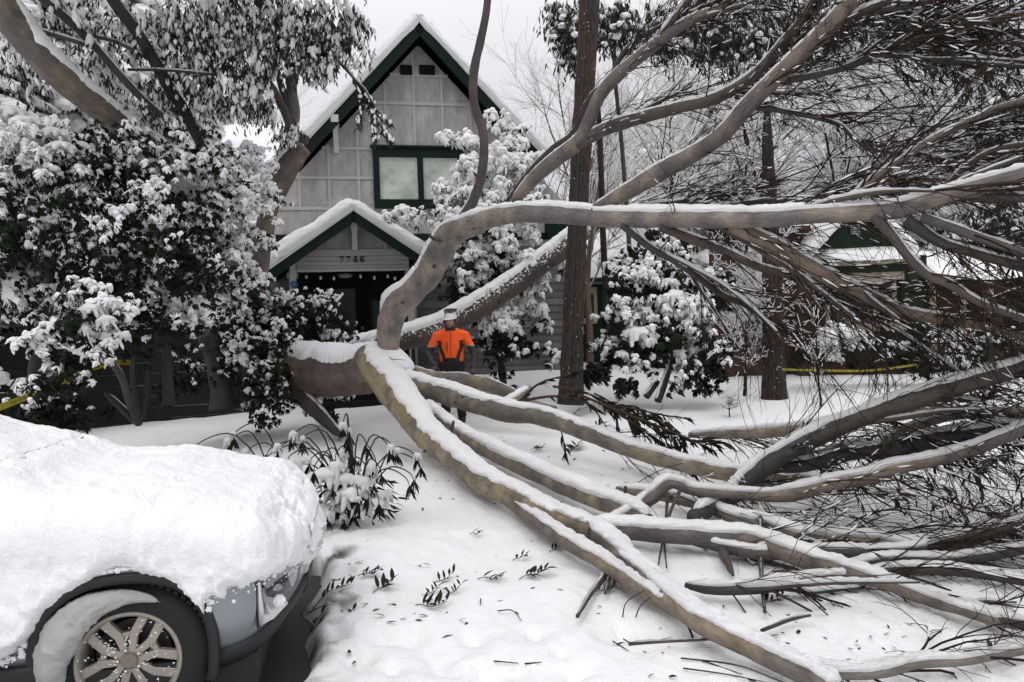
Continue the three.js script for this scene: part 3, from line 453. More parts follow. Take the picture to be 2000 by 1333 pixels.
limb(fallen, 'branch', [[1180, 1026, 24, 6.2], [1224, 1004, 27, 6.25], [1260, 980, 29, 6.3], [1283, 962, 32, 6.3], [1302, 944, 30, 6.3], [1322, 944, 24, 6.3], [1345, 955, 22, 6.3], [1410, 962, 24, 6.2], [1510, 968, 27, 6.1], [1552, 962, 32, 6.0], [1625, 944, 32, 5.9], [1700, 930, 30, 5.8], [1745, 914, 30, 5.75], [1805, 902, 28, 5.7], [1850, 892, 27, 5.65], [1910, 874, 26, 5.6], [1970, 850, 25, 5.5], [2030, 824, 24, 5.4]], { col: [0.27, 0.205, 0.145], snow: 1, twigs: 0.8 });
limb(fallen, 'branch', [[1356, 1010, 34, 6.7], [1392, 984, 38, 6.65], [1440, 958, 40, 6.6], [1475, 924, 40, 6.55], [1535, 882, 40, 6.4], [1610, 844, 40, 6.25], [1670, 819, 40, 6.1], [1730, 796, 40, 6.0], [1820, 768, 40, 5.8], [1910, 741, 38, 5.6], [2030, 706, 36, 5.4]], { col: [0.115, 0.10, 0.088], snow: 0.95, half: 0.95, twigs: 1 });
limb(fallen, 'branch', [[1500, 912, 26, 6.6], [1580, 904, 34, 6.45], [1670, 880, 36, 6.3], [1730, 878, 36, 6.2], [1790, 864, 36, 6.1], [1880, 848, 34, 6.0], [1940, 838, 32, 5.9], [2030, 826, 30, 5.8]], { col: [0.14, 0.12, 0.105], snow: 1, half: 1.2, twigs: 1 });
limb(fallen, 'branch', [[1716, 872, 14, 6.2], [1775, 838, 18, 6.1], [1865, 812, 18, 6.0], [1940, 808, 17, 5.9], [2030, 802, 16, 5.8]], { col: BARK.tan, snow: 0.5, twigs: 1 });
limb(fallen, 'branch', [[1205, 955, 12, 7.3], [1260, 962, 22, 7.1], [1320, 972, 24, 6.9], [1380, 990, 22, 6.8], [1440, 1012, 26, 6.6], [1490, 1022, 27, 6.5], [1550, 1042, 28, 6.35], [1625, 1052, 28, 6.2], [1700, 1056, 28, 6.05], [1760, 1066, 27, 5.9], [1835, 1062, 26, 5.75], [1910, 1043, 25, 5.65], [2030, 1012, 24, 5.5]], { col: [0.30, 0.235, 0.16], snow: 1, half: 1.25, thick: 0.8, twigs: 0.7 });
limb(fallen, 'branch', [[1320, 1044, 20, 6.35], [1370, 1058, 24, 6.2], [1475, 1080, 26, 6.0], [1560, 1078, 26, 5.9], [1640, 1078, 28, 5.8], [1700, 1080, 28, 5.65], [1790, 1074, 28, 5.5], [1880, 1052, 28, 5.4], [2030, 1016, 26, 5.3]], { col: [0.13, 0.11, 0.095], snow: 0.9, twigs: 0.8 });
limb(fallen, 'branch', [[1340, 1144, 14, 4.95], [1390, 1150, 24, 4.95], [1440, 1150, 26, 4.95], [1510, 1144, 26, 4.95], [1597, 1130, 26, 4.9], [1667, 1126, 24, 4.85], [1755, 1112, 22, 4.85], [1895, 1118, 22, 4.8], [2030, 1140, 20, 4.7]], { col: [0.075, 0.066, 0.058], snow: 0.9, twigs: 0.5 });
limb(fallen, 'branch', [[1640, 1112, 16, 5.3], [1720, 1096, 24, 5.25], [1860, 1094, 25, 5.15], [1930, 1084, 25, 5.1], [2030, 1066, 24, 5.0]], { col: [0.10, 0.085, 0.075], snow: 0.9, twigs: 0.8 });
limb(fallen, 'branch', [[1848, 1178, 14, 4.95], [1890, 1184, 22, 4.9], [1940, 1204, 24, 4.8], [2030, 1226, 24, 4.7]], { col: BARK.dark, snow: 1, twigs: 0.6 });
// the big limb that rises from the fork and reaches across the view
limb(fallen, 'branch', [[756, 700, 46, 10.45], [758, 668, 56, 10.4], [764, 622, 60, 10.3], [778, 592, 62, 10.2], [806, 566, 62, 10.1], [834, 536, 66, 10.0], [858, 492, 68, 9.85], [880, 458, 66, 9.7], [915, 440, 60, 9.4], [960, 424, 54, 9.0], [1000, 416, 54, 8.7], [1100, 416, 56, 8.1], [1200, 424, 54, 7.5], [1300, 424, 54, 6.9], [1400, 425, 54, 6.4], [1500, 424, 54, 6.0], [1600, 417, 52, 5.65], [1700, 412, 52, 5.35], [1762, 406, 54, 5.2], [1820, 388, 48, 5.05], [1895, 366, 44, 4.85], [2040, 326, 40, 4.5]], { col: [0.335, 0.27, 0.20], snow: 1, half: 0.95, thick: 0.28, extra: 0.02, ragged: 0.3, twigs: 0.35 });
limb(fallen, 'branch', [[1770, 408, 34, 5.2], [1850, 390, 30, 5.1], [1955, 384, 28, 5.0], [2040, 390, 26, 4.9]], { col: BARK.grey, snow: 0.6, twigs: 0.8 });
limb(fallen, 'branch', [[902, 430, 34, 9.5], [925, 388, 30, 9.45], [941, 335, 28, 9.35], [944, 260, 27, 9.2], [927, 205, 26, 9.1], [925, 145, 26, 9.0], [938, 80, 25, 8.9], [950, 20, 23, 8.8], [955, -60, 20, 8.7]], { col: [0.15, 0.118, 0.105], snow: 0.5, twigs: 0.12 });
limb(fallen, 'branch', [[1000, 398, 26, 8.8], [1042, 348, 42, 8.6], [1090, 306, 44, 8.4], [1132, 272, 46, 8.2], [1150, 236, 40, 8.1], [1172, 184, 38, 7.95], [1215, 138, 38, 7.8], [1262, 100, 37, 7.6], [1320, 55, 34, 7.4], [1355, 36, 30, 7.3], [1400, 18, 26, 7.15], [1500, -30, 22, 6.9]], { col: [0.27, 0.205, 0.145], snow: 0.55, half: 0.7, twigs: 0.6 });
limb(fallen, 'branch', [[1128, 282, 30, 8.2], [1180, 252, 38, 8.05], [1260, 226, 36, 7.8], [1330, 208, 35, 7.5], [1395, 192, 34, 7.3], [1470, 148, 30, 7.0], [1535, 76, 26, 6.75], [1568, 36, 24, 6.6], [1605, -30, 22, 6.5]], { col: [0.16, 0.13, 0.105], snow: 0.7, half: 0.8, twigs: 0.8 });
limb(fallen, 'branch', [[1160, 408, 30, 7.7], [1220, 376, 48, 7.45], [1290, 334, 52, 7.2], [1350, 302, 52, 7.0], [1410, 262, 50, 6.7], [1460, 206, 48, 6.5], [1520, 146, 50, 6.3], [1568, 100, 50, 6.15], [1625, 46, 50, 6.0], [1668, -10, 48, 5.85], [1700, -60, 46, 5.75]], { col: [0.27, 0.20, 0.145], snow: 0.7, half: 0.75, thick: 0.2, twigs: 0.8 });
limb(fallen, 'branch', [[985, 400, 14, 8.9], [1044, 324, 18, 8.7], [1084, 286, 19, 8.6], [1116, 262, 18, 8.5], [1152, 190, 16, 8.3], [1188, 155, 15, 8.15], [1215, 106, 14, 8.0], [1245, 76, 14, 7.9], [1305, 44, 14, 7.7], [1350, 16, 13, 7.5], [1390, -20, 12, 7.4]], { col: [0.085, 0.066, 0.055], snow: 0.15, twigs: 0.8 });
limb(fallen, 'branch', [[1430, 440, 30, 6.3], [1475, 460, 32, 6.2], [1520, 482, 31, 6.1], [1565, 509, 30, 6.0], [1610, 536, 31, 5.95], [1655, 560, 30, 5.9], [1700, 582, 30, 5.85], [1760, 609, 28, 5.8], [1820, 620, 24, 5.7], [1880, 630, 20, 5.65], [1930, 640, 14, 5.6], [2030, 668, 10, 5.4]], { col: [0.26, 0.185, 0.125], snow: 0.6, half: 0.7, twigs: 0.9 });
limb(fallen, 'branch', [[1215, 440, 14, 7.3], [1274, 486, 14, 7.2], [1310, 504, 15, 7.1], [1370, 546, 14, 7.0], [1415, 578, 13, 6.9], [1460, 597, 12, 6.8], [1499, 628, 10, 6.7], [1540, 658, 8, 6.6]], { col: [0.085, 0.068, 0.058], snow: 0.35, half: 0.7, twigs: 0.7 });
limb(fallen, 'branch', [[1290, 442, 20, 6.9], [1340, 462, 19, 6.85], [1400, 484, 18, 6.75], [1490, 524, 18, 6.6], [1535, 535, 16, 6.5], [1565, 544, 15, 6.45], [1610, 568, 14, 6.35], [1670, 588, 13, 6.2], [1730, 604, 10, 6.1]], { col: [0.15, 0.11, 0.09], snow: 0.4, half: 0.7, twigs: 0.8 });
limb(fallen, 'branch', [[1710, 422, 24, 5.3], [1745, 463, 20, 5.25], [1775, 502, 19, 5.2], [1811, 537, 19, 5.15], [1850, 553, 18, 5.1], [1910, 589, 15, 5.0], [2030, 634, 12, 4.8]], { col: [0.19, 0.14, 0.11], snow: 0.5, twigs: 0.9 });
limb(fallen, 'branch', [[1772, 428, 26, 5.15], [1835, 472, 22, 5.1], [1910, 496, 20, 5.0], [2030, 532, 18, 4.85]], { col: BARK.dark, snow: 0.4, twigs: 1 });
limb(fallen, 'branch', [[1800, 424, 22, 5.1], [1865, 446, 21, 5.0], [1910, 463, 20, 4.95], [2030, 502, 16, 4.8]], { col: BARK.grey, snow: 0.4, twigs: 1 });
limb(fallen, 'branch', [[1835, 374, 12, 5.4], [1880, 332, 15, 5.35], [1940, 294, 16, 5.25], [2040, 276, 15, 5.1]], { col: [0.16, 0.105, 0.07], snow: 0.4, twigs: 1 });
limb(fallen, 'branch', [[1652, 402, 22, 5.6], [1694, 359, 20, 5.6], [1760, 314, 20, 5.5], [1820, 272, 20, 5.4], [1910, 230, 20, 5.25], [1955, 209, 19, 5.2], [2040, 190, 18, 5.0]], { col: [0.25, 0.185, 0.13], snow: 0.5, half: 0.7, twigs: 1 });
limb(fallen, 'branch', [[1650, 34, 20, 6.0], [1672, 26, 16, 5.95], [1730, 19, 14, 5.85], [1820, 2, 12, 5.7], [1900, -30, 10, 5.6]], { col: BARK.dark, snow: 0.3, twigs: 1 });
limb(fallen, 'branch', [[1520, 160, 20, 6.4], [1625, 139, 18, 6.2], [1685, 120, 17, 6.1], [1730, 100, 16, 6.0], [1850, 60, 14, 5.8], [2030, 20, 10, 5.5]], { col: [0.17, 0.13, 0.105], snow: 0.4, twigs: 1 });
limb(fallen, 'branch', [[1640, 134, 15, 6.15], [1715, 109, 16, 6.0], [1820, 117, 14, 5.8], [2030, 132, 10, 5.5]], { col: BARK.dark, snow: 0.4, twigs: 1 });
limb(fallen, 'branch', [[1460, 208, 16, 6.5], [1550, 220, 14, 6.35], [1640, 244, 13, 6.2], [1670, 271, 12, 6.1], [1715, 295, 11, 6.0], [1800, 300, 9, 5.8], [1900, 330, 7, 5.6]], { col: [0.10, 0.08, 0.07], snow: 0.4, twigs: 1 });
limb(fallen, 'branch', [[1300, 418, 14, 6.95], [1420, 402, 14, 6.8], [1500, 392, 12, 6.7], [1620, 396, 10, 6.4]], { col: [0.12, 0.09, 0.075], snow: 0.6, twigs: 0.8 });
// broken side shoots, stubs and hanging sticks
for (const [l, o] of [
  [[[848, 865, 9, 8.95], [838, 872, 8, 8.85], [827, 884, 5, 8.8]], {}], [[[1282, 838, 8, 8.05], [1280, 826, 7, 8.05]], {}], [[[880, 846, 9, 9.2], [884, 830, 7, 9.2], [886, 822, 5, 9.2]], {}],
  [[[1196, 1088, 13, 5.3], [1182, 1122, 13, 5.15], [1150, 1165, 12, 4.95], [1128, 1204, 9, 4.75]], { snow: 0.4 }], [[[1198, 1090, 13, 5.28], [1190, 1126, 11, 5.1], [1182, 1160, 5, 4.95]], {}],
  [[[1416, 1058, 16, 5.9], [1414, 1082, 22, 5.8], [1424, 1106, 16, 5.7], [1432, 1124, 5, 5.65]], { snow: 0 }], [[[1486, 1010, 12, 5.85], [1485, 1060, 13, 5.8], [1488, 1130, 10, 5.7], [1494, 1196, 7, 5.55]], { snow: 0.1 }],
  [[[1228, 1258, 8, 4.1], [1290, 1254, 7, 4.12], [1416, 1248, 5, 4.1]], {}], [[[1358, 1249, 8, 4.25], [1412, 1246, 7, 4.25]], {}], [[[1488, 1232, 9, 4.2], [1546, 1210, 8, 4.25], [1584, 1202, 5, 4.3]], {}],
  [[[868, 470, 10, 9.6], [846, 466, 7, 9.55], [838, 458, 4, 9.5]], { snow: 0 }], [[[1008, 402, 10, 8.6], [1004, 392, 8, 8.6], [1018, 388, 4, 8.6]], { snow: 0 }], [[[1042, 1000, 9, 6.9], [1058, 988, 8, 6.9], [1060, 978, 6, 6.9]], {}],
  [[[1222, 950, 7, 6.4], [1220, 970, 6, 6.4], [1218, 990, 5, 6.4]], {}], [[[1304, 962, 9, 6.2], [1302, 1000, 7, 6.15], [1298, 1050, 5, 6.0], [1302, 1110, 3, 5.9]], { snow: 0 }], [[[1330, 955, 7, 6.2], [1310, 1000, 6, 6.1], [1290, 1080, 4, 5.9], [1286, 1105, 3, 5.85]], { snow: 0 }],
]) limb(fallen, 'broken_shoot', l, { col: [0.13, 0.10, 0.08], snow: 0.15, wob: 0.2, step: 0.03, twigs: 0, ...o });

// lesser branches that fork from the traced limbs
{
  seed = 66; const main = limbs.filter((b) => b.twigs > 0.3);
  for (const b of main) {
    const n = Math.round(b.L * 1.15);
    for (let k = 0; k < n; k++) {
      const j = clamp(Math.floor(rr(0.12, 0.95) * (b.pts.length - 1)), 1, b.pts.length - 2), p = b.pts[j], q = p.clone().project(camera), X = (q.x * 0.5 + 0.5) * 2000, Y = (0.5 - q.y * 0.5) * 1333; if (X < 1150 || Y > 1180 || (X > 1560 && Y > 430 && Y < 720)) continue;
      const t = V().subVectors(b.pts[j + 1], b.pts[j - 1]).normalize(), hi = Y < 430, d = t.multiplyScalar(0.8).add(V(rr(0, 0.6), hi ? rr(-0.35, 0.55) : Y < 700 ? rr(-0.7, 0.1) : rr(-0.22, 0.12), rr(-0.5, 0.5))).normalize(), L = Y > 700 ? rr(0.5, 1.2) : rr(0.7, 1.9), r = Math.min(b.rad[j] * rr(0.3, 0.55), 0.03), pts = [p.clone()], rad = [r], s = Math.ceil(L / 0.09), w = V(gauss(), gauss() * 0.6, gauss()).multiplyScalar(0.5), pos = p.clone();
      for (let i = 1; i <= s; i++) { d.addScaledVector(w, 1 / s); d.y -= (hi ? 0.15 : 0.25) / s; d.add(V(gauss(), gauss(), gauss()).multiplyScalar(0.075)).normalize(); pos.addScaledVector(d, L / s); const g = gh(pos.x, pos.z) + 0.03; if (pos.y < g) pos.y = g; pts.push(pos.clone()); rad.push(r * (1 - 0.75 * i / s) * rr(0.9, 1.1) + 0.0015); }
      const mb = new MB(); mb.tube(pts, rad, 7, barkColour(rnd() < 0.5 ? [0.15, 0.115, 0.09] : [0.085, 0.068, 0.057]), 0.4); const m = mb.build('branch', M.bark, fallen); const sb = new MB(); snowCap(sb, pts, rad, { amount: rr(0.4, 1), half: 0.95, thick: 0.5, extra: 0.004 }); add(m, 'snow_cap', placeIn(fallen, sb.make()), M.snow);
      limbs.push({ pts, rad, L, twigs: 0.55 });
    }
  }
}
// twigs: fine shoots that sweep away from the limbs, too many to count
const orient = (p, dir, roll, s) => { const z = dir.clone().normalize(), x = V().crossVectors(UP, z); if (x.lengthSq() < 1e-4) x.set(1, 0, 0); x.normalize(); const y = V().crossVectors(z, x); const m = new THREE.Matrix4().makeBasis(x, y, z).multiply(new THREE.Matrix4().makeRotationZ(roll)); m.scale(V(s, s, s)); return m.setPosition(p); };
let twigSnow = null;
function shoot(mb, p, dir, len, r, sag, sides, segs, curl = 0.6) {
  const pts = [p.clone()], rad = [r], d = dir.clone(), q = p.clone(), st = len / segs;
  const bend = V(gauss(), gauss() * 0.7, gauss()).multiplyScalar(curl), b2 = V(gauss(), gauss(), gauss()).multiplyScalar(curl * 1.1), turn = rr(0.25, 0.75);
  for (let i = 1; i <= segs; i++) { d.addScaledVector(i / segs < turn ? bend : b2, 1.3 / segs); d.y -= sag / segs; if (rnd() < 0.5) d.add(V(gauss() * 0.27, gauss() * 0.27, gauss() * 0.25)); d.normalize(); q.addScaledVector(d, st); pts.push(q.clone()); rad.push(r * (1 - 0.8 * i / segs) + 0.0007); }
  mb.tube(pts, rad, sides, null, 0.3, false); if (twigSnow && !mb.noSnow) for (let i = 1; i < segs; i++) { const a = pts[i], b = pts[i + 1], v = V().subVectors(b, a), l = v.length(); if (Math.abs(v.y) < l * 0.6 && rnd() < (a.z > -5.2 ? 0 : 0.16)) { const w = rad[i] * 0.8 + rr(0.001, 0.0036), n = l * rr(0.35, 0.65); twigSnow.push(orient(a.clone().addScaledVector(v, rnd()).add(V(0, rad[i] + w * 0.35, 0)), v, 0, 1).multiply(new THREE.Matrix4().makeScale(w * 1.15, w, n))); } }
  return { pts, d: d.clone() };
}
const leafSpots = []; // where leaves hang on the twigs
{
  seed = 77; const dark = new MB(), brown = new MB(), snowT = new MB(); twigSnow = [];
  for (const b of limbs) {
    if (!b.twigs) continue;
    const n = Math.round(b.L * 27.0 * b.twigs);
    for (let k = 0; k < n; k++) {
      const f = Math.pow(rnd(), 0.8) * 0.97 + 0.03, j = clamp(Math.floor(f * (b.pts.length - 1)), 1, b.pts.length - 2), p = b.pts[j], t = V().subVectors(b.pts[j + 1], b.pts[j - 1]).normalize();
      const px = p.clone().project(camera), X = (px.x * 0.5 + 0.5) * 2000, Y = (0.5 - px.y * 0.5) * 1333; if (X < 1080 || (X < 1180 && rnd() < 0.5)) continue;
      if (X < 1400 && Y > 940 && rnd() < 0.75) continue; if (Y > 1130 && rnd() < 0.35) continue; if (Y > 660 && X > 1450 && rnd() < 0.45) continue;
      if (Y > 430 && Y < 680 && X < 1780 && rnd() < 0.55) continue; if (Y < 430 && rnd() < 0.22) continue; if (X > 1750 && rnd() < 0.4 * sstep(X, 1750, 2000)) continue;
      const up = Y < 420 ? rr(-0.15, 0.5) : rr(-0.55, 0.35);
      const d = t.clone().multiplyScalar(rr(0.3, 0.9)).add(V(rr(-0.15, 0.9), up * 1.2, rr(-0.6, 0.6))).normalize(), L = rr(0.4, 1.0) + rnd() * rnd() * 1.1, mb = rnd() < 0.6 ? dark : brown;
      const s = shoot(mb, p, d, L, rr(0.003, 0.0085), rr(-0.2, 0.8), 4, 11);
      for (let c = 0; c < 3; c++) if (rnd() < 0.03) { const i0 = Math.floor(rnd() * 7), o = s.pts.slice(i0, i0 + 3 + Math.floor(rnd() * 3)).map((q) => q.clone().add(V(0, 0.006, 0))); if (Math.abs(o[o.length - 1].y - o[0].y) < o[0].distanceTo(o[o.length - 1]) * 0.7) snowT.tube(o, o.map((_, i) => (i === 0 || i === o.length - 1 ? 0.002 : rr(0.004, 0.007))), 5, null, 0.3, false); }
      const m = 4 + Math.floor(rnd() * 5);
      for (let c = 0; c < m; c++) {
        const i = 2 + Math.floor(rnd() * 9), d2 = V().subVectors(s.pts[Math.min(11, i + 1)], s.pts[Math.min(10, i)]).normalize().add(V(gauss() * 0.6, gauss() * 0.5 - 0.1, gauss() * 0.6)).normalize();
        const s2 = shoot(mb, s.pts[i], d2, L * rr(0.25, 0.65), rr(0.0018, 0.0038), rr(-0.1, 0.6), 3, 6);
        if (rnd() < 0.5) { const d3 = s2.d.clone().add(V(gauss() * 0.6, gauss() * 0.6, gauss() * 0.6)).normalize(); shoot(mb, s2.pts[3], d3, L * rr(0.12, 0.3), 0.0016, 0.3, 3, 3); }
        if ((Y > 820 && Y < 1010 && X > 1500 && rnd() < 0.5) || (X > 1840 && rnd() < 0.5) || (Y < 160 && X > 1280 && rnd() < 0.25)) leafSpots.push([s2.pts[5], s2.d]);
      }
    }
  }
  for (const [mb, m] of [[dark, M.twig], [brown, M.twigPale]]) tag(mb.build('twigs', m, fallen), null, null, null, 'stuff');
  tag(snowT.build('twig_snow', M.snowFar, fallen), null, null, null, 'stuff');
}

{ // dark knots, branch scars and curls of loose bark on the limbs
  seed = 83; const mb = new MB(), ico = new THREE.IcosahedronGeometry(1, 1), st = new MB();
  for (const b of limbs) { if (b.rad[0] < 0.045) continue; const n = Math.round(b.L * 2.2); for (let k = 0; k < n; k++) {
    const j = 2 + Math.floor(rnd() * (b.pts.length - 4)), t = V().subVectors(b.pts[j + 1], b.pts[j - 1]).normalize(), toEye = V().subVectors(camera.position, b.pts[j]).normalize(), n0 = toEye.addScaledVector(t, -toEye.dot(t)).add(V(0, rr(-0.9, 0.5), 0)); n0.addScaledVector(t, -n0.dot(t)).normalize(); const r = b.rad[j], p = b.pts[j].clone().addScaledVector(n0, r * 0.98), s = r * rr(0.06, 0.17);
    if (rnd() < 0.55) mb.geo(ico, new THREE.Matrix4().makeBasis(t, V().crossVectors(n0, t), n0).multiply(new THREE.Matrix4().makeScale(s * rr(0.8, 2.2), s, s * 0.55)).setPosition(p));
    else { const side = V().crossVectors(n0, t), q = p.clone(), pts = []; let h = 0.004; for (let i = 0; i < 6; i++) { pts.push(q.clone().addScaledVector(n0, h)); q.addScaledVector(t, r * 0.35).addScaledVector(side, gauss() * r * 0.08); h = 0.003 + 0.012 * (i / 5) ** 3; } st.tube(pts, pts.map((_, i) => r * 0.035 * (1 - i / 7)), 4, null, 0.3, false); }
  } }
  tag(mb.build('knots', mat(0.06, 0.043, 0.032), fallen), null, null, null, 'stuff'); tag(st.build('bark_strips', mat(0.13, 0.085, 0.055), fallen), null, null, null, 'stuff');
}
// leaves: a slender folded blade, root at the origin, pointing along +z
function bladeGeo(L, W, droop = 0.25, segs = 4) {
  const mb = new MB(); mb.grid(3, segs + 1, (i, j) => { const t = j / segs, w = W / 2 * Math.sin(Math.PI * Math.pow(t * 0.96 + 0.02, 0.75)) , s = i - 1; return [V(s * w, Math.abs(s) * w * 0.35 - droop * L * t * t, L * t * (1 - 0.3 * droop * t)), i, t]; }); return mb.make();
}
function instances(parent, name, geo, material, mats, label) {
  const m = shadowed(new THREE.InstancedMesh(geo, material, mats.length)); m.name = name; const off = V(); let o = parent; while (o && o !== scene) { off.sub(o.position); o = o.parent; }
  const t = new THREE.Matrix4().makeTranslation(off.x, off.y, off.z); mats.forEach((q, i) => m.setMatrixAt(i, t.clone().multiply(q))); parent.add(m); return tag(m, label, null, null, 'stuff');
}
instances(fallen, 'snow_on_twigs', new THREE.IcosahedronGeometry(1, 1), M.snowFar, twigSnow); twigSnow = null;
const eucLeaf = bladeGeo(0.105, 0.02, 0.2);
{
  seed = 91; const mats = []; for (const [p, d] of leafSpots) for (let k = 0; k < 4; k++) mats.push(orient(p.clone().addScaledVector(d, -rr(0, 0.12)), d.clone().add(V(gauss() * 0.8, gauss() * 0.6 - 0.5, gauss() * 0.8)), rr(-1.5, 1.5), rr(0.6, 1.15)));
  if (mats.length) instances(fallen, 'foliage', eucLeaf, M.leafEuc, mats);
  // the leafy shoots that lie over the middle limbs: every leaf its own
  let leaves = 0; const olive = bladeGeo(0.125, 0.026, 0.2, 5);
  const extra = []; for (let k = 0; k < 17; k++) { const f = rnd(), x = lerp(1140, 1385, f) + gauss() * 14, y = lerp(772, 868, f) + gauss() * 14, d = lerp(8.9, 7.75, f), a = rr(-0.25, 0.95), l = rr(40, 80); extra.push([[[x, y, 4, d], [x + Math.cos(a) * l * 0.5, y + Math.sin(a) * l * 0.5, 3, d - 0.06], [x + Math.cos(a + 0.25) * l, y + Math.sin(a + 0.25) * l, 2, d - 0.1]], 11]); }
  const late = [];
  for (const [list, dens] of [[[[1010, 790, 6, 9.4], [1050, 752, 5, 9.3], [1100, 735, 3, 9.2], [1130, 728, 2, 9.2]], 26], [[[1010, 785, 6, 9.4], [1090, 775, 5, 9.1], [1150, 790, 4, 8.9], [1182, 830, 2, 8.8]], 26], [[[1080, 755, 5, 9.2], [1150, 770, 4, 9.0], [1210, 800, 3, 8.7]], 26], [[[1130, 770, 5, 8.9], [1200, 800, 6, 8.4], [1290, 835, 5, 8.0], [1350, 860, 4, 7.8], [1395, 880, 2, 7.7]], 64], [[[1200, 800, 5, 8.4], [1240, 830, 4, 8.2], [1290, 862, 3, 8.0], [1330, 882, 2, 7.9]], 44], [[[1170, 790, 4, 8.7], [1230, 798, 4, 8.4], [1300, 812, 3, 8.2], [1350, 818, 2, 8.1]], 30], [[[1085, 800, 3, 9], [1098, 850, 3, 8.9], [1106, 890, 2, 8.8]], 14], [[[1300, 880, 3, 7.8], [1330, 905, 2, 7.7], [1350, 920, 2, 7.7]], 14], ...extra]) {
    const { pts, rad } = trace(list, 0.03), mb = new MB(); mb.tube(pts, rad, 5); const s = mb.build('leafy_shoot', M.twigPale, fallen);
    for (let k = 0; k < dens; k++, leaves++) { const j = Math.floor((0.15 + 0.85 * rnd()) * (pts.length - 1)), t = V().subVectors(pts[Math.min(pts.length - 1, j + 1)], pts[Math.max(0, j - 1)]).normalize(); const lm = orient(pts[j], t.add(V(gauss() * 0.7, gauss() * 0.6 - 0.25, gauss() * 0.7)), rr(-1.5, 1.5), rr(0.85, 1.5)); if (leaves > 295) { late.push(lm); continue; } const l = add(s, 'leaf', olive, M.leaf); l.applyMatrix4(new THREE.Matrix4().makeTranslation(-fallen.position.x, -fallen.position.y, -fallen.position.z).multiply(lm)); }
  }
  if (late.length) instances(fallen, 'leaves', olive, M.leaf, late);
}
// ---------------------------------------------------------------- the parked car under its load of snow
const car = thing('parked_car', 'silver blue SUV parked at the kerb, its bonnet and windscreen buried under thick snow', 'car', V(CAR.o.x, -0.135, CAR.o.z));
car.rotation.y = CAR.yaw;
const LUMPY = (() => { const g = new THREE.IcosahedronGeometry(1, 2), p = g.attributes.position; for (let i = 0; i < p.count; i++) { const w = 1 + 0.45 * noise(p.getX(i) * 2.2 + 5, p.getY(i) * 2.2, p.getZ(i) * 2.2); p.setXYZ(i, p.getX(i) * w, p.getY(i) * w, p.getZ(i) * w); } g.computeVertexNormals(); return g; })();
// car frame: x forward from the front axle, y up from the road, z towards the viewer from the near side's tyre face
const paint = new THREE.MeshPhysicalMaterial({ color: rgb(0.20, 0.225, 0.24), roughness: 0.32, metalness: 0.35, clearcoat: 0.8, clearcoatRoughness: 0.12 });
const plastic = mat(0.012, 0.012, 0.013, { roughness: 0.65 }), rubber = mat(0.014, 0.014, 0.014, { roughness: 0.85 });
const alloy = mat(0.34, 0.31, 0.275, { roughness: 0.45, metalness: 0.35 }), chrome = mat(0.6, 0.6, 0.6, { roughness: 0.25, metalness: 0.8 });
const WH = 0.375, HW = 0.93, ZC = -0.93 + 0.05; // wheel radius, half width, centre plane
const sx = [-3.66, -3.6, -3.4, -2.9, -1.95, -1.6, -1.15, -0.72, -0.45, 0, 0.35, 0.6, 0.74, 0.82, 0.865];
const top = [1.0, 1.2, 1.46, 1.58, 1.62, 1.56, 1.32, 1.06, 1.03, 1.0, 0.93, 0.85, 0.785, 0.73, 0.68];
const edge = [0.9, 0.95, 0.98, 1.0, 1.0, 0.99, 0.98, 0.97, 0.965, 0.94, 0.885, 0.815, 0.755, 0.705, 0.66];
const sill = [0.5, 0.42, 0.34, 0.3, 0.3, 0.3, 0.3, 0.3, 0.3, 0.32, 0.36, 0.42, 0.47, 0.50, 0.53];
const halfW = (x) => x > 0.5 ? HW - 0.56 * Math.pow(clamp((x - 0.48) / 0.39, 0, 1), 2.3) : x < -3.3 ? HW - 0.25 * Math.pow((-3.3 - x) / 0.37, 2) : HW;
function section(x, a) { // a: 0 near sill ... 0.5 top ... 1 far sill
  const s = a <= 0.5 ? 1 : -1, q = a <= 0.5 ? a * 2 : (1 - a) * 2, w = halfW(x), T1 = table(x, sx, top), E = table(x, sx, edge), S = table(x, sx, sill), cab = sstep(T1, 1.14, 1.4);
  const ys = [S, lerp(S, E, 0.35), lerp(S, E, 0.8), E, lerp(E, T1, 0.5 + 0.42 * (1 - 0.5 * cab)), lerp(E, T1, 0.93), T1], zs = [w - 0.05, w - 0.005, w - 0.012, w - 0.06, lerp(w * 0.80, w - 0.16, cab), lerp(w * 0.5, w - 0.28, cab), 0];
  const f = q * (ys.length - 1), k = Math.min(ys.length - 2, Math.floor(f)), t = f - k, cr = (A) => { const a0 = A[Math.max(0, k - 1)], a1 = A[k], a2 = A[k + 1], a3 = A[Math.min(A.length - 1, k + 2)]; return 0.5 * (2 * a1 + (a2 - a0) * t + (2 * a0 - 5 * a1 + 4 * a2 - a3) * t * t + (3 * a1 - a0 - 3 * a2 + a3) * t * t * t); };
  return V(x, cr(ys), ZC + s * Math.max(0, cr(zs)));
}
const NX = 300, NA = 190, capN = 16;
const xsOf = (j) => j <= NX ? lerp(-3.66, 0.865, Math.pow(j / NX, 0.45)) : 0.865;
function bodyPoint(i, j) { // rows past NX close the nose
  const p = section(xsOf(j), i / NA); if (j > NX) { const t = (j - NX) / capN, c = V(0.865 + 0.03 * Math.sin(Math.min(1, t * 1.5) * Math.PI / 2), 0.68, ZC); p.lerp(c, t); p.x = 0.865 + 0.035 * Math.sqrt(Math.min(1, t * 3)); }
  return p;
}
const inArch = (p, r = 0.40) => (Math.hypot(p.x, p.y - WH - 0.02) < r || Math.hypot(p.x + 2.72, p.y - WH - 0.02) < r) && Math.abs(p.z - ZC) > 0.6;
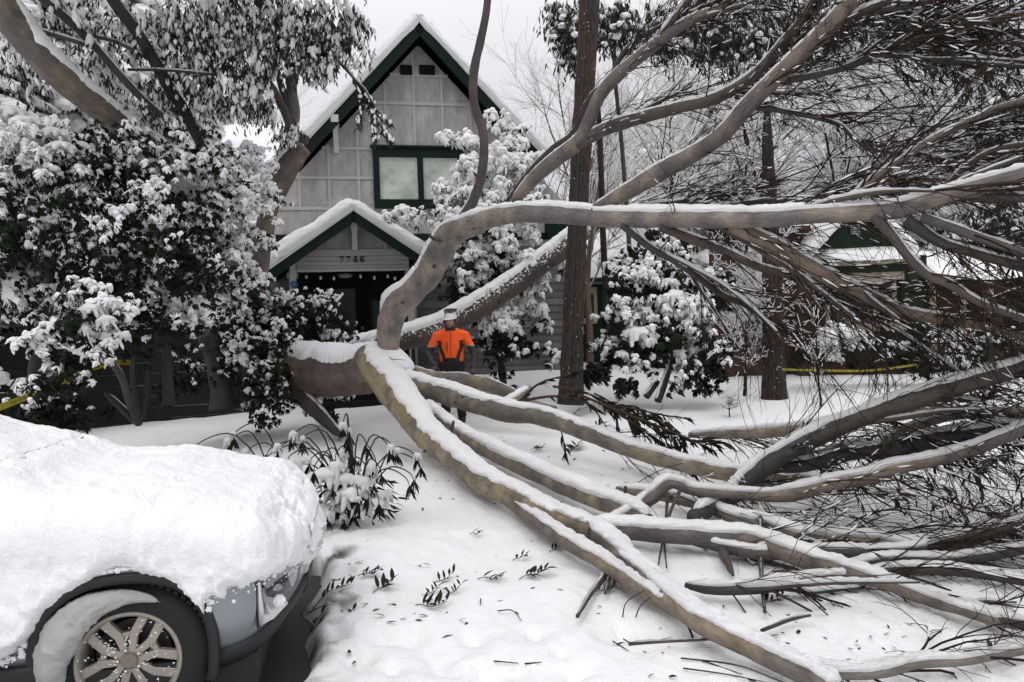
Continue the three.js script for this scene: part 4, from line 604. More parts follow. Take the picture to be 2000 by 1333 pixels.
{
  const mb = new MB(), rows = NX + capN + 1, pts = []; mb.grid(NA + 1, rows, (i, j) => { const p = bodyPoint(i, j); pts.push(p); return [p, p.x, p.y]; });
  const keep = []; for (let k = 0; k < mb.i.length; k += 3) { if (![0, 1, 2].some((q) => inArch(pts[mb.i[k + q]]))) keep.push(mb.i[k], mb.i[k + 1], mb.i[k + 2]); } mb.i = keep;
  const g = mb.make(); add(car, 'body', g, paint);
  // ---- snow on the car
  const N = g.attributes.normal, sb = new MB(), live = [], off = [];
  const lower = (x) => x > 0.36 ? table(x, [0.36, 0.44, 0.55, 0.7, 0.86], [0.645, 0.69, 0.715, 0.695, 0.61]) : x < -0.36 ? table(x, [-3.7, -0.95, -0.62, -0.53, -0.45, -0.36], [0.7, 0.72, 0.70, 0.45, 0.50, 0.60]) : WH + 0.02 + Math.sqrt(Math.max(0.01, 0.435 * 0.435 - x * x)) - 0.045;
  sb.grid(NA + 1, rows, (i, j) => {
    const k = j * (NA + 1) + i, p = pts[k], n = V(N.getX(k), N.getY(k), N.getZ(k)), q = p.clone();
    if (j > NX) n.set(1, 0.15, 0);
    if (n.dot(V(0, p.y - 0.6, p.z - ZC)) < 0 && j <= NX) n.negate();
    const arch = Math.abs(p.z - ZC) > 0.6 ? Math.hypot(p.x, p.y - WH - 0.02) - 0.428 : 1, e = Math.min(arch * 1.3 + 0.02, p.y - lower(p.x)) + 0.06 * fbm(p.x * 5, p.y * 5, p.z * 5, 2) + 0.04 * billow(p.x * 13, p.y * 13, p.z * 13, 2), up = clamp(n.y, 0, 1);
    const depth = 0.04 + 0.085 * sstep(up, 0.05, 0.75) + 0.02 * sstep(p.y, 0.85, 1.0) + 0.035 * sstep(p.x, 0.35, 0.6) + 0.085 * up * Math.exp(-(((p.x + 0.72) / 0.22) ** 2));
    let lump = 0.020 * billow(p.x * 6 + 3, p.y * 6, p.z * 6, 3) + 0.017 * billow(p.x * 15, p.y * 15, p.z * 15, 4) * (1 - 0.6 * up) + 0.03 * fbm(p.x * 1.7, p.y * 2, p.z * 1.7, 2);
    const near = 1 - sstep(e, 0.0, 0.28); lump += near * (1 - up) * (0.020 * billow(p.x * 21, p.y * 21, p.z * 21 + 3, 3) + 0.016 * fbm(p.x * 38, p.y * 38, p.z * 38, 2));
    let h = (depth + lump) * sstep(e, 0, 0.07 + 0.05 * up) - (e < 0.012 ? 0.03 : 0);
    off.push(h); q.addScaledVector(n, h * (1 - 0.45 * up)); q.y += h * 0.5 * up;
    return [q, p.x / 0.6, i / NA * 5];
  });
  const k2 = []; for (let k = 0; k < sb.i.length; k += 3) { const t = [sb.i[k], sb.i[k + 1], sb.i[k + 2]]; if (t.some((q) => off[q] > 0) && !t.some((q) => inArch(pts[q], 0.402))) k2.push(...t); } sb.i = k2;
  add(car, 'snow_load', sb.make(), M.snow);
  // loose crumbs along the lower edge of the snow
  seed = 301; const cr = new MB(), ico = LUMPY;
  for (let k = 0; k < 380; k++) { const x = rr(-0.62, 0.84), y0 = lower(x), a = V(x, y0 + gauss() * 0.05 - 0.005, 0), w = halfW(x), s = rr(0.002, 0.008) * (rnd() < 0.10 ? 2 : 1); if (Math.hypot(x, a.y - WH - 0.02) < 0.43) { const c = Math.atan2(a.y - WH - 0.02, x); a.x = Math.cos(c) * 0.437; a.y = WH + 0.02 + Math.sin(c) * 0.437; } cr.geo(ico, new THREE.Matrix4().makeScale(s * rr(0.8, 1.5), s * rr(0.7, 1.2), s).setPosition(a.x, a.y, ZC + w + rr(-0.005, 0.01))); }
  tag(cr.build('snow_crumbs', M.snowFar, car), null, null, null, 'stuff'); car.children.at(-1).geometry.translate(car.position.x, car.position.y, car.position.z);
}
const local = (mb, name, m, parent = car, label) => add(parent, name, mb.make(), m, label);
// black arch cladding, wheel wells, sills, lower bumper lip
for (const [wx, name] of [[0, 'front'], [-2.72, 'rear']]) {
  const c = new MB(), K = 46; c.grid(7, K, (i, j) => { const a = lerp(-0.42, Math.PI + 0.42, j / (K - 1)), sq = 1 + 0.035 * Math.cos(4 * (a - Math.PI / 2)) * -1, r = [0.36, 0.372, 0.385, 0.42, 0.43, 0.432, 0.425][i] * sq, z = [-0.35, 0.02, 0.066, 0.062, 0.054, 0.04, 0.0][i]; return [V(wx + Math.cos(a) * r, Math.max(0.27, WH + 0.02 + Math.sin(a) * r), z), i, j]; }); local(c, 'arch_cladding', plastic);
  const w = new MB(); w.grid(2, 30, (i, j) => { const a = lerp(-0.3, Math.PI + 0.3, j / 29); return [V(wx + Math.cos(a) * 0.415, WH + 0.02 + Math.sin(a) * 0.415, i ? 0.03 : -0.6), i, j]; }); w.grid(12, 2, (i, j) => { const a = i / 11 * Math.PI * 2; return [V(wx + Math.cos(a) * 0.42 * j, WH + Math.sin(a) * 0.42 * j, -0.45), i, j]; }); local(w, 'wheel_well', plastic);
}
{ const b = new MB(); b.geo(boxG(4.1, 0.16, 1.72, -1.45, 0.26, ZC)); b.geo(rboxG(2.0, 0.18, 0.05, 0.02, -1.36, 0.34, 0.045)); local(b, 'underside', plastic); }
{ // lower lip follows the bumper's bottom edge round the corner
  const b = new MB(), K = 60; b.grid(5, K, (i, j) => { const t = j / (K - 1) * 2 - 1, s = Math.sign(t), a = Math.abs(t), x = a > 0.35 ? lerp(0.865, 0.36, (a - 0.35) / 0.65) : 0.885, w = a > 0.35 ? halfW(x) : halfW(0.865) * a / 0.35, S = table(x, sx, sill); const pr = [[0.0, 0.012], [0.012, 0.0], [0.010, -0.045], [-0.03, -0.085], [-0.12, -0.09]][i]; return [V(x + (a <= 0.5 ? pr[0] : pr[0] * 0.3), S + pr[1], ZC - s * (w + (a > 0.35 ? pr[0] - 0.03 : 0))), i, j]; }); local(b, 'bumper_lip', plastic);
}
{ // fog lamp recess in the bumper's corner, with a bright surround and snow lying in it
  const f = (x, y, o = 0.004) => { const w = halfW(x), e = 0.002, nx = -(halfW(x + e) - halfW(x - e)) / (2 * e), n = V(nx, 0, 1).normalize(); return V(x, y, ZC + w - 0.008).addScaledVector(n, o); };
  const P = (mb, poly, o0) => { const c = poly.map(([x, y]) => f(x, y, o0)), b = poly.map(([x, y]) => f(x, y, -0.03)); const s = mb.count; for (const q of [...c, ...b]) { mb.p.push(q.x, q.y, q.z); mb.uv.push(q.x, q.y); } const n = poly.length; for (let k = 1; k + 1 < n; k++) mb.i.push(s, s + k, s + k + 1); for (let k = 0; k < n; k++) { const m = (k + 1) % n; mb.i.push(s + k, s + n + k, s + m, s + m, s + n + k, s + n + m); } };
  const g = new MB(); P(g, [[0.625, 0.74], [0.69, 0.75], [0.76, 0.75], [0.82, 0.75], [0.845, 0.62], [0.825, 0.53], [0.76, 0.495], [0.69, 0.475], [0.625, 0.46]], 0.006); const fog = local(g, 'bumper_corner', mat(0.10, 0.105, 0.115, { roughness: 0.4, metalness: 0.3 }));
  const d = new MB(); P(d, [[0.665, 0.63], [0.72, 0.645], [0.77, 0.645], [0.79, 0.56], [0.74, 0.535], [0.668, 0.52]], 0.010); local(d, 'fog_lamp', mat(0.012, 0.012, 0.013, { roughness: 0.2 }), fog);
  const c = new MB(); P(c, [[0.622, 0.69], [0.634, 0.685], [0.645, 0.52], [0.69, 0.495], [0.76, 0.51], [0.765, 0.495], [0.69, 0.475], [0.622, 0.478]], 0.016); local(c, 'bright_surround', chrome, fog);
  const k = new MB(), line = [[0.612, 0.70], [0.612, 0.46]].map(([x, y]) => f(x, y, 0.002)); k.tube(line, [0.005, 0.005], 5); local(k, 'panel_gap', M.dark, fog);
  const s0 = f(0.715, 0.545, 0.012); const sn = sdfMesh((x, y, z) => smin(ellip(x, y, z, [s0.x, s0.y, s0.z], [0.055, 0.035, 0.03]), ellip(x, y, z, [s0.x - 0.045, s0.y + 0.05, s0.z + 0.015], [0.016, 0.055, 0.018]), 0.03) + 0.006 * billow(x * 40, y * 40, z * 40, 2), [s0.x - 0.1, s0.y - 0.06, s0.z - 0.06], [s0.x + 0.1, s0.y + 0.13, s0.z + 0.06], 0.006); add(fog, 'snow', sn, M.snow);
}
{ // headlight and side marker, mostly under snow; door seam; windscreen, side glass, mirror
  const h = new MB(); h.grid(8, 5, (i, j) => { const x = 0.44 + 0.36 * i / 7, w = halfW(x) + 0.003; return [V(x, 0.79 + 0.1 * j / 4, ZC + w - 0.05 - 0.03 * j / 4), i, j]; }); local(h, 'headlight', new THREE.MeshPhysicalMaterial({ color: rgb(0.25, 0.26, 0.27), roughness: 0.1, clearcoat: 1 }));
  for (const x of [-0.60, -1.62]) { const d = new MB(); d.tube([0.1, 0.3, 0.6, 0.9, 1.0].map((q) => { const p = section(x, q * 0.25); p.z += 0.002; return p; }), Array(5).fill(0.006), 5); local(d, 'door_seam', M.dark); }
  const gl = mat(0.015, 0.017, 0.02, { roughness: 0.12 }), w = new MB(); w.grid(10, 10, (i, j) => { const p = section(lerp(-0.8, -1.5, j / 9), lerp(0.36, 0.64, i / 9)); p.y += 0.006; return [p, i, j]; }); local(w, 'windscreen', gl);
  for (const s of [0, 1]) { const q = new MB(); q.grid(12, 5, (i, j) => { const a = lerp(0.27, 0.36, j / 4), p = section(lerp(-3.2, -1.35, i / 11), s ? 1 - a : a); p.z += s ? -0.006 : 0.006; return [p, i, j]; }); local(q, 'side_window', gl); }
  const m = new MB(); m.geo(rboxG(0.14, 0.16, 0.2, 0.05, -1.02, 1.06, 0.14)); m.geo(boxG(0.05, 0.05, 0.14, -1.0, 1.0, 0.03)); local(m, 'wing_mirror', paint);
  const hd = new MB(); hd.geo(rboxG(0.2, 0.035, 0.03, 0.012, -1.48, 0.88, 0.06)); local(hd, 'door_handle', paint);
}
car.traverse((m) => { if (!m.isMesh) return; const p = m.geometry.attributes.position; for (let k = 0; k < p.count; k++) if (p.getX(k) > 0.5) p.setX(k, 0.5 + (p.getX(k) - 0.5) * 0.76); m.geometry.computeVertexNormals(); });
// wheels: tyre, alloy rim of five forked spokes, hub, nuts
function wheel(wx, near) {
  const root = new THREE.Group(); root.name = 'wheel'; root.position.set(wx, WH, near ? 0 : 2 * ZC); if (!near) root.rotation.y = Math.PI; car.add(root);
  const prof = [[0.235, 0.0], [0.26, 0.012], [0.30, 0.018], [0.335, 0.012], [0.358, -0.005], [0.372, -0.03], [0.375, -0.06], [0.375, -0.18], [0.36, -0.23], [0.30, -0.235], [0.235, -0.22]].map(([a, b]) => new THREE.Vector2(a, b));
  const ty = new MB(); ty.geo(new THREE.LatheGeometry(prof, 72).rotateX(Math.PI / 2)); for (let k = 0; k < 60; k++) for (const z of [-0.025, -0.085, -0.145]) ty.geo(boxG(0.024, 0.014, 0.045, 0, 0.374, z + 0).rotateZ((k + (z < -0.1 ? 0.5 : 0)) / 60 * Math.PI * 2)); add(root, 'tyre', ty.make(), rubber);
  const rim = new MB(); rim.geo(new THREE.LatheGeometry([[0.198, -0.17], [0.205, -0.06], [0.212, -0.01], [0.222, 0.008], [0.236, 0.010], [0.240, 0.0], [0.237, -0.02]].map(([a, b]) => new THREE.Vector2(a, b)), 72).rotateX(Math.PI / 2));
  const spoke = (poly, z0, z1) => rim.geo(new THREE.ExtrudeGeometry(new THREE.Shape(poly.map(([a, b]) => new THREE.Vector2(a, b))), { depth: z1 - z0, bevelEnabled: true, bevelSize: 0.005, bevelThickness: 0.006, bevelSegments: 2 }).translate(0, 0, z0));
  for (let k = 0; k < 5; k++) {
    const a = k / 5 * Math.PI * 2 + Math.PI / 2 + 0.1, R = (p) => p.map(([r, t]) => [Math.cos(a + t) * r, Math.sin(a + t) * r]);
    for (const s of [-1, 1]) { // two ribs that run out side by side, then part towards the rim
      spoke(R([[0.045, s * 0.15], [0.045, s * 0.62], [0.12, s * 0.40], [0.212, s * 0.52], [0.212, s * 0.34], [0.13, s * 0.16], [0.09, s * 0.14]]), -0.045, -0.022);
    }
    spoke(R([[0.12, -0.40], [0.12, 0.40], [0.138, 0.36], [0.138, -0.36]].map(([r, t]) => [r, t])), -0.05, -0.03);
  }
  rim.geo(new THREE.CylinderGeometry(0.062, 0.07, 0.03, 28).rotateX(Math.PI / 2).translate(0, 0, -0.035)); add(root, 'rim', rim.make(), alloy);
  add(root, 'hub_cap', new THREE.CylinderGeometry(0.034, 0.036, 0.02, 24).rotateX(Math.PI / 2).translate(0, 0, -0.018), mat(0.2, 0.17, 0.14, { roughness: 0.6 }));
  for (let k = 0; k < 5; k++) { const a = k / 5 * Math.PI * 2 + 0.6; add(root, 'wheel_nut', new THREE.SphereGeometry(0.0105, 10, 8).translate(Math.cos(a) * 0.052, Math.sin(a) * 0.052, -0.012), chrome); }
  add(root, 'brake_disc', new THREE.CylinderGeometry(0.17, 0.17, 0.02, 36).rotateX(Math.PI / 2).translate(0, 0, -0.11), mat(0.05, 0.047, 0.045, { metalness: 0.3, roughness: 0.5 }));
  add(root, 'wheel_back', new THREE.CylinderGeometry(0.2, 0.2, 0.02, 36).rotateX(Math.PI / 2).translate(0, 0, -0.17), M.dark);
  return root;
}
const fw = wheel(0, true); wheel(-2.72, true); wheel(0, false); wheel(-2.72, false);
{ // snow packed on the front tyre, thickest up to the rear of it; a dusting on the rim
  const mb = new MB(), K = 150, S = 40; mb.grid(S, K, (i, j) => { const t = j / (K - 1), a = lerp(3.50, 1.05, t), w = Math.sin(Math.PI * clamp(t * 1.02, 0, 1)) ** 0.45, q = i / (S - 1) * Math.PI * 2, big = lerp(0.082, 0.034, sstep(t, 0.3, 0.95)); const rr0 = big * w * (1 + 0.30 * fbm(a * 3, Math.cos(q) * 1.5, Math.sin(q) * 1.5, 3) + 0.20 * billow(a * 6, Math.cos(q) * 1.6, Math.sin(q) * 1.6, 4)) + 0.001, R = lerp(0.318, 0.325, t); return [V(Math.cos(a) * (R + Math.cos(q) * rr0 * 1.0), Math.sin(a) * (R + Math.cos(q) * rr0 * 1.0), 0.045 + Math.sin(q) * rr0 * 0.75), i, j / 3]; }, false);
  add(fw, 'tyre_snow', mb.make(), M.snow);
  seed = 88; const d = new MB(), ico = new THREE.IcosahedronGeometry(1, 1); for (let k = 0; k < 160; k++) { const a = rnd() * 6.28, r = rr(0.06, 0.23), s = rr(0.0012, 0.004); d.geo(ico, new THREE.Matrix4().makeScale(s * 1.6, s, s * 0.6).setPosition(Math.cos(a) * r, Math.sin(a) * r, r > 0.2 ? 0.006 : -0.016)); } tag(add(fw, 'snow_crumbs', d.make(), M.snowFar), null, null, null, 'stuff');
}
// ---------------------------------------------------------------- the worker who stands behind the limb, both hands on it
{
  const D = 12.0, foot = at(884, 760, D); foot.y = gh(foot.x, foot.z) - 0.02;
  const person = thing('person', 'person in orange and black jacket and white helmet, both gloved hands on a fallen limb', 'person', foot);
  const faceYaw = -0.35; // head turned towards the house door side
  const lh = at(848, 723, 11.42).sub(foot), rh = at(925, 728, 11.44).sub(foot); // hands, in the person's frame (x to the viewer's right)
  const S = 1.79 / 1.8, hipY = 0.93, shY = 1.45, nk = [0.0, 1.52, -0.01];
  const LS = [-0.225, shY - 0.035, -0.01], RS = [0.225, shY - 0.035, -0.01], LE = [-0.375, 1.14, 0.06], RE = [0.375, 1.13, 0.06], LW = [lh.x - 0.01, lh.y + 0.07, lh.z - 0.06], RW = [rh.x + 0.0, rh.y + 0.07, rh.z - 0.06];
  const head = [0.005, 1.665, 0.02], cy = Math.cos(faceYaw), sy = Math.sin(faceYaw), hl = (x, y, z) => { const dx = x - head[0], dz = z - head[2]; return [dx * cy - dz * sy, y - head[1], dx * sy + dz * cy]; };
  const hm = new THREE.Matrix4().makeRotationY(faceYaw).setPosition(...head);
  const headF = (x, y, z) => { const [a, b, c] = hl(x, y, z); let d = ellip(a, b, c, [0, 0.02, -0.01], [0.076, 0.115, 0.095]); d = smin(d, ellip(a, b, c, [0, -0.06, 0.025], [0.055, 0.062, 0.062]), 0.05); d = smin(d, capsule(a, b, c, [0, 0.012, 0.082], [0, -0.022, 0.105], 0.010, 0.014), 0.02); d = smin(d, ellip(a, b, c, [0, -0.085, 0.062], [0.028, 0.022, 0.022]), 0.02); for (const s of [-1, 1]) { d = smin(d, ellip(a, b, c, [s * 0.032, 0.036, 0.072], [0.03, 0.012, 0.016]), 0.015); d = smin(d, ellip(a, b, c, [s * 0.078, -0.005, -0.005], [0.012, 0.032, 0.02]), 0.01); d = Math.max(d, -ellip(a, b, c, [s * 0.031, 0.012, 0.09], [0.018, 0.009, 0.012])); } d = smin(d, ellip(a, b, c, [0, -0.048, 0.082], [0.026, 0.006, 0.01]), 0.008); return d; };
  const arm = (x, y, z, e) => smin(smin(capsule(x, y, z, LS, LE, 0.062 + e, 0.048 + e), capsule(x, y, z, LE, LW, 0.046 + e, 0.032 + e), 0.03), smin(capsule(x, y, z, RS, RE, 0.062 + e, 0.048 + e), capsule(x, y, z, RE, RW, 0.046 + e, 0.032 + e), 0.03), 0.02);
  const torso = (x, y, z, e) => { let d = smin(ellip(x, y, z, [0, 1.30, -0.01], [0.19 + e, 0.21 + e, 0.125 + e]), ellip(x, y, z, [0, 1.05, 0], [0.165 + e, 0.2 + e, 0.115 + e]), 0.12); for (const q of [LS, RS]) d = smin(d, capsule(x, y, z, [0, 1.45, -0.015], q, 0.082 + e, 0.07 + e), 0.08); return smin(d, capsule(x, y, z, [0, 1.42, -0.015], nk, 0.08 + e, 0.062 + e), 0.05); };
  const LK = [-0.115, 0.50, 0.04], RK = [0.12, 0.50, 0.04], LA = [-0.12, 0.09, -0.02], RA = [0.135, 0.09, -0.02];
  const legs = (x, y, z, e) => { let d = smin(capsule(x, y, z, [-0.09, hipY, 0], LK, 0.092 + e, 0.066 + e), capsule(x, y, z, LK, LA, 0.064 + e, 0.05 + e), 0.04); const r = smin(capsule(x, y, z, [0.09, hipY, 0], RK, 0.092 + e, 0.066 + e), capsule(x, y, z, RK, RA, 0.064 + e, 0.05 + e), 0.04); d = smin(d, r, 0.03); return smin(d, ellip(x, y, z, [0, 0.96, 0], [0.165 + e, 0.12 + e, 0.115 + e]), 0.08); };
  const skin = mat(1, 1, 1, { vertexColors: true, roughness: 0.6 });
  const skinCol = (x, y, z) => { const [a, b, c] = hl(x, y, z); if (b > -0.14) { if (Math.hypot(Math.abs(a) - 0.031, b - 0.012) < 0.011 && c > 0.04) return [0.03, 0.025, 0.02]; if (b > 0.03 && b < 0.043 && c > 0.05 && Math.abs(a) > 0.012) return [0.05, 0.03, 0.02]; if (Math.abs(b + 0.05) < 0.005 && Math.abs(a) < 0.026) return [0.22, 0.09, 0.07]; const st = sstep(-b, 0.04, 0.075) * (c > 0 ? 1 : 0.6); return [lerp(0.46, 0.24, st), lerp(0.25, 0.145, st), lerp(0.17, 0.105, st)]; } return [0.3, 0.17, 0.12]; };
  add(person, 'body', sdfMesh((x, y, z) => { let d = smin(headF(x, y, z), capsule(x, y, z, nk, [0, 1.6, 0], 0.055, 0.052), 0.03); if (y < 1.56) d = smin(d, smin(torso(x, y, z, -0.03), smin(arm(x, y, z, -0.012), legs(x, y, z, -0.015), 0.03), 0.03), 0.03); return d; }, [-0.62, 0.02, -0.3], [0.62, 1.82, 0.7], 0.0115, skinCol), skin);
  // jacket: hi-vis orange with black flanks, hem and sleeves
  const orange = [1.0, 0.108, 0.005], black = [0.016, 0.015, 0.015], grey = [0.28, 0.29, 0.30];
  const jcol = (x, y, z) => {
    const a = Math.abs(x), armD = Math.min(capsule(x, y, z, LS, LE, 0.06, 0.05), capsule(x, y, z, RS, RE, 0.06, 0.05)), onArm = a > 0.235 || (a > 0.2 && y < 1.33 && armD < 0.03);
    if (onArm) { const s = clamp((shY - y) / (shY - 1.14), -0.5, 2); return s < 0.60 ? orange : s < 0.66 ? grey : black; }
    if (y < 1.2 && Math.min(capsule(x, y, z, LE, LW, 0.046, 0.032), capsule(x, y, z, RE, RW, 0.046, 0.032)) < 0.016) return black; if (y > 1.5 && a < 0.085) return black;
    if (z > -0.02) { // front
      if (a < 0.006) return black; if (x > -0.068 && x < -0.05 && y > 1.17 && y < 1.33) return black; // zip and chest pocket
      if (y < 1.065 && a < 0.115) return black;
      const curve = 0.185 - 0.075 * sstep(1.30 - y, 0.0, 0.26), wid = 0.05; if (y < 1.30 && a > curve - wid * 0.6 && a < curve + wid * 0.55) return black; if (y >= 1.24 && y < 1.345 && a > 0.14) return black;
      return orange;
    }
    return y > 1.25 ? orange : black;
  };
  const fold = (x, y, z) => 0.006 * noise(x * 9, y * 14, z * 9) + 0.003 * noise(x * 25, y * 20, z * 25);
  add(person, 'jacket', sdfMesh((x, y, z) => Math.max(smin(torso(x, y, z, 0.012), arm(x, y, z, 0.010), 0.035), 0.90 - y, y - 1.56) + fold(x, y, z), [-0.6, 0.86, -0.3], [0.6, 1.6, 0.7], 0.0095, jcol), mat(1, 1, 1, { vertexColors: true, roughness: 0.7 }));
  add(person, 'trousers', sdfMesh((x, y, z) => Math.max(legs(x, y, z, 0.018), y - 1.0, 0.1 - y) + fold(x, y, z) * 1.3, [-0.32, 0.05, -0.25], [0.32, 1.05, 0.25], 0.014), mat(0.013, 0.013, 0.014));
  for (const A of [LA, RA]) add(person, 'boot', sdfMesh((x, y, z) => Math.max(smin(capsule(x, y, z, [A[0], 0.2, A[2]], [A[0], 0.07, A[2]], 0.062, 0.058), capsule(x, y, z, [A[0], 0.05, A[2]], [A[0] * 1.15, 0.045, A[2] + 0.17], 0.052, 0.045), 0.04), -y), [A[0] - 0.14, -0.02, A[2] - 0.14], [A[0] + 0.14, 0.28, A[2] + 0.28], 0.012), mat(0.02, 0.016, 0.013));
  // gloves: palm, four fingers curled over the bark, thumb from the palm's side
  for (const [h, w, s] of [[lh, LW, -1], [rh, RW, 1]]) {
    const bones = [], px = h.x, py = h.y, pz = h.z; bones.push([[w[0], w[1], w[2]], [px, py + 0.028, pz - 0.01], 0.034, 0.03]);
    const fr = [[-0.036, 0.052, 0.0105], [-0.012, 0.062, 0.011], [0.012, 0.058, 0.011], [0.035, 0.046, 0.0098]];
    for (const [dx, l, r] of fr) { const k = dx * s, a = [px + k * 0.75, py + 0.026, pz + 0.005], b = [px + k * 1.05, py + 0.026, pz + 0.05], c = [px + k * 1.1, py + 0.004, pz + 0.05 + l * 0.55], e = [px + k * 1.1, py - 0.03, pz + 0.05 + l * 0.75]; bones.push([a, b, r * 1.15, r * 1.1], [b, c, r * 1.1, r], [c, e, r, r * 0.85]); }
    bones.push([[px - s * 0.02, py + 0.03, pz - 0.02], [px - s * 0.058, py + 0.02, pz + 0.012], 0.016, 0.013], [[px - s * 0.058, py + 0.02, pz + 0.012], [px - s * 0.068, py + 0.0, pz + 0.05], 0.013, 0.0105]);
    add(person, 'glove', sdfMesh((x, y, z) => { let d = 1; for (const [a, b, r0, r1] of bones) d = smin(d, capsule(x, y, z, a, b, r0, r1), 0.012); return d; }, [px - 0.13, py - 0.08, pz - 0.16], [px + 0.13, py + 0.16, pz + 0.17], 0.0055, (x, y, z) => { const k = noise(x * 60, y * 60, z * 60) > 0.1 ? 1 : 0.25; return [0.07 * k + 0.01, 0.06 * k + 0.01, 0.05 * k + 0.01]; }), mat(1, 1, 1, { vertexColors: true, roughness: 0.9 }));
  }
  // collar, helmet with brim, raised visor and ear defenders
  add(person, 'collar', new THREE.TorusGeometry(0.066, 0.022, 8, 24).rotateX(Math.PI / 2).scale(1, 1.3, 1).translate(0, 1.535, -0.005), mat(0.012, 0.012, 0.012));
  const hg = new THREE.Group(); hg.name = 'helmet'; hg.applyMatrix4(hm); person.add(hg);
  const shell = new MB(); shell.grid(33, 12, (i, j) => { const a = i / 32 * Math.PI * 2, t = j / 11 * Math.PI / 2, r = Math.cos(t) * (1 + 0.02 * Math.cos(6 * a)); return [V(Math.sin(a) * r * 0.108, 0.045 + Math.sin(t) * 0.115, Math.cos(a) * r * 0.135 - 0.008), i, j]; });
  shell.grid(33, 4, (i, j) => { const a = i / 32 * Math.PI * 2, f = Math.max(0, Math.cos(a)) ** 2, r = 1 + (0.06 + 0.30 * f) * [0, 1, 1, 0][j]; return [V(Math.sin(a) * r * 0.106, 0.047 - (0.012 + 0.016 * f) * [0, 1, 1.5, 1][j], Math.cos(a) * r * 0.133 - 0.008), i, j]; });
  add(hg, 'helmet_shell', shell.make(), mat(0.72, 0.72, 0.70, { roughness: 0.4 }));
  const vent = new MB(); for (const s of [-1, 0, 1]) vent.geo(boxG(0.018, 0.01, 0.04).rotateX(-0.7).translate(s * 0.045, 0.135 - Math.abs(s) * 0.01, 0.068)); add(hg, 'helmet_vent', vent.make(), M.dark);
  const vis = new MB(); vis.grid(17, 4, (i, j) => { const a = (i / 16 - 0.5) * 2.1, r = 0.138 + j * 0.006; return [V(Math.sin(a) * r * 0.9, 0.125 + j * 0.018 + 0.02 * Math.cos(a), Math.cos(a) * r - 0.03 - j * 0.03), i, j]; }); add(hg, 'visor', vis.make(), mat(0.03, 0.03, 0.03, { side: THREE.DoubleSide }));
  for (const s of [-1, 1]) { add(hg, 'ear_defender', new THREE.SphereGeometry(0.042, 16, 12).scale(0.55, 1.05, 0.85).translate(s * 0.108, -0.005 + 0.0, -0.005), s > 0 ? mat(0.08, 0.08, 0.08) : mat(0.05, 0.05, 0.05)); const b = new MB(); b.tube([V(s * 0.112, 0.02, -0.005), V(s * 0.122, 0.09, -0.02), V(s * 0.10, 0.15, -0.03)], [0.006, 0.006, 0.006], 6); add(hg, 'ear_defender_arm', b.make(), M.dark); }
  const st = new MB(); for (const s of [-1, 1]) st.tube([V(s * 0.09, 0.04, 0.02), V(s * 0.082, -0.05, 0.03), V(s * 0.04, -0.115, 0.055), V(0, -0.122, 0.06)], [0.005, 0.005, 0.005, 0.005], 5); add(hg, 'chin_strap', st.make(), M.dark);
}
// ---------------------------------------------------------------- leaf rosettes under snow
function rosette(k, drop) { // seven drooping leaves, unit size
  seed = 500 + k; const lv = new MB(), sn = new MB(), leaf = bladeGeo(1, 0.30, 0.4, 4);
  const n = 7;
  for (let i = 0; i < n; i++) {
    const a = i / n * Math.PI * 2 + gauss() * 0.25, el = -drop + gauss() * 0.22, d = V(Math.cos(a) * Math.cos(el), Math.sin(el), Math.sin(a) * Math.cos(el)), s = rr(0.75, 1.15);
    lv.geo(leaf, orient(V(0, 0, 0), d, 0, s));
    const L = rr(0.7, 1.05), w0 = rr(0.10, 0.19), m = orient(V(0, 0.035, 0), d, 0, s), g = new MB();
    g.grid(9, 7, (p, q) => { const t = q / 6, b = p / 8 * Math.PI * 2, w = w0 * (0.35 + 0.75 * Math.sin(Math.PI * Math.pow(clamp(t, 0.02, 0.985), 1.25))) * (q === 6 ? 0.15 : 1), z = L * t, y = -0.35 * t * t * 0.9 * L; return [V(Math.cos(b) * w, y + 0.05 + Math.max(-0.04, Math.sin(b) * w * 0.95), z), 0, 0]; });
    sn.geo(g.make(), m);
  }
  const dome = new THREE.IcosahedronGeometry(0.27, 2); dome.scale(1.1, 0.55, 1.1); sn.geo(dome, new THREE.Matrix4().makeTranslation(0, 0.08, 0));
  const mk = (mb, wob) => { const g = mb.make(), p = g.attributes.position; if (wob) { for (let i = 0; i < p.count; i++) { const x = p.getX(i), y = p.getY(i), z = p.getZ(i), w = 1 + wob * fbm(x * 5 + k * 9, y * 5, z * 5, 2); p.setXYZ(i, x * w, y * w, z * w); } g.computeVertexNormals(); } return g; };
  return { leaf: mk(lv, 0), snow: mk(sn, 0.18) };
}
const ROS = [rosette(0, 0.35), rosette(1, 0.6), rosette(2, 0.85), rosette(3, 1.05)];
// one blob of snow that sags over several rosettes
const LUMP = [0, 1, 2].map((k) => { const g = new THREE.IcosahedronGeometry(1, 4), p = g.attributes.position; for (let i = 0; i < p.count; i++) { const v = V(p.getX(i), p.getY(i), p.getZ(i)), lob = 1 + 0.34 * billow(v.x * 1.3 + k * 7, v.y * 0.8, v.z * 1.3, 2) + 0.06 * fbm(v.x * 5, v.y * 5 + k, v.z * 5, 2); v.multiplyScalar(lob); if (v.y < 0) v.y *= 0.55 + 0.9 * Math.max(0, noise(v.x * 3 + k, 1, v.z * 3)); p.setXYZ(i, v.x, v.y * 0.8, v.z); } g.computeVertexNormals(); return g; });

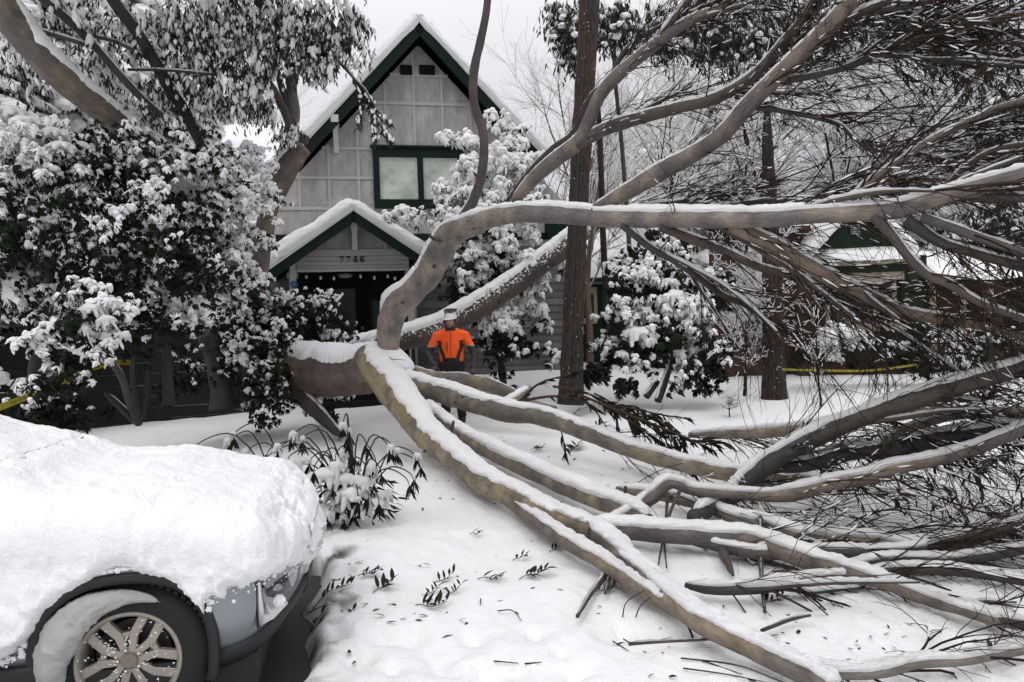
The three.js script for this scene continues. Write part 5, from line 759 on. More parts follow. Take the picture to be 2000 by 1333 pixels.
// a pad of snow that has slumped over a bough, with fingers hanging from its rim
const DRAPE = [0, 1, 2, 3].map((k) => { seed = 900 + k; const fg = []; for (let i = 0; i < 9; i++) { const a = i / 9 * 6.283 + gauss() * 0.3, l = rr(0.25, 0.95); fg.push([[Math.cos(a) * 0.5, 0.02, Math.sin(a) * 0.42], [Math.cos(a) * 0.86, -l, Math.sin(a) * 0.72], rr(0.17, 0.25), rr(0.09, 0.15)]); } for (let i = 0; i < 5; i++) { const x = rr(-0.5, 0.5); fg.push([[x * 0.6, 0.1, 0.2], [x, -rr(0.0, 0.3), 0.55], 0.26, 0.16]); } return sdfMesh((x, y, z) => { let d = ellip(x, y, z, [0, 0.02, 0], [0.72, 0.30, 0.58]); for (const [a, b, r0, r1] of fg) d = smin(d, capsule(x, y, z, a, b, r0, r1), 0.13); return d + 0.05 * fbm(x * 3 + k, y * 3, z * 3, 2) + 0.02 * noise(x * 9, y * 9, z * 9 + k); }, [-1.3, -1.3, -1.15], [1.3, 0.6, 1.15], 0.085); });

// a bush made of ellipsoids [x, y, rx, ry, depth, depth radius]; each carries rosettes over its near, upper surface
function bush(name, label, parts, o) {
  const c0 = parts[0], base = at(c0[0], c0[1], c0[4]); base.y = gh(base.x, base.z); seed = o.seed;
  const t = thing(name, label, o.category ?? 'bush', base, o.group), leaves = ROS.map(() => []), snows = ROS.map(() => []), near = [], pads = [], eye = camera.position;
  for (const [x, y, rx, ry, d, dr, dens = 1, sn = 1] of parts) {
    const c = at(x, y, d), ax = rx * d / LENS, ay = ry * d / LENS, n = Math.round(o.per * dens * (ax * ay + ay * dr + ax * dr) / (o.size * o.size) * 1.7);
    const PER = 13, sprays = Math.max(4, Math.round(n * (o.fill ?? 1) / PER)), R = Math.min(ax, ay, dr * 1.4);
    for (let q = 0; q < sprays; q++) {
      // one drooping bough: it leaves the crown's inside, arches over and hangs, and carries rosettes along it
      const v = V(gauss(), gauss() * 0.9 + 0.15, gauss()).normalize(); if (v.z < -0.3 && rnd() < 0.75) v.z *= -1;
      const f0 = rr(0.35, 0.7), p = c.clone().add(V(v.x * ax * f0, v.y * ay * f0, v.z * dr * f0)), dir = v.clone().multiplyScalar(0.9).add(V(gauss() * 0.35, 0.35, gauss() * 0.3)).normalize(), len = R * rr(0.55, 1.05), pts = [];
      const pos = p.clone(), dd = dir.clone(); for (let i = 0; i < 8; i++) { pts.push([pos.clone(), dd.clone()]); pos.addScaledVector(dd, len / 7); dd.y -= 0.27; dd.normalize(); }
      const patch = fbm(p.x * 1.5 + o.seed, p.y * 1.5, p.z * 1.5, 3), load = sn * (0.30 + 0.5 * v.y + 0.9 * patch + 0.35 * gauss() + (o.load ?? 0));
      for (let i = 0; i < PER; i++) {
        const t = 0.2 + 0.8 * rnd(), [bp, bd] = pts[Math.min(7, Math.round(t * 7))], s = o.size * rr(0.7, 1.25), pp = bp.clone().add(V(gauss(), gauss() * 0.6, gauss()).multiplyScalar(o.size * 1.35)); if (pp.y < gh(pp.x, pp.z) + 0.03) continue;
        const out = bd.clone().multiplyScalar(0.6).add(V(gauss() * 0.3, 0.75, gauss() * 0.3 + 0.1)).normalize(), m = new THREE.Matrix4().compose(pp, new THREE.Quaternion().setFromUnitVectors(UP, out).multiply(new THREE.Quaternion().setFromAxisAngle(UP, rnd() * 6.28)), V(s, s, s));
        const kind = Math.floor(rnd() * 4), has = load * (1.15 - 0.5 * Math.max(0, bp.y - pp.y) / o.size) > rnd() * 0.75 + 0.08, front = v.z > -0.15;
        if (front) near.push([pp.distanceToSquared(eye) + rnd() * 1.5, m, kind, has, load]); else { leaves[kind].push(m); if (has) snows[kind].push(m.clone().scale(V(0.9, 0.9, 0.9))); }
      }
      if (load > 0.8 && rnd() < 0.5) for (const i of [2, 4, 6]) { const [bp, bd] = pts[i], w = o.size * rr(0.45, 0.8), z = bd.clone(); pads.push(new THREE.Matrix4().compose(bp.clone().add(V(gauss() * 0.03, o.size * 0.3, 0)), new THREE.Quaternion().setFromEuler(new THREE.Euler(gauss() * 0.25, rnd() * 6.28, gauss() * 0.25)), V(w * 1.25, w, w * 1.25))); }
    }
  }
  near.sort((a, b) => a[0] - b[0]);
  const inv = new THREE.Matrix4().makeTranslation(-base.x, -base.y, -base.z);
  near.forEach(([, m, kind, has, load], i) => {
    if (i < (o.single ?? 90)) { const l = add(t, 'leaf_cluster', ROS[kind].leaf, o.leaf ?? M.leaf); l.applyMatrix4(inv.clone().multiply(m)); if (has) add(l, 'snow_clump', ROS[kind].snow, M.snowFar).scale.setScalar(0.75 + 0.3 * clamp(load, 0, 1)); }
    else { leaves[kind].push(m); if (has) snows[kind].push(m.clone().scale(V(1, 1, 1).multiplyScalar(0.75 + 0.3 * clamp(load, 0, 1)))); }
  });
  ROS.forEach((r, k) => { if (leaves[k].length) instances(t, 'foliage', r.leaf, o.leaf ?? M.leaf, leaves[k]); if (snows[k].length) instances(t, 'snow_on_leaves', r.snow, M.snowFar, snows[k]); });
  if (pads.length) { const by = [[], [], []]; pads.forEach((m, i) => by[i % 3].push(m)); by.forEach((l, i) => l.length && instances(t, 'snow_pads', DRAPE[i], M.snowFar, l)); };
  for (const [x, y, w, h, d] of o.lumps ?? []) { const m = add(t, 'snow_heap', DRAPE[Math.floor(rnd() * 4)], M.snow), p = at(x, y, d); m.position.copy(p).sub(base); m.scale.set(w * d / LENS / 2, h * d / LENS / 2, w * d / LENS / 2 * 0.8); m.rotation.set(rr(-0.2, 0.2), rnd() * 6, rr(-0.15, 0.15)); }
  for (const l of o.stems ?? []) { const { pts, rad } = trace(l, 0.06, 0.12), mb = new MB(); mb.tube(pts, rad, 9, barkColour(o.stemCol ?? [0.045, 0.035, 0.028]), 0.4); const s = mb.build('stem', M.bark, t); if (o.stemSnow) { const sb = new MB(); snowCap(sb, pts, rad, { amount: o.stemSnow, half: 0.9 }); add(s, 'snow_cap', placeIn(t, sb.make()), M.snow); } }
  return t;
}
bush('rhododendron', 'huge dark rhododendron heaped with snow on the left, above the snow-covered car', [
  [200, 450, 215, 140, 8.6, 1.1, 1, 0.75], [50, 350, 110, 115, 8.2, 0.9, 1, 1.2], [330, 380, 150, 120, 9.2, 0.9, 1, 0.75], [430, 420, 95, 110, 9.6, 0.7, 1, 1.3], [60, 520, 130, 130, 8.0, 0.8, 1, 0.65], [280, 540, 190, 110, 9.0, 0.9, 1, 0.6], [430, 520, 80, 90, 9.8, 0.6, 1, 1.2], [120, 620, 100, 60, 8.4, 0.6, 1, 0.6], [330, 640, 90, 60, 9.2, 0.5, 1, 0.9], [110, 300, 90, 40, 8.8, 0.6, 1, 1.6], [250, 335, 90, 40, 9.0, 0.6, 1, 1.3], [480, 350, 56, 50, 9.9, 0.5, 1, 1.8], [500, 430, 40, 60, 10.0, 0.4, 1, 1.8], [420, 330, 60, 40, 10.0, 0.5, 1, 1.6], [480, 310, 44, 26, 10.2, 0.4, 0.8, 1.6],
], { fill: 1.25, seed: 31, size: 0.078, per: 1.15, single: 200, category: 'rhododendron',
  lumps: [[50, 235, 90, 50, 8.0], [110, 262, 75, 44, 8.0], [20, 215, 70, 40, 8.0], [120, 290, 90, 46, 7.9], [75, 300, 60, 30, 7.9], [160, 330, 50, 46, 8.0], [420, 400, 50, 60, 9.4], [300, 320, 80, 40, 8.9], [350, 350, 70, 36, 9.0]],
  stems: [[[60, 800, 26, 9.2], [70, 700, 22, 9.0], [90, 580, 16, 8.8], [120, 430, 12, 8.7]], [[330, 790, 22, 9.6], [325, 700, 18, 9.5], [320, 560, 14, 9.3]], [[0, 632, 9, 8.6], [40, 636, 9, 8.7], [80, 642, 8, 8.8]]] });
bush('drooping_rhododendron', 'rhododendron spray with bright heaped snow hanging down before the caution tape', [
  [180, 620, 72, 58, 7.2, 0.35, 1.2, 1.5], [120, 670, 46, 52, 7.1, 0.25, 1.2, 1.2], [215, 680, 50, 36, 7.2, 0.25, 1.1, 1.3], [90, 740, 34, 26, 7.0, 0.18, 1.1, 1.1], [160, 730, 36, 20, 7.1, 0.2, 0.9, 0.8], [160, 575, 40, 28, 7.3, 0.2, 1, 1.3]],
{ seed: 37, size: 0.085, per: 1.5, single: 150, load: 0.2, category: 'rhododendron', lumps: [[180, 600, 66, 50, 6.95], [205, 625, 44, 46, 6.9], [165, 640, 40, 44, 6.9], [245, 655, 34, 26, 6.95], [212, 705, 28, 30, 6.9], [163, 700, 20, 30, 6.9]],
  stems: [[[270, 826, 16, 9.4], [250, 780, 15, 8.9], [236, 735, 13, 8.2], [205, 690, 10, 7.6], [185, 640, 7, 7.3]], [[272, 822, 14, 9.4], [262, 770, 12, 9.4], [258, 720, 9, 9.2], [262, 690, 7, 9.0]], [[276, 818, 14, 9.45], [285, 770, 11, 9.5], [290, 720, 9, 9.5], [300, 640, 7, 9.4]], [[262, 822, 13, 9.35], [228, 790, 12, 9.1], [205, 768, 9, 9.0]]], stemSnow: 0.35 });
bush('laurel_bush', 'dark laurel at the foot of the broken trunk, its small leaves lightly snowed', [
  [600, 640, 78, 62, 11.9, 0.6, 1, 0.7], [520, 620, 60, 60, 11.6, 0.5, 1, 0.9], [500, 700, 56, 70, 11.1, 0.4, 1, 0.9], [520, 780, 46, 50, 10.8, 0.35, 1, 0.55], [470, 640, 50, 50, 11.4, 0.4, 1, 1.0], [480, 560, 40, 40, 11.2, 0.4, 0.8, 1.2], [660, 670, 40, 34, 11.8, 0.3, 0.9, 0.9], [540, 668, 40, 34, 10.9, 0.3, 1, 1.0], [535, 740, 32, 50, 10.7, 0.25, 1, 0.8]],
{ fill: 2.3, seed: 41, size: 0.085, per: 1.25, single: 130, category: 'laurel', stems: [[[510, 830, 14, 11], [515, 760, 12, 11.1], [520, 660, 9, 11.4]]] });
bush('weeping_rhododendron', 'tall rhododendron with long hanging snow-laden leaves behind the worker', [
  [955, 330, 78, 100, 14.2, 0.7, 1, 1.6], [1010, 320, 55, 70, 14.4, 0.5, 1, 1.5], [898, 430, 48, 90, 14.0, 0.6, 1, 1.5], [960, 450, 100, 90, 14.0, 0.7, 1, 1.2], [1000, 560, 90, 90, 13.9, 0.7, 1, 1.1], [880, 540, 60, 70, 13.9, 0.5, 1, 1.1], [1020, 650, 76, 60, 13.7, 0.5, 1, 1.3], [950, 640, 60, 60, 13.8, 0.5, 1, 0.9], [800, 430, 36, 30, 13.9, 0.4, 0.9, 0.9], [990, 705, 40, 40, 13.6, 0.3, 0.8, 1]],
{ fill: 1.5, seed: 43, size: 0.145, per: 1.35, single: 170, load: 0.22, category: 'rhododendron', stems: [[[985, 770, 16, 14], [975, 680, 14, 14.1], [960, 560, 11, 14.2], [940, 420, 8, 14.3], [920, 300, 5, 14.3]]], lumps: [[892, 345, 34, 44, 13.6], [1040, 560, 40, 40, 13.4], [1000, 640, 60, 40, 13.3], [1060, 600, 40, 50, 13.3]] });
bush('snowy_rhododendron', 'rhododendron with heavy white snow caps between the two brown trunks', [
  [1280, 560, 80, 70, 13.2, 0.7, 1, 1.0], [1230, 650, 70, 60, 12.9, 0.6, 1, 1.2], [1330, 650, 76, 70, 12.8, 0.6, 1, 1.0], [1200, 720, 66, 50, 12.7, 0.5, 1, 0.9], [1360, 720, 66, 46, 12.6, 0.5, 1, 0.9], [1290, 490, 76, 44, 13.6, 0.5, 1, 0.9], [1400, 700, 36, 50, 12.9, 0.4, 1, 0.8], [1380, 560, 40, 50, 13.4, 0.4, 0.9, 1.1]],
{ fill: 2.0, seed: 47, size: 0.13, per: 1.3, single: 170, category: 'rhododendron', stems: [[[1285, 785, 14, 12.4], [1296, 750, 16, 12.5], [1306, 720, 13, 12.6], [1310, 640, 8, 12.9]], [[1262, 776, 14, 12.5], [1285, 745, 11, 12.6]]], stemSnow: 0.5, lumps: [[1240, 650, 70, 64, 12.35], [1235, 625, 40, 30, 12.4], [1320, 575, 60, 50, 12.5], [1310, 550, 46, 34, 12.55], [1380, 600, 44, 62, 12.5], [1340, 600, 40, 40, 12.4], [1385, 530, 34, 46, 12.9], [1215, 690, 34, 30, 12.3], [1275, 665, 30, 34, 12.3]] });
bush('low_shrub', 'low dark shrub in the shade below the caution tape', [[140, 800, 90, 30, 9.6, 0.5, 1, 0.35], [60, 810, 60, 34, 9.2, 0.4, 1, 0.25], [360, 740, 40, 46, 10.6, 0.4, 1, 0.4], [640, 780, 46, 26, 12.0, 0.4, 1, 0.9]], { fill: 1.8, seed: 53, size: 0.09, per: 1.3, single: 50, category: 'shrub' });
bush('window_shrub', 'broad shrub under a thick mound of snow in front of the brick house windows', [[1640, 668, 60, 34, 15.4, 0.5, 1, 1.3], [1720, 690, 76, 40, 15.6, 0.6, 1, 0.7], [1830, 690, 80, 44, 15.6, 0.6, 1, 0.8], [1580, 690, 50, 34, 15.6, 0.5, 1, 0.8], [1930, 680, 90, 50, 15.5, 0.6, 1, 0.9]], { fill: 1.6, seed: 59, size: 0.13, per: 1.2, single: 90, category: 'shrub', lumps: [[1640, 645, 84, 46, 14.9], [1620, 655, 60, 36, 14.7], [1668, 652, 56, 40, 14.7], [1600, 668, 46, 30, 14.8]] });

// the small rhododendron in the open snow: bare curving stems, tight hanging leaf bundles, caps of snow
{
  seed = 61; const c = onGround(690, 1010), t = thing('bent_rhododendron', 'small rhododendron bowed under snow in the open yard beside the car bonnet', 'rhododendron', c);
  const mb = new MB(); // dark tangle of leaves under the snow at its heart
  const bundle = (p, s, n = 9) => { const g = new THREE.Group(); g.name = 'leaf_bundle'; g.position.copy(p).sub(c); t.add(g); for (let k = 0; k < n; k++) { const a = rnd() * 6.28; const l = add(g, 'leaf', curl, M.leaf); l.applyMatrix4(orient(V(gauss() * 0.01, gauss() * 0.015, gauss() * 0.01), V(Math.cos(a) * 0.5, -1, Math.sin(a) * 0.5), rnd() * 6, s * rr(0.75, 1.2))); } };
  const curl = bladeGeo(0.10, 0.017, 0.15, 4);
  const tips = [[448, 872], [372, 886], [455, 858], [482, 890], [520, 890], [545, 884], [516, 905], [555, 930], [580, 958], [590, 866], [572, 860], [628, 905], [640, 935], [650, 960], [604, 910], [612, 925], [670, 840], [680, 870], [682, 850], [690, 895], [700, 925], [735, 910], [745, 930], [730, 950], [762, 884], [775, 890], [814, 900], [822, 915], [800, 950], [808, 940], [650, 985], [598, 990], [660, 1000], [700, 985], [720, 975], [625, 1000], [690, 1010], [672, 1020], [740, 985], [605, 975], [560, 905], [715, 875], [640, 1015], [655, 900], [665, 945], [720, 930]];
  for (const [x, y] of tips) {
    const d = 6.55 + gauss() * 0.22 - (y - 930) * 0.0006, p = at(x, y, x < 560 ? d + 0.35 : d); if (p.y < gh(p.x, p.z) + 0.06) p.y = gh(p.x, p.z) + 0.06;
    const root = c.clone().add(V(gauss() * 0.14 + (x < 500 ? -0.55 : 0), 0.02, gauss() * 0.12)); root.y = gh(root.x, root.z); const mid = root.clone().lerp(p, 0.6); mid.y = Math.max(mid.y, p.y + 0.08 + rnd() * 0.08); const hook = p.clone().lerp(mid, 0.12).add(V(0, 0.05, 0));
    const pts = new THREE.CatmullRomCurve3([root, mid, hook, p]).getPoints(16), sb = new MB(); sb.tube(pts, pts.map((_, i) => 0.0085 - i * 0.0003), 5, barkColour([0.07, 0.05, 0.035]), 0.2); sb.build('stem', M.bark, t);
    bundle(p, rr(0.95, 1.35), 13);
    if (rnd() < 0.6) { const s = add(t, 'snow_cap', DRAPE[Math.floor(rnd() * 4)], M.snow); const w = rr(0.03, 0.055); s.scale.set(w, w * rr(0.9, 1.8), w); s.position.copy(p).add(V(gauss() * 0.02, 0.05, 0.01)).sub(c); s.rotation.y = rnd() * 6; }
  }
  for (const [x, y, w, h] of [[660, 910, 50, 60], [610, 935, 46, 56], [705, 940, 54, 60], [660, 965, 70, 60], [640, 995, 66, 50], [600, 965, 44, 40], [705, 995, 56, 44], [580, 905, 26, 56], [672, 885, 22, 46], [750, 965, 40, 40], [725, 915, 26, 50], [640, 925, 80, 60], [690, 960, 90, 66], [620, 1005, 60, 44], [668, 935, 60, 60], [735, 980, 60, 44]]) { const s = add(t, 'snow_heap', DRAPE[Math.floor(rnd() * 4)], M.snow), d = 6.6; s.position.copy(at(x, y, d)).sub(c); s.scale.set(w * d / LENS / 2, h * d / LENS / 2, w * d / LENS / 2); s.rotation.y = rnd() * 6; }
  const mats = []; for (let k = 0; k < 230; k++) { const a = rnd() * 6.28, r = Math.sqrt(rnd()) * 0.42; const p = c.clone().add(V(Math.cos(a) * r, 0, Math.sin(a) * r)); p.y = gh(p.x, p.z) + 0.04 + rnd() * 0.32; mats.push(orient(p, V(Math.cos(a), rr(-1.2, 0.1), Math.sin(a)), rnd() * 6, rr(0.9, 1.4))); } instances(t, 'foliage', curl, M.leaf, mats);
}
// ---------------------------------------------------------------- standing eucalyptus on the left, leaning out of the rhododendron
{
  seed = 121; const b = at(495, 780, 11.4); b.y = gh(b.x, b.z);
  const euc = thing('eucalyptus', 'standing eucalyptus with pale leaning limbs and hanging leaves beside the grey house', 'eucalyptus', b);
  const E = (n, l, o) => { const { pts, rad } = trace(l, 0.07), mb = new MB(); mb.tube(pts, rad, rad[0] > 0.05 ? 16 : 8, barkColour(o.col ?? BARK.umber), 0.45, true, (a, s, p) => 1 + 0.05 * noise(p.x * 6 + Math.cos(a) * 1.5, p.y * 6, p.z * 6 + Math.sin(a))); const m = mb.build(n, M.bark, euc); if (o.snow) { const sb = new MB(); snowCap(sb, pts, rad, { amount: o.snow, half: o.half ?? 0.9, thick: o.thick ?? 0.3, extra: 0.015 }); add(m, 'snow_cap', placeIn(euc, sb.make()), M.snow); } return pts; };
  E('trunk', [[478, 800, 58, 11.5], [485, 720, 48, 11.5], [492, 640, 40, 11.5], [503, 555, 36, 11.5], [512, 480, 36, 11.45], [524, 410, 36, 11.4], [540, 350, 34, 11.3], [562, 285, 30, 11.2], [572, 225, 26, 11.1], [570, 165, 21, 11.0], [582, 128, 15, 10.9], [600, 100, 10, 10.8]], { col: [0.31, 0.25, 0.195], snow: 0.9, half: 1.0 });
  E('branch', [[600, 275, 18, 11.1], [575, 262, 18, 11.1], [555, 215, 18, 11.0], [535, 180, 17, 10.9], [505, 128, 14, 10.7], [490, 60, 10, 10.5]], { col: [0.20, 0.15, 0.115], snow: 0.5 });
  E('branch', [[576, 250, 16, 11.1], [556, 190, 14, 11.0], [540, 135, 12, 10.9], [530, 80, 9, 10.8]], { col: BARK.dark, snow: 0.3 });
  E('branch', [[572, 215, 16, 11.1], [565, 160, 15, 11.0], [560, 110, 12, 10.9], [548, 40, 9, 10.7], [540, -30, 7, 10.6]], { col: [0.26, 0.17, 0.11] });
  E('branch', [[553, 150, 8, 10.8], [575, 130, 8, 10.6], [600, 112, 8, 10.4], [640, 108, 7, 10.2], [670, 130, 6, 10.0], [695, 158, 5, 9.8], [712, 175, 4, 9.7], [730, 205, 3, 9.6]], { col: BARK.dark, snow: 0.3 });
  E('broken_limb', [[515, 418, 36, 11.2], [545, 360, 44, 11.0], [570, 312, 46, 10.9], [592, 288, 34, 10.85]], { col: [0.27, 0.20, 0.145], snow: 1, half: 1.2, thick: 0.4 });
  E('branch', [[-40, -60, 64, 8.6], [0, 0, 60, 8.7], [40, 62, 60, 8.8], [87, 118, 58, 8.9], [140, 168, 54, 9.2], [195, 212, 50, 9.5], [240, 245, 46, 9.8], [300, 290, 42, 10.2], [400, 400, 40, 10.8], [480, 560, 40, 11.4]], { col: [0.29, 0.235, 0.18], snow: 1, half: 1.35, thick: 0.22 });
  E('branch', [[205, -30, 24, 9.4], [220, 0, 24, 9.5], [262, 56, 22, 9.6], [301, 119, 22, 9.8], [332, 175, 22, 10.0], [360, 217, 22, 10.2], [385, 270, 18, 10.4], [413, 318, 14, 10.6], [440, 380, 12, 10.9]], { col: [0.075, 0.06, 0.05], snow: 0.2 });
  E('branch', [[60, -20, 16, 9.0], [140, 46, 16, 9.2], [182, 88, 15, 9.4], [224, 136, 14, 9.5], [280, 196, 13, 9.7], [330, 236, 10, 9.9]], { col: [0.11, 0.085, 0.07], snow: 0.5 });
  E('branch', [[0, 36, 10, 8.7], [60, 56, 10, 8.9], [130, 76, 9, 9.1], [180, 92, 7, 9.4]], { col: BARK.grey, snow: 0.8 });
  E('branch', [[180, 70, 7, 9.4], [230, 84, 7, 9.6], [290, 116, 6, 9.8]], { col: BARK.grey, snow: 0.5 });
  E('branch', [[250, 136, 6, 9.7], [330, 138, 5, 9.7], [420, 146, 5, 9.8]], { col: BARK.dark, snow: 0.5 });
  E('branch', [[343, 105, 8, 10], [348, 160, 8, 10.1], [352, 200, 9, 10.2]], { col: BARK.grey, snow: 0.3 });
  E('branch', [[505, -40, 10, 10.2], [506, 10, 10, 10.3], [520, 60, 9, 10.4], [540, 120, 8, 10.7]], { col: BARK.dark });
  // drooping twigs and hanging leaves, snow lying on the sprays
  const leafM = [], snowM = [], tw = new MB(), sp = [];
  for (const [x, y, rx, ry, d, n] of [[430, 60, 100, 60, 9.8, 190], [360, 40, 80, 60, 9.6, 120], [560, 60, 90, 70, 10.0, 220], [650, 60, 66, 60, 9.9, 170], [470, 130, 70, 66, 10.0, 150], [440, 190, 70, 30, 10.1, 70], [500, 200, 50, 36, 10.2, 60], [620, 120, 50, 24, 9.9, 46], [690, 40, 30, 40, 9.8, 50], [250, 40, 80, 50, 9.8, 70], [130, 30, 80, 50, 9.4, 60], [290, 190, 90, 50, 10.0, 80], [190, 110, 70, 50, 9.9, 50], [560, 255, 30, 24, 10.8, 24], [370, 140, 50, 50, 10.1, 60], [50, 120, 60, 60, 9.3, 50], [480, 10, 120, 40, 10.4, 120]])
    for (let k = 0; k < n; k++) sp.push(at(x + gauss() * rx * 0.95, y + gauss() * ry * 0.95, d + gauss() * 0.4));
  // the crown overhead, above the view: it shades the yard under it
  const crown = []; for (let k = 0; k < 1700; k++) { const v = V(gauss(), gauss(), gauss()).normalize().multiplyScalar(Math.cbrt(rnd())), [cx, cy, cz, a, h, c] = k % 5 < 3 ? [-4.4, 7.7, -9.0, 3.6, 1.2, 2.6] : [-3.4, 6.9, -7.6, 2.6, 1.0, 1.8]; crown.push(V(cx + v.x * a, cy + v.y * h, cz + v.z * c)); }
  const wide = []; for (const p of crown) for (let k = 0; k < 7; k++) wide.push(orient(p.clone().add(V(gauss(), gauss(), gauss()).multiplyScalar(0.22)), V(gauss() * 0.8, -0.6, gauss() * 0.8), rnd() * 6, rr(1.6, 2.8)));
  for (const p of sp) {
    const d = V(gauss(), rr(-1.4, 0.1), gauss()).normalize(), s = shoot(tw, p, d, rr(0.15, 0.34), 0.0022, 0.8, 3, 4), loaded = rnd() < 0.5;
    for (let k = 0; k < 9; k++) { const q = s.pts[clamp(Math.floor(rnd() * 5), 0, 4)], m = orient(q, V(gauss() * 0.6, -1.0, gauss() * 0.6), rnd() * 6, rr(0.6, 1.1)); leafM.push(m); }
    if (loaded) for (let k = 0; k < 3; k++) { const q = s.pts[Math.floor(rnd() * 5)], w = rr(0.010, 0.026) * (rnd() < 0.1 ? 1.8 : 1); snowM.push(new THREE.Matrix4().compose(q.clone().add(V(gauss() * 0.03, rr(-0.03, 0.03), gauss() * 0.03)), new THREE.Quaternion().setFromEuler(new THREE.Euler(gauss() * 0.5, rnd() * 6, gauss() * 0.5)), V(w * rr(0.7, 1.1), w * rr(1.2, 3.6), w * rr(0.7, 1.1)))); }
  }
  tag(tw.build('twigs', M.twig, euc), null, null, null, 'stuff');
  instances(euc, 'foliage', eucLeaf, M.leafEuc, leafM); instances(euc, 'foliage', eucLeaf, M.leafEuc, wide); instances(euc, 'snow_on_leaves', LUMP[1], M.snowFar, snowM);
  // the long hanging sprig in front of the gable: every leaf its own
  const tips = [[[690, 158, 5, 9.75], [700, 180, 4, 9.7], [706, 215, 3, 9.65], [700, 250, 2, 9.6]], [[695, 160, 5, 9.75], [718, 190, 4, 9.7], [735, 215, 3, 9.6], [765, 245, 2, 9.55]], [[700, 165, 4, 9.75], [718, 200, 4, 9.7], [728, 240, 3, 9.6], [735, 280, 2, 9.55]], [[706, 190, 4, 9.7], [725, 215, 3, 9.6], [752, 260, 2, 9.55], [768, 280, 2, 9.5]]];
  let nl = 0; for (const l of tips) { const { pts, rad } = trace(l, 0.03), mb = new MB(); mb.tube(pts, rad, 5); const s = mb.build('hanging_sprig', M.twig, euc); for (let k = 0; k < 62; k++, nl++) { const j = Math.floor((0.3 + 0.7 * rnd()) * (pts.length - 1)); const lf = add(s, 'leaf', eucLeaf, M.leafEuc); lf.applyMatrix4(new THREE.Matrix4().makeTranslation(-b.x, -b.y, -b.z).multiply(orient(pts[j].clone().add(V(gauss() * 0.03, gauss() * 0.03, gauss() * 0.03)), V(gauss() * 0.8, -0.9, gauss() * 0.7), rnd() * 6, rr(0.8, 1.25)))); if (k % 4 === 0) { const w = rr(0.007, 0.015), sm = add(s, 'snow_clump', LUMP[k % 3], M.snowFar); sm.position.copy(pts[j]).add(V(gauss() * 0.04, 0.02, 0.02)).sub(b); sm.scale.set(w, w * rr(1.6, 3.2), w); sm.rotation.set(gauss() * 0.4, rnd() * 6, gauss() * 0.4); } } }
}
{ // the sawn and torn stump that the fallen tree broke from
  seed = 131; const p = at(428, 790, 11.2); p.y = gh(p.x, p.z); const t = thing('broken_stump', 'grey sawn stump in the shade where the fallen tree tore away', 'stump', p);
  const { pts, rad } = trace([[440, 800, 66, 11.2], [436, 760, 50, 11.2], [428, 720, 48, 11.15], [420, 690, 46, 11.1], [412, 668, 40, 11.0]], 0.05), mb = new MB(); mb.tube(pts, rad, 18, barkColour([0.085, 0.07, 0.055]), 0.4, true, (a, s, q) => 1 + 0.14 * noise(Math.cos(a) * 2, s * 4, Math.sin(a) * 2)); mb.build('trunk', M.bark, t);
  const c = trace([[412, 672, 44, 11.0], [404, 660, 34, 10.9], [398, 652, 28, 10.85]], 0.03), m2 = new MB(); m2.tube(c.pts, c.rad, 14, barkColour([0.06, 0.062, 0.066]), 0.3); m2.build('sawn_face', M.bark, t);
  const tr = new MB(); for (let k = 0; k < 26; k++) { const a = rnd() * 6.28, q = at(452 + gauss() * 10, 770 + gauss() * 14, 11.15); tr.tube([q, q.clone().add(V(gauss() * 0.06, rr(0.08, 0.3), gauss() * 0.06))], [rr(0.01, 0.03), 0.002], 4, barkColour([0.2, 0.09, 0.05])); } tr.build('torn_wood', M.bark, t);
}
{ // broken-off limb that leans up behind the worker, rough with frozen snow
  seed = 141; const p = at(700, 760, 13.0); p.y = gh(p.x, p.z); const t = thing('leaning_limb', 'broken limb coated in rough snow, leaning up behind the worker to the brown trunk', 'limb', p);
  const l = [[640, 702, 40, 12.7], [700, 686, 43, 12.8], [780, 666, 43, 12.9], [860, 642, 44, 13.0], [940, 597, 42, 13.05], [1000, 559, 41, 13.1], [1060, 515, 40, 13.1], [1112, 477, 38, 13.1], [1140, 453, 35, 13.1]], { pts, rad } = trace(l), mb = new MB(); mb.tube(pts, rad, 16, barkColour([0.16, 0.125, 0.10]), 0.45); const m = mb.build('limb_wood', M.bark, t); const sb = new MB(); snowCap(sb, pts, rad, { amount: 1, half: 1.0, thick: 0.35, ragged: 0.4, extra: 0.02 }); add(m, 'snow_cap', placeIn(t, sb.make()), M.snow);
  const fl = [], u = V(); for (let k = 0; k < 1300; k++) { const j = Math.floor(rnd() * (pts.length - 1)), tt = V().subVectors(pts[j + 1], pts[j]), q = pts[j].clone().addScaledVector(tt, rnd()); tt.normalize(); u.copy(UP).addScaledVector(tt, -tt.y).normalize(); const b = V().crossVectors(tt, u), a = (rnd() < 0.5 ? -1 : 1) * rr(0.75, 1.75), s = (0.003 + 0.022 * rnd() ** 2) * (1.9 - Math.abs(a)) + 0.003; fl.push(new THREE.Matrix4().compose(q.addScaledVector(u, Math.cos(a) * rad[j]).addScaledVector(b, Math.sin(a) * rad[j]), new THREE.Quaternion().setFromEuler(new THREE.Euler(rnd() * 6, rnd() * 6, rnd() * 6)), V(s * 1.4, s, s))); } instances(t, 'frozen_snow', new THREE.IcosahedronGeometry(1, 1), M.snowFar, fl);
}
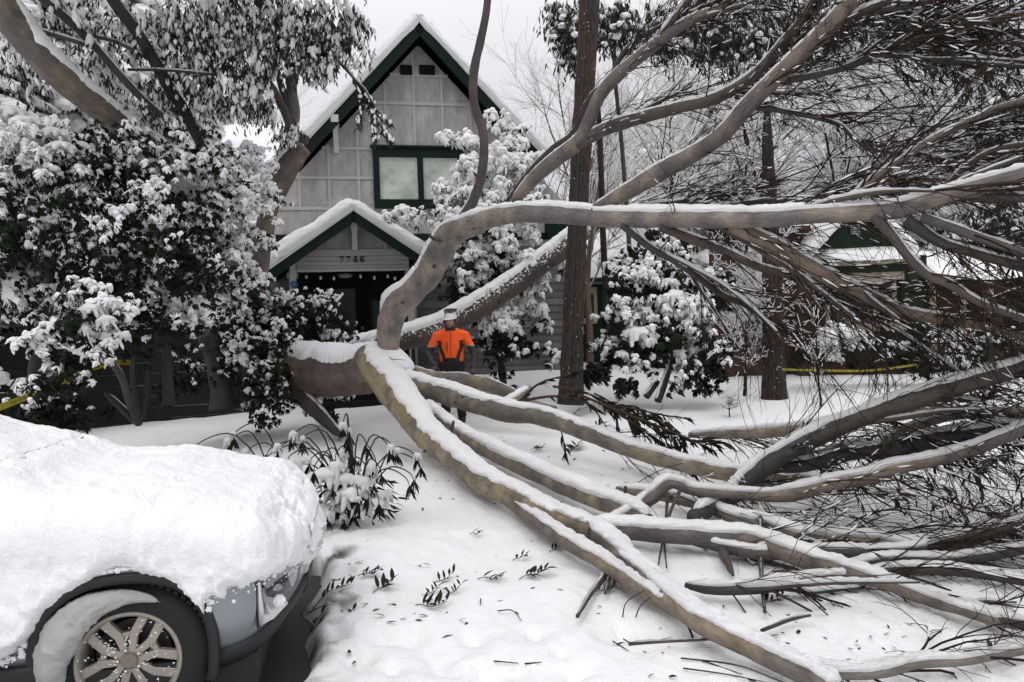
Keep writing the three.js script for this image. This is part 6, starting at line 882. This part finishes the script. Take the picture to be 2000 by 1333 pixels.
// ---------------------------------------------------------------- brown trunks in the yard
function trunkTree(label, l, col, o = {}) {
  const p = at(...l[0].slice(0, 2), l[0][3]); p.y = gh(p.x, p.z); const t = thing(o.name ?? 'conifer', label, o.cat ?? 'tree', p), { pts, rad } = trace(l, 0.05, 0.03), mb = new MB();
  mb.tube(pts, rad, 26, barkColour(col, 1.5), 0.35, true, (a, s, q) => 1 + 0.07 * noise(Math.cos(a) * 5, s * 1.2, Math.sin(a) * 5) + 0.05 * noise(Math.cos(a) * 13, s * 3, Math.sin(a) * 13)); mb.build('trunk', M.rough, t);
  if (o.flecks) { const f = []; for (let k = 0; k < o.flecks; k++) { const j = Math.floor(rnd() * (pts.length - 1)), a = rr(-0.2, 3.3), s = rr(0.002, 0.007); f.push(new THREE.Matrix4().makeScale(s, s * 1.6, s * 0.7).setPosition(pts[j].x + Math.cos(a) * rad[j], pts[j].y + rr(-0.02, 0.02), pts[j].z + Math.sin(a) * rad[j])); } instances(t, 'snow_flecks', new THREE.IcosahedronGeometry(1, 1), M.snowFar, f); }
  return { t, pts };
}
seed = 151;
const pine = trunkTree('tall straight brown trunk with furrowed bark and snow flecks, behind the long limb', [[1114, 790, 52, 12.2], [1117, 720, 44, 12.2], [1121, 620, 41, 12.2], [1128, 450, 38, 12.2], [1138, 250, 39, 12.2], [1146, 100, 40, 12.2], [1151, 0, 40, 12.2], [1160, -200, 36, 12.2]], [0.115, 0.072, 0.05], { flecks: 80 });
trunkTree('dark brown double trunk standing before the brick house', [[1512, 790, 50, 14.0], [1512, 720, 42, 14], [1511, 620, 40, 14], [1508, 520, 36, 14], [1504, 400, 30, 14], [1500, 300, 22, 14], [1498, 200, 12, 14]], [0.085, 0.052, 0.038], { flecks: 60 });
trunkTree('thin dark trunk just right of the tall brown one', [[1186, 700, 12, 15], [1184, 600, 12, 15], [1182, 540, 12, 15], [1178, 460, 12, 15], [1174, 330, 11, 15], [1168, 200, 9, 15]], [0.035, 0.028, 0.024]);
// ---------------------------------------------------------------- bare, snow-lined trees and snowy evergreens behind
function bareTree(label, base, h, o) {
  seed = o.seed; const t = thing('bare_tree', label, 'bare tree', base), wood = new MB(), sn = new MB();
  const grow = (p, d, len, r, lev) => {
    const segs = lev < 2 ? 6 : 4, pts = [p.clone()], rad = [r], q = p.clone(), dd = d.clone();
    for (let i = 1; i <= segs; i++) { dd.add(V(gauss() * 0.14, gauss() * 0.10 + (o.lift ?? 0.03), gauss() * 0.14)).normalize(); q.addScaledVector(dd, len / segs); pts.push(q.clone()); rad.push(r * (1 - 0.55 * i / segs)); }
    wood.tube(pts, rad, lev < 2 ? 7 : 3, null, 0.3, false);
    if (lev > 0 && rnd() < o.snow) { const k = Math.max(0.5, o.thick ?? 1), w = rad.map((x) => (x * 0.9 + 0.009) * k), u = pts.map((x, i) => x.clone().add(V(0, rad[i] * 0.6 + w[i] * 0.6, 0))); sn.tube(u, w, 5, null, 0.3, true); }
    if (lev >= (o.levels ?? 4)) return;
    const n = lev === 0 ? o.n0 : o.n1; for (let k = 0; k < n; k++) { const i = 1 + Math.floor((lev === 0 ? 0.25 + 0.75 * (k + rnd()) / n : rnd()) * (segs - 0.01)), dn = V().subVectors(pts[Math.min(segs, i)], pts[Math.min(segs, i) - 1]).normalize().multiplyScalar(0.7).add(V(gauss(), gauss() * 0.55 + 0.1, gauss()).multiplyScalar(o.spread ?? 0.75)).normalize(); grow(pts[Math.min(segs, i)], dn, len * rr(0.42, 0.68), rad[Math.min(segs, i)] * 0.62, lev + 1); }
  };
  grow(base, o.dir ?? UP, h, o.r, 0);
  wood.build('branches', o.mat ?? M.twig, t); if (sn.count) tag(sn.build('snow_on_branches', M.snowFar, t), null, null, null, 'stuff');
  return t;
}
const gp = (x, d) => { const p = at(x, 640, d); p.y = gh(p.x, p.z) - 0.05; return p; };
const rust = mat(0.15, 0.105, 0.08);
bareTree('reddish bare tree with fine upswept twigs beside the gable roof', gp(1150, 21), 5.2, { seed: 201, r: 0.11, n0: 13, n1: 6, levels: 4, snow: 0.55, thick: 0.75, mat: rust, spread: 0.8 });
bareTree('bare tree lined with snow between the tall trunk and the brick house', gp(1300, 23), 6.2, { seed: 202, r: 0.13, n0: 12, n1: 5, levels: 4, snow: 0.8, thick: 1.2 });
bareTree('spreading bare tree white with snow above the brick house', gp(1440, 25), 7.0, { seed: 203, r: 0.14, n0: 12, n1: 5, levels: 4, snow: 0.8, thick: 1.3 });
bareTree('dark bare tree thick with snow over the green gable', gp(1640, 26), 7.6, { seed: 204, r: 0.15, n0: 12, n1: 5, levels: 4, snow: 0.8, thick: 1.4 });
bareTree('snowy bare tree at the far right behind the thicket of twigs', gp(1850, 24), 7.0, { seed: 205, r: 0.14, n0: 14, n1: 6, levels: 4, snow: 0.95, thick: 1.6 });
bareTree('bare tree of fine white twigs rising behind the left wing roof', gp(425, 24), 5.2, { seed: 206, r: 0.09, n0: 12, n1: 6, levels: 4, snow: 0.9, thick: 0.9, mat: rust });
bareTree('low tangle of snowy bare stems between the rhododendron and the double trunk', gp(1450, 14.4), 1.5, { seed: 207, r: 0.035, n0: 12, n1: 5, levels: 4, snow: 0.45, thick: 0.4, spread: 1.1 });
bareTree('snow-laden bare shrub by the brick wall corner', gp(1452, 16.6), 2.1, { seed: 208, r: 0.03, n0: 15, n1: 6, levels: 4, snow: 0.6, thick: 0.6, spread: 1.1 });
bareTree('arching snowy stems on the bank below the double trunk', gp(1420, 11.6), 0.35, { seed: 209, r: 0.012, n0: 18, n1: 6, levels: 3, snow: 0.5, thick: 0.35, spread: 1.5 });
bareTree('thin upright bare shrub on the bank right of the double trunk', gp(1600, 12.5), 1.1, { seed: 210, r: 0.02, n0: 12, n1: 5, levels: 3, snow: 0.2, thick: 0.4 });
const boughs = (() => { const mk = (k) => { seed = 700 + k; const lf = new MB(), sn = new MB(), nd = bladeGeo(0.3, 0.035, 0.3, 2); for (let i = 0; i < 34; i++) { const t = rnd(), s = i % 2 ? 1 : -1; lf.geo(nd, orient(V(s * 0.08 * (1 - t), -0.25 * t * t, t), V(s * rr(0.4, 1), -0.7 - 0.3 * rnd(), 0.7), 0, rr(0.7, 1.2) * (1.15 - 0.5 * t))); } const L = LUMP[k % 3]; for (let i = 0; i < 5; i++) { const t = (i + 0.5) / 5; sn.geo(L, new THREE.Matrix4().makeScale(0.26 * (1.1 - 0.5 * t), 0.13, 0.24).setPosition(gauss() * 0.05, 0.05 - 0.25 * t * t, t)); } return { leaf: lf.make(), snow: sn.make() }; }; return [mk(0), mk(1)]; })();
function evergreen(label, base, h, rad, o) {
  seed = o.seed; const t = thing('evergreen_tree', label, 'evergreen tree', base), L = [[], []], S = [[], []], mb = new MB(); mb.tube([base, base.clone().add(V(0, h * 0.5, 0)), base.clone().add(V(0, h, 0))], [rad * 0.09, rad * 0.06, 0.02], 8, barkColour([0.05, 0.035, 0.028])); mb.build('trunk', M.rough, t);
  for (let k = 0; k < o.n; k++) { const f = Math.pow(rnd(), 0.8), y = lerp(o.low ?? 0.5, h, f), r = rad * (1 - f * 0.85) * rr(0.35, 1), a = rnd() * 6.28; if (Math.sin(a) < -0.3 && rnd() < 0.6) continue; const m = orient(V(base.x + Math.cos(a) * r, base.y + y, base.z + Math.sin(a) * r), V(Math.cos(a), rr(-0.55, 0.05), Math.sin(a)), gauss() * 0.3, o.size * rr(0.7, 1.3)), q = k % 2; L[q].push(m); if (rnd() < o.snow) S[q].push(m); }
  for (const q of [0, 1]) { instances(t, 'foliage', boughs[q].leaf, M.needle, L[q]); if (S[q].length) instances(t, 'snow_on_boughs', boughs[q].snow, M.snowFar, S[q]); }
  return t;
}
evergreen('dark evergreen with thick snow on its boughs, rising above the rhododendron on the left', gp(130, 15), 8.5, 2.6, { seed: 221, n: 1500, size: 0.75, snow: 0.55 });
evergreen('tall snowy evergreen behind the leaning eucalyptus limbs', gp(320, 17), 8.8, 2.4, { seed: 222, n: 1300, size: 0.8, snow: 0.6 });
evergreen('evergreen at the left edge, dark under its snow', gp(-60, 13), 8, 2.6, { seed: 223, n: 1300, size: 0.75, snow: 0.5 });
evergreen('snow-heaped evergreen behind the fallen tree, above the bare trees', gp(1390, 26), 9.2, 3.0, { seed: 224, n: 1500, size: 1.1, snow: 0.97 });
evergreen('broad white evergreen behind the brick house', gp(1700, 30), 9.4, 4.8, { seed: 225, n: 2000, size: 1.25, snow: 0.97 });
evergreen('snowy evergreen at the right edge behind the twigs', gp(1980, 24), 8.0, 3.6, { seed: 226, n: 1700, size: 1.1, snow: 0.97 });
evergreen('distant snowy evergreen right of the tall trunk', gp(1250, 32), 10, 3.0, { seed: 227, n: 1000, size: 1.1, snow: 0.97 });
{ // hanging dark foliage high in the trees right of the tall trunk
  seed = 231; const t = thing('hanging_foliage_tree', 'tree with dark hanging leaves high beside the tall brown trunk', 'tree', gp(1220, 15.5)), tw = new MB(), leafM = [], snowM = [];
  const tr = trace([[1236, 700, 9, 15.5], [1230, 500, 9, 15.5], [1216, 300, 8, 15.5], [1200, 120, 8, 15.5], [1205, 20, 10, 15.5], [1210, -60, 8, 15.5]], 0.1); const mb = new MB(); mb.tube(tr.pts, tr.rad, 8, barkColour(BARK.dark)); mb.build('trunk', M.bark, t);
  for (const [x, y, rx, ry, d, n] of [[1110, 50, 36, 60, 14.5, 130], [1090, 20, 30, 30, 14.6, 50], [1200, 40, 60, 50, 14.6, 190], [1300, 50, 70, 60, 14.6, 240], [1400, 60, 80, 70, 14.5, 280], [1500, 70, 80, 80, 14.4, 240], [1620, 60, 90, 60, 14.4, 200], [1900, 80, 110, 90, 13.0, 300], [1960, 250, 60, 120, 12.5, 200], [1770, 40, 80, 60, 13.6, 160], [1950, 430, 60, 60, 12.5, 140], [1120, 100, 30, 30, 14.5, 40]])
    for (let k = 0; k < n; k++) { const p = at(x + gauss() * rx * 0.8, y + gauss() * ry * 0.8, d + gauss() * 0.5), s = shoot(tw, p, V(gauss(), rr(-1.2, 0.2), gauss()).normalize(), rr(0.25, 0.5), 0.004, 0.7, 3, 4); for (let c = 0; c < 8; c++) leafM.push(orient(s.pts[Math.floor(rnd() * 5)], V(gauss() * 0.6, -1, gauss() * 0.6), rnd() * 6, rr(1.1, 1.8))); if (rnd() < 0.4) { const w = rr(0.03, 0.07); snowM.push(new THREE.Matrix4().compose(s.pts[2], new THREE.Quaternion().setFromEuler(new THREE.Euler(0, rnd() * 6, gauss() * 0.4)), V(w, w * rr(0.7, 1.4), w))); } }
  tag(tw.build('twigs', M.twig, t), null, null, null, 'stuff'); instances(t, 'foliage', eucLeaf, M.leafEuc, leafM); instances(t, 'snow_on_leaves', LUMP[0], M.snowFar, snowM);
}
// ---------------------------------------------------------------- board fence in the deep shade behind the left shrubs
{
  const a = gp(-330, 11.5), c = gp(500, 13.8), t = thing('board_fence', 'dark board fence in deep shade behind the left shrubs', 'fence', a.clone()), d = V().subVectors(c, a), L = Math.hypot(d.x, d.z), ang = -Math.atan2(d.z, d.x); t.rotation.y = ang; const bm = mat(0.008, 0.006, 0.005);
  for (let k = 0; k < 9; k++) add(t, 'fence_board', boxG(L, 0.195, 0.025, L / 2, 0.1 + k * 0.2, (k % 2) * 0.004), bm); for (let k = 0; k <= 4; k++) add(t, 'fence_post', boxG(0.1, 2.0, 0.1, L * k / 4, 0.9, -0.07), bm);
}
// ---------------------------------------------------------------- green neighbour house between the trunks
{
  const d = 22, p = at(1110, 640, d); p.y = gh(p.x, p.z); const t = thing('green_house', 'dark green neighbouring house with a cream window, glimpsed right of the tall trunk', 'house', p);
  const S = d / LENS, X = (x) => at(x, 600, d).x - p.x, Y = (y) => at(1150, y, d).y - p.y;
  add(t, 'wall', boxG(X(1330) - X(1040), Y(556) + 0.3, 4, (X(1330) + X(1040)) / 2, (Y(556) - 0.3) / 2, -2), M.ngreen);
  for (let k = 0; k < 16; k++) { const y = 0.05 + k * (Y(558)) / 16; add(t, 'siding_board', boxG(X(1330) - X(1040), Y(558) / 16 - 0.012, 0.03, (X(1330) + X(1040)) / 2, y + Y(558) / 32, 0.016 + (k % 2) * 0.002), M.ngreen); }
  add(t, 'eave_board', boxG(X(1340) - X(1030), 0.16, 0.5, (X(1340) + X(1030)) / 2, Y(551), 0.2), mat(0.22, 0.21, 0.19));
  const rf = new MB(); rf.grid(30, 14, (i, j) => { const f = j / 13, e = Math.min(1, j / 1.2, Math.min(i, 29 - i) / 1.2); const x = lerp(X(1030), X(1340), i / 29); return [V(x, Y(546) + f * (Y(440) - Y(546)) + 0.22 * e + 0.04 * fbm(x, f * 4, 1, 3), 0.45 - f * 3.2), x, f * 4]; }); rf.build('roof_snow', M.snow, t).geometry.translate(p.x, p.y, p.z);
  const rb = new MB(); rb.geo(prism([[-0.1, 0], [3.4, Y(440) - Y(546)], [3.4, -0.1], [-0.1, -0.1]], 0, X(1340) - X(1030)).rotateY(Math.PI / 2).translate(X(1030), Y(546) - 0.02, 0.4)); add(t, 'roof', rb.make(), M.ngreen);
  const wx0 = X(1128), wx1 = X(1166), wy0 = Y(630), wy1 = Y(562), w = add(t, 'window', boxG(wx1 - wx0 - 0.12, wy1 - wy0 - 0.16, 0.03, (wx0 + wx1) / 2, (wy0 + wy1) / 2, 0.05), new THREE.MeshPhysicalMaterial({ color: rgb(0.03, 0.035, 0.04), roughness: 0.08 })); const f = new MB(); for (const s of [0, 1]) { f.geo(boxG(0.1, wy1 - wy0, 0.08, s ? wx1 - 0.05 : wx0 + 0.05, (wy0 + wy1) / 2, 0.06)); f.geo(boxG(wx1 - wx0 - 0.2, s ? 0.2 : 0.12, 0.08, (wx0 + wx1) / 2, s ? wy1 - 0.1 : wy0 + 0.06, 0.06)); } f.geo(boxG(wx1 - wx0 + 0.1, 0.05, 0.12, (wx0 + wx1) / 2, wy0 - 0.02, 0.08)); add(w, 'window_frame', f.make(), M.cream);
}
// ---------------------------------------------------------------- brick house on the right
{
  const d = 18.5, p = at(1600, 640, d); p.y = gh(p.x, p.z); const t = thing('brick_house', 'brown brick house with green gable, cream bay window and snowy porch roof behind the twigs', 'house', p);
  const X = (x) => at(x, 580, d).x - p.x, Y = (y, x = 1660) => at(x, y, d).y - p.y;
  const brick = mat(1, 1, 1, { map: tex(512, (u, v) => { const row = Math.floor(v * 16), q = u * 6 + (row % 2) * 0.5, c = Math.floor(q), fu = q - c, fv = v * 16 - row, m = fu < 0.035 || fv < 0.12, h = hash(((c % 6) + 6) % 6, row, 7); const n = 0.06 * wrapN(u, v, 30, 30, 3.3, 2); return m ? [0.24 + n, 0.20 + n, 0.175 + n] : [0.19 + 0.12 * h + n, 0.135 + 0.07 * h + n, 0.11 + 0.055 * h + n]; }, true), roughness: 0.95 });
  const bw = (x0, x1, y0, y1, z, name = 'brick_wall') => { const w = X(x1) - X(x0), h = Y(y0) - Y(y1), g = boxG(w, h, 0.4, (X(x0) + X(x1)) / 2, (Y(y0) + Y(y1)) / 2, z - 0.2), uv = g.attributes.uv; for (let i = 0; i < uv.count; i++) uv.setXY(i, uv.getX(i) * w / 1.3, uv.getY(i) * h / 1.2); return add(t, name, g, brick); };
  const B = (name, x0, x1, y0, y1, z, m, dep = 0.08, par = t) => add(par, name, boxG(X(x1) - X(x0), Y(y0) - Y(y1), dep, (X(x0) + X(x1)) / 2, (Y(y0) + Y(y1)) / 2, z), m);
  bw(1408, 1606, 428, 740, -0.6); bw(1560, 1960, 520, 740, -0.02); bw(1740, 2100, 560, 740, -1.2, 'brick_wall');
  B('green_bay', 1592, 1800, 505, 700, 0.12, M.ngreen, 0.3);
  B('cream_beam', 1604, 1760, 508, 522, 0.42, M.cream, 0.5); B('green_band', 1604, 1755, 522, 536, 0.34, M.ngreen, 0.25); B('lintel', 1598, 1750, 536, 552, 0.34, M.cream, 0.16); B('window_sill', 1600, 1748, 640, 648, 0.4, M.cream, 0.3);
  const dk = new THREE.MeshPhysicalMaterial({ color: rgb(0.02, 0.024, 0.026), roughness: 0.1 }), lead = new THREE.MeshPhysicalMaterial({ color: rgb(0.05, 0.048, 0.052), roughness: 0.15 });
  for (const [x0, x1, m, leaded] of [[1606, 1636, lead, 1], [1646, 1690, dk, 0], [1700, 1728, lead, 1]]) {
    const w = B('window', x0, x1, 556, 638, 0.3, m, 0.05), f = new MB(), bx = (a, b, c, e, z, dd) => f.geo(boxG(X(b) - X(a), Y(c) - Y(e), dd, (X(a) + X(b)) / 2, (Y(c) + Y(e)) / 2, z)); bx(x0 - 6, x0, 552, 640, 0.36, 0.12); bx(x1, x1 + 6, 552, 640, 0.361, 0.12); bx(x0, x1, 552, 557, 0.36, 0.1); bx(x0, x1, 635, 640, 0.36, 0.1); add(w, 'window_frame', f.make(), M.cream);
    if (leaded) { const l = new MB(); for (let k = 1; k < 4; k++) l.geo(boxG(0.012, Y(557) - Y(635), 0.012, lerp(X(x0), X(x1), k / 4), (Y(557) + Y(635)) / 2, 0.332)); for (let k = 1; k < 6; k++) l.geo(boxG(X(x1) - X(x0), 0.012, 0.011, (X(x0) + X(x1)) / 2, lerp(Y(557), Y(635), k / 6), 0.333)); add(w, 'lead_bars', l.make(), M.dark); }
  }
  B('shutter', 1746, 1794, 538, 640, 0.32, M.ngreen, 0.06); B('shutter', 1588, 1599, 538, 690, 0.32, M.ngreen, 0.06);
  for (let k = 0; k < 3; k++) B('porch_post', [1796, 1852, 1905][k], [1802, 1859, 1912][k], 556, 690, 0.5, M.cream, 0.15);
  B('porch_dark', 1802, 2060, 560, 720, -0.9, M.dark, 0.1); B('porch_beam', 1790, 2080, 552, 562, 0.45, M.ngreen, 0.3);
  const g = new MB(); g.geo(prism([[X(1585), Y(490)], [X(1760), Y(490)], [X(1672), Y(392)]], -3, 0.05)); add(t, 'green_gable', g.make(), M.ngreen);
  for (let k = 0; k < 5; k++) B('vent_slat', 1662, 1680, 441 + k * 4, 443 + k * 4, 0.08, mat(0.3, 0.3, 0.28), 0.05);
  const r = new MB(); roofSnow(r, X(1572), Y(505), X(1672), Y(396), 0.22, 0.35, -3.2, 1, true); roofSnow(r, X(1776), Y(505), X(1672), Y(396), 0.22, 0.35, -3.2, 1, true); add(t, 'gable_snow', r.make(), M.snow);
  const ps = (x0, x1, y0, y1, z0, z1, name) => { const q = new MB(); q.grid(34, 14, (i, j) => { const f = j / 13, e = Math.min(1, j / 1.3, Math.min(i, 33 - i) / 1.3), x = lerp(X(x0), X(x1), i / 33); return [V(x, Y(y1) + f * (Y(y0) - Y(y1)) + (e < 0.5 ? -0.08 : 0.16 * e) + 0.05 * fbm(x * 1.3, f * 5, y0, 3), lerp(z0, z1, f)), x, f * 4]; }); add(t, name, q.make(), M.snow); };
  ps(1596, 1768, 488, 508, 0.75, -0.6, 'bay_roof_snow'); ps(1788, 2100, 500, 552, 0.8, -1.0, 'porch_roof_snow'); ps(1400, 1590, 405, 432, 0.0, -2.5, 'roof_snow');
}
// ---------------------------------------------------------------- caution tapes
function tapeText(word) { const c = document.createElement('canvas'); c.width = 1024; c.height = 64; const g = c.getContext('2d'); g.fillStyle = '#8f8606'; g.fillRect(0, 0, 1024, 64); g.fillStyle = '#15130a'; g.font = 'bold 46px sans-serif'; g.textBaseline = 'middle'; for (const x of [20, 365, 710]) g.fillText(word, x, 34); const t = new THREE.CanvasTexture(c); t.colorSpace = THREE.SRGBColorSpace; t.wrapS = THREE.RepeatWrapping; return t; }
function tape(label, list, h, m) { const P = list.map(([x, y, d]) => at(x, y, d)), c = new THREE.CatmullRomCurve3(P), L = c.getLength(), n = 60, t = thing('caution_tape', label, 'caution tape', P[0].clone()), mb = new MB(), pts = c.getSpacedPoints(n); mb.grid(2, n + 1, (i, j) => { const tw = 0.25 * Math.sin(j * 0.21) + 0.5 * noise(j * 0.1, 3, h * 40), q = pts[j].clone(); q.y += (i - 0.5) * h * Math.cos(tw); q.z += (i - 0.5) * h * Math.sin(tw); return [q, j / n * L / 0.9, i]; }); mb.build('tape_band', m, t); return t; }
const tapeM = mat(1, 1, 1, { map: tapeText('CAUTION'), roughness: 0.45, side: THREE.DoubleSide });
tape('yellow caution tape with black lettering strung low on the left past the car', [[-40, 812, 7.2], [0, 796, 7.4], [60, 772, 7.7], [120, 746, 8.1], [190, 716, 8.8], [232, 708, 9.2], [258, 708, 9.4]], 0.068, tapeM);
tape('yellow caution tape stretched among the twigs before the brick house', [[1528, 722, 13.8], [1600, 724, 14.0], [1700, 724, 14.2], [1790, 713, 14.4]], 0.04, tapeM);
// ---------------------------------------------------------------- litter on the snow: leaf sprigs, sticks
{
  seed = 251; const big = bladeGeo(0.115, 0.03, 0.12, 4);
  const sprig = (x, y, n, L, ang, label, s = 1, flat = 0.35) => { const p = onGround(x, y, 0.004), t = thing('leaf_sprig', label, 'leaf sprig', p), d = V(Math.cos(ang), 0.12, -Math.sin(ang) * 0.9).normalize(), pts = []; for (let k = 0; k <= 8; k++) { const f = k / 8 - 0.5, q = p.clone().addScaledVector(d, f * L); q.y = gh(q.x, q.z) + 0.006 + 0.03 * k / 8 + 0.006 * Math.sin(k); pts.push(q); } const mb = new MB(); mb.tube(pts, pts.map((_, k) => 0.0032 - k * 0.0002), 5); mb.build('stalk', M.twig, t); for (let k = 0; k < n; k++) { const f = 0.2 + 0.8 * (k + 0.5) / n, q = pts[Math.round(f * 8)], sd = k % 2 ? 1 : -1, ld = d.clone().multiplyScalar(rr(0.2, 0.8)).add(V(-d.z * sd, rr(0.1, 0.9) * flat * 2, d.x * sd)).normalize(), l = add(t, 'leaf', big, M.leaf); l.applyMatrix4(orient(q.clone().sub(p).add(V(0, 0.004, 0)), ld, gauss() * 0.4, s * rr(0.75, 1.25))); } return t; };
  sprig(720, 1124, 16, 0.16, 0.1, 'dark dense leaf tuft half sunk in the snow, nearest the car nose', 0.55); sprig(748, 1152, 7, 0.16, 0.8, 'three-leaved sprig just right of the dark tuft by the car', 0.95, 0.7); sprig(648, 1157, 10, 0.26, 0.2, 'row of leaf tips poking out of the snow beside the bumper', 0.75, 0.8); sprig(868, 1136, 7, 0.16, 0.7, 'small loose sprig above the pair of leaf rows in mid yard', 0.6, 0.7); sprig(846, 1160, 6, 0.14, 1.0, 'upright sprig with few leaves between two leaf rows', 0.65, 0.8); sprig(886, 1160, 8, 0.16, 0.9, 'feathery sprig pointing away, in the middle of the open snow', 0.5, 0.6); sprig(842, 1190, 9, 0.2, 0.1, 'fan of blunt dark leaf tips standing in the snow', 0.8, 0.9); sprig(957, 1134, 8, 0.20, -0.5, 'flat five-leaved sprig lying alone on smooth snow', 0.7, 0.3); sprig(1043, 1125, 12, 0.22, 0.3, 'broad leafy sprig with a dozen leaves near the broken sticks', 0.8, 0.35); sprig(928, 1046, 4, 0.10, -0.5, 'tiny sprig of two dark leaves far out on the snow', 0.75); sprig(1085, 1076, 6, 0.12, 0.5, 'dark sprig in a dent below the main limb', 0.7, 0.7); sprig(1016, 1093, 5, 0.12, 0.1, 'leaf sprig under a lip of snow above the leafy sprig', 0.7); sprig(1182, 1158, 8, 0.17, 0.2, 'leafy bits at the foot of the propped broken sticks', 0.6, 0.6); sprig(1508, 1180, 7, 0.15, 0.2, 'rosette of dark leaves under the hanging stick', 0.75, 0.5); sprig(620, 1214, 4, 0.1, 0.3, 'pair of leaves at the edge of the wheel track', 0.7, 0.6); sprig(1120, 880, 14, 0.28, 1.2, 'clump of drooping leaves pressed in the snow beyond the second limb', 1.2, 0.5); sprig(1048, 880, 10, 0.2, -0.8, 'dark leaf head on a bent stalk in the far snow', 0.9, 0.6); sprig(876, 815, 4, 0.12, 0.5, 'small leaf bit behind the main limb', 0.8); sprig(1165, 832, 10, 0.4, 0.4, 'leafy bits under the middle limbs', 1.0, 0.5);
  const stick = (list, label) => { const P = list.map(([x, y, l]) => onGround(x, y, l ?? 0.012)), t = thing('stick', label, 'stick', P[0].clone()), c = new THREE.CatmullRomCurve3(P).getPoints(20), mb = new MB(); mb.tube(c, c.map((_, k) => 0.0042 - 0.0001 * k), 5); mb.build('stick_wood', M.twig, t); };
  stick([[972, 1194], [1000, 1193, 0.03], [1018, 1212]], 'thin arched twig standing in the middle snow'); stick([[965, 1292], [1012, 1296]], 'straight twig lying at the bottom middle of the yard'); stick([[1025, 1297], [1058, 1294]], 'short twig lying right of the straight one'); stick([[1197, 1253], [1228, 1272]], 'twig near the deep footprint, the left one of two'); stick([[1218, 1249], [1262, 1275]], 'twig near the deep footprint, the longer of two'); stick([[602, 1198], [640, 1180]], 'bent twig by the wheel track'); stick([[939, 1170], [938, 1182]], 'single narrow leaf upright in the snow'); stick([[1330, 1286], [1440, 1300], [1530, 1333]], 'long thin shoot in the snow under the lowest limb'); stick([[1335, 1306], [1420, 1318], [1500, 1334]], 'thin shoot lying below the longer one at the bottom edge'); stick([[1370, 1290], [1450, 1318]], 'thin shoot crossing two others at the bottom edge');
  stick([[1216, 1206], [1222, 1180, 0.10], [1258, 1154, 0.22]], 'arched bare shoot hanging from the low limb, left one'); stick([[1242, 1206], [1250, 1186, 0.1], [1272, 1166, 0.2]], 'arched bare shoot hanging from the low limb, right one');
  const lit = [], lp = (n, x0, x1, y0, y1) => { for (let k = 0; k < n; k++) { const p = onGround(rr(x0, x1), rr(y0, y1), 0.004), a = rnd() * 6.28; lit.push(orient(p, V(Math.cos(a), rr(-0.1, 0.5), Math.sin(a)), gauss() * 0.9, rr(0.2, 0.7))); } };
  lp(26, 620, 1300, 1050, 1330); lp(30, 640, 900, 1100, 1220); lp(50, 1000, 1500, 860, 1000); lp(40, 1250, 1900, 1180, 1330); lp(30, 600, 1000, 790, 1000);
  const lm = shadowed(new THREE.InstancedMesh(big, M.leaf, lit.length)); lit.forEach((m, i) => lm.setMatrixAt(i, m)); lm.name = 'fallen_leaves'; tag(lm, 'loose dark leaves scattered over the trampled snow', 'leaves', null, 'stuff'); scene.add(lm);
}
renderer.render(scene, camera);
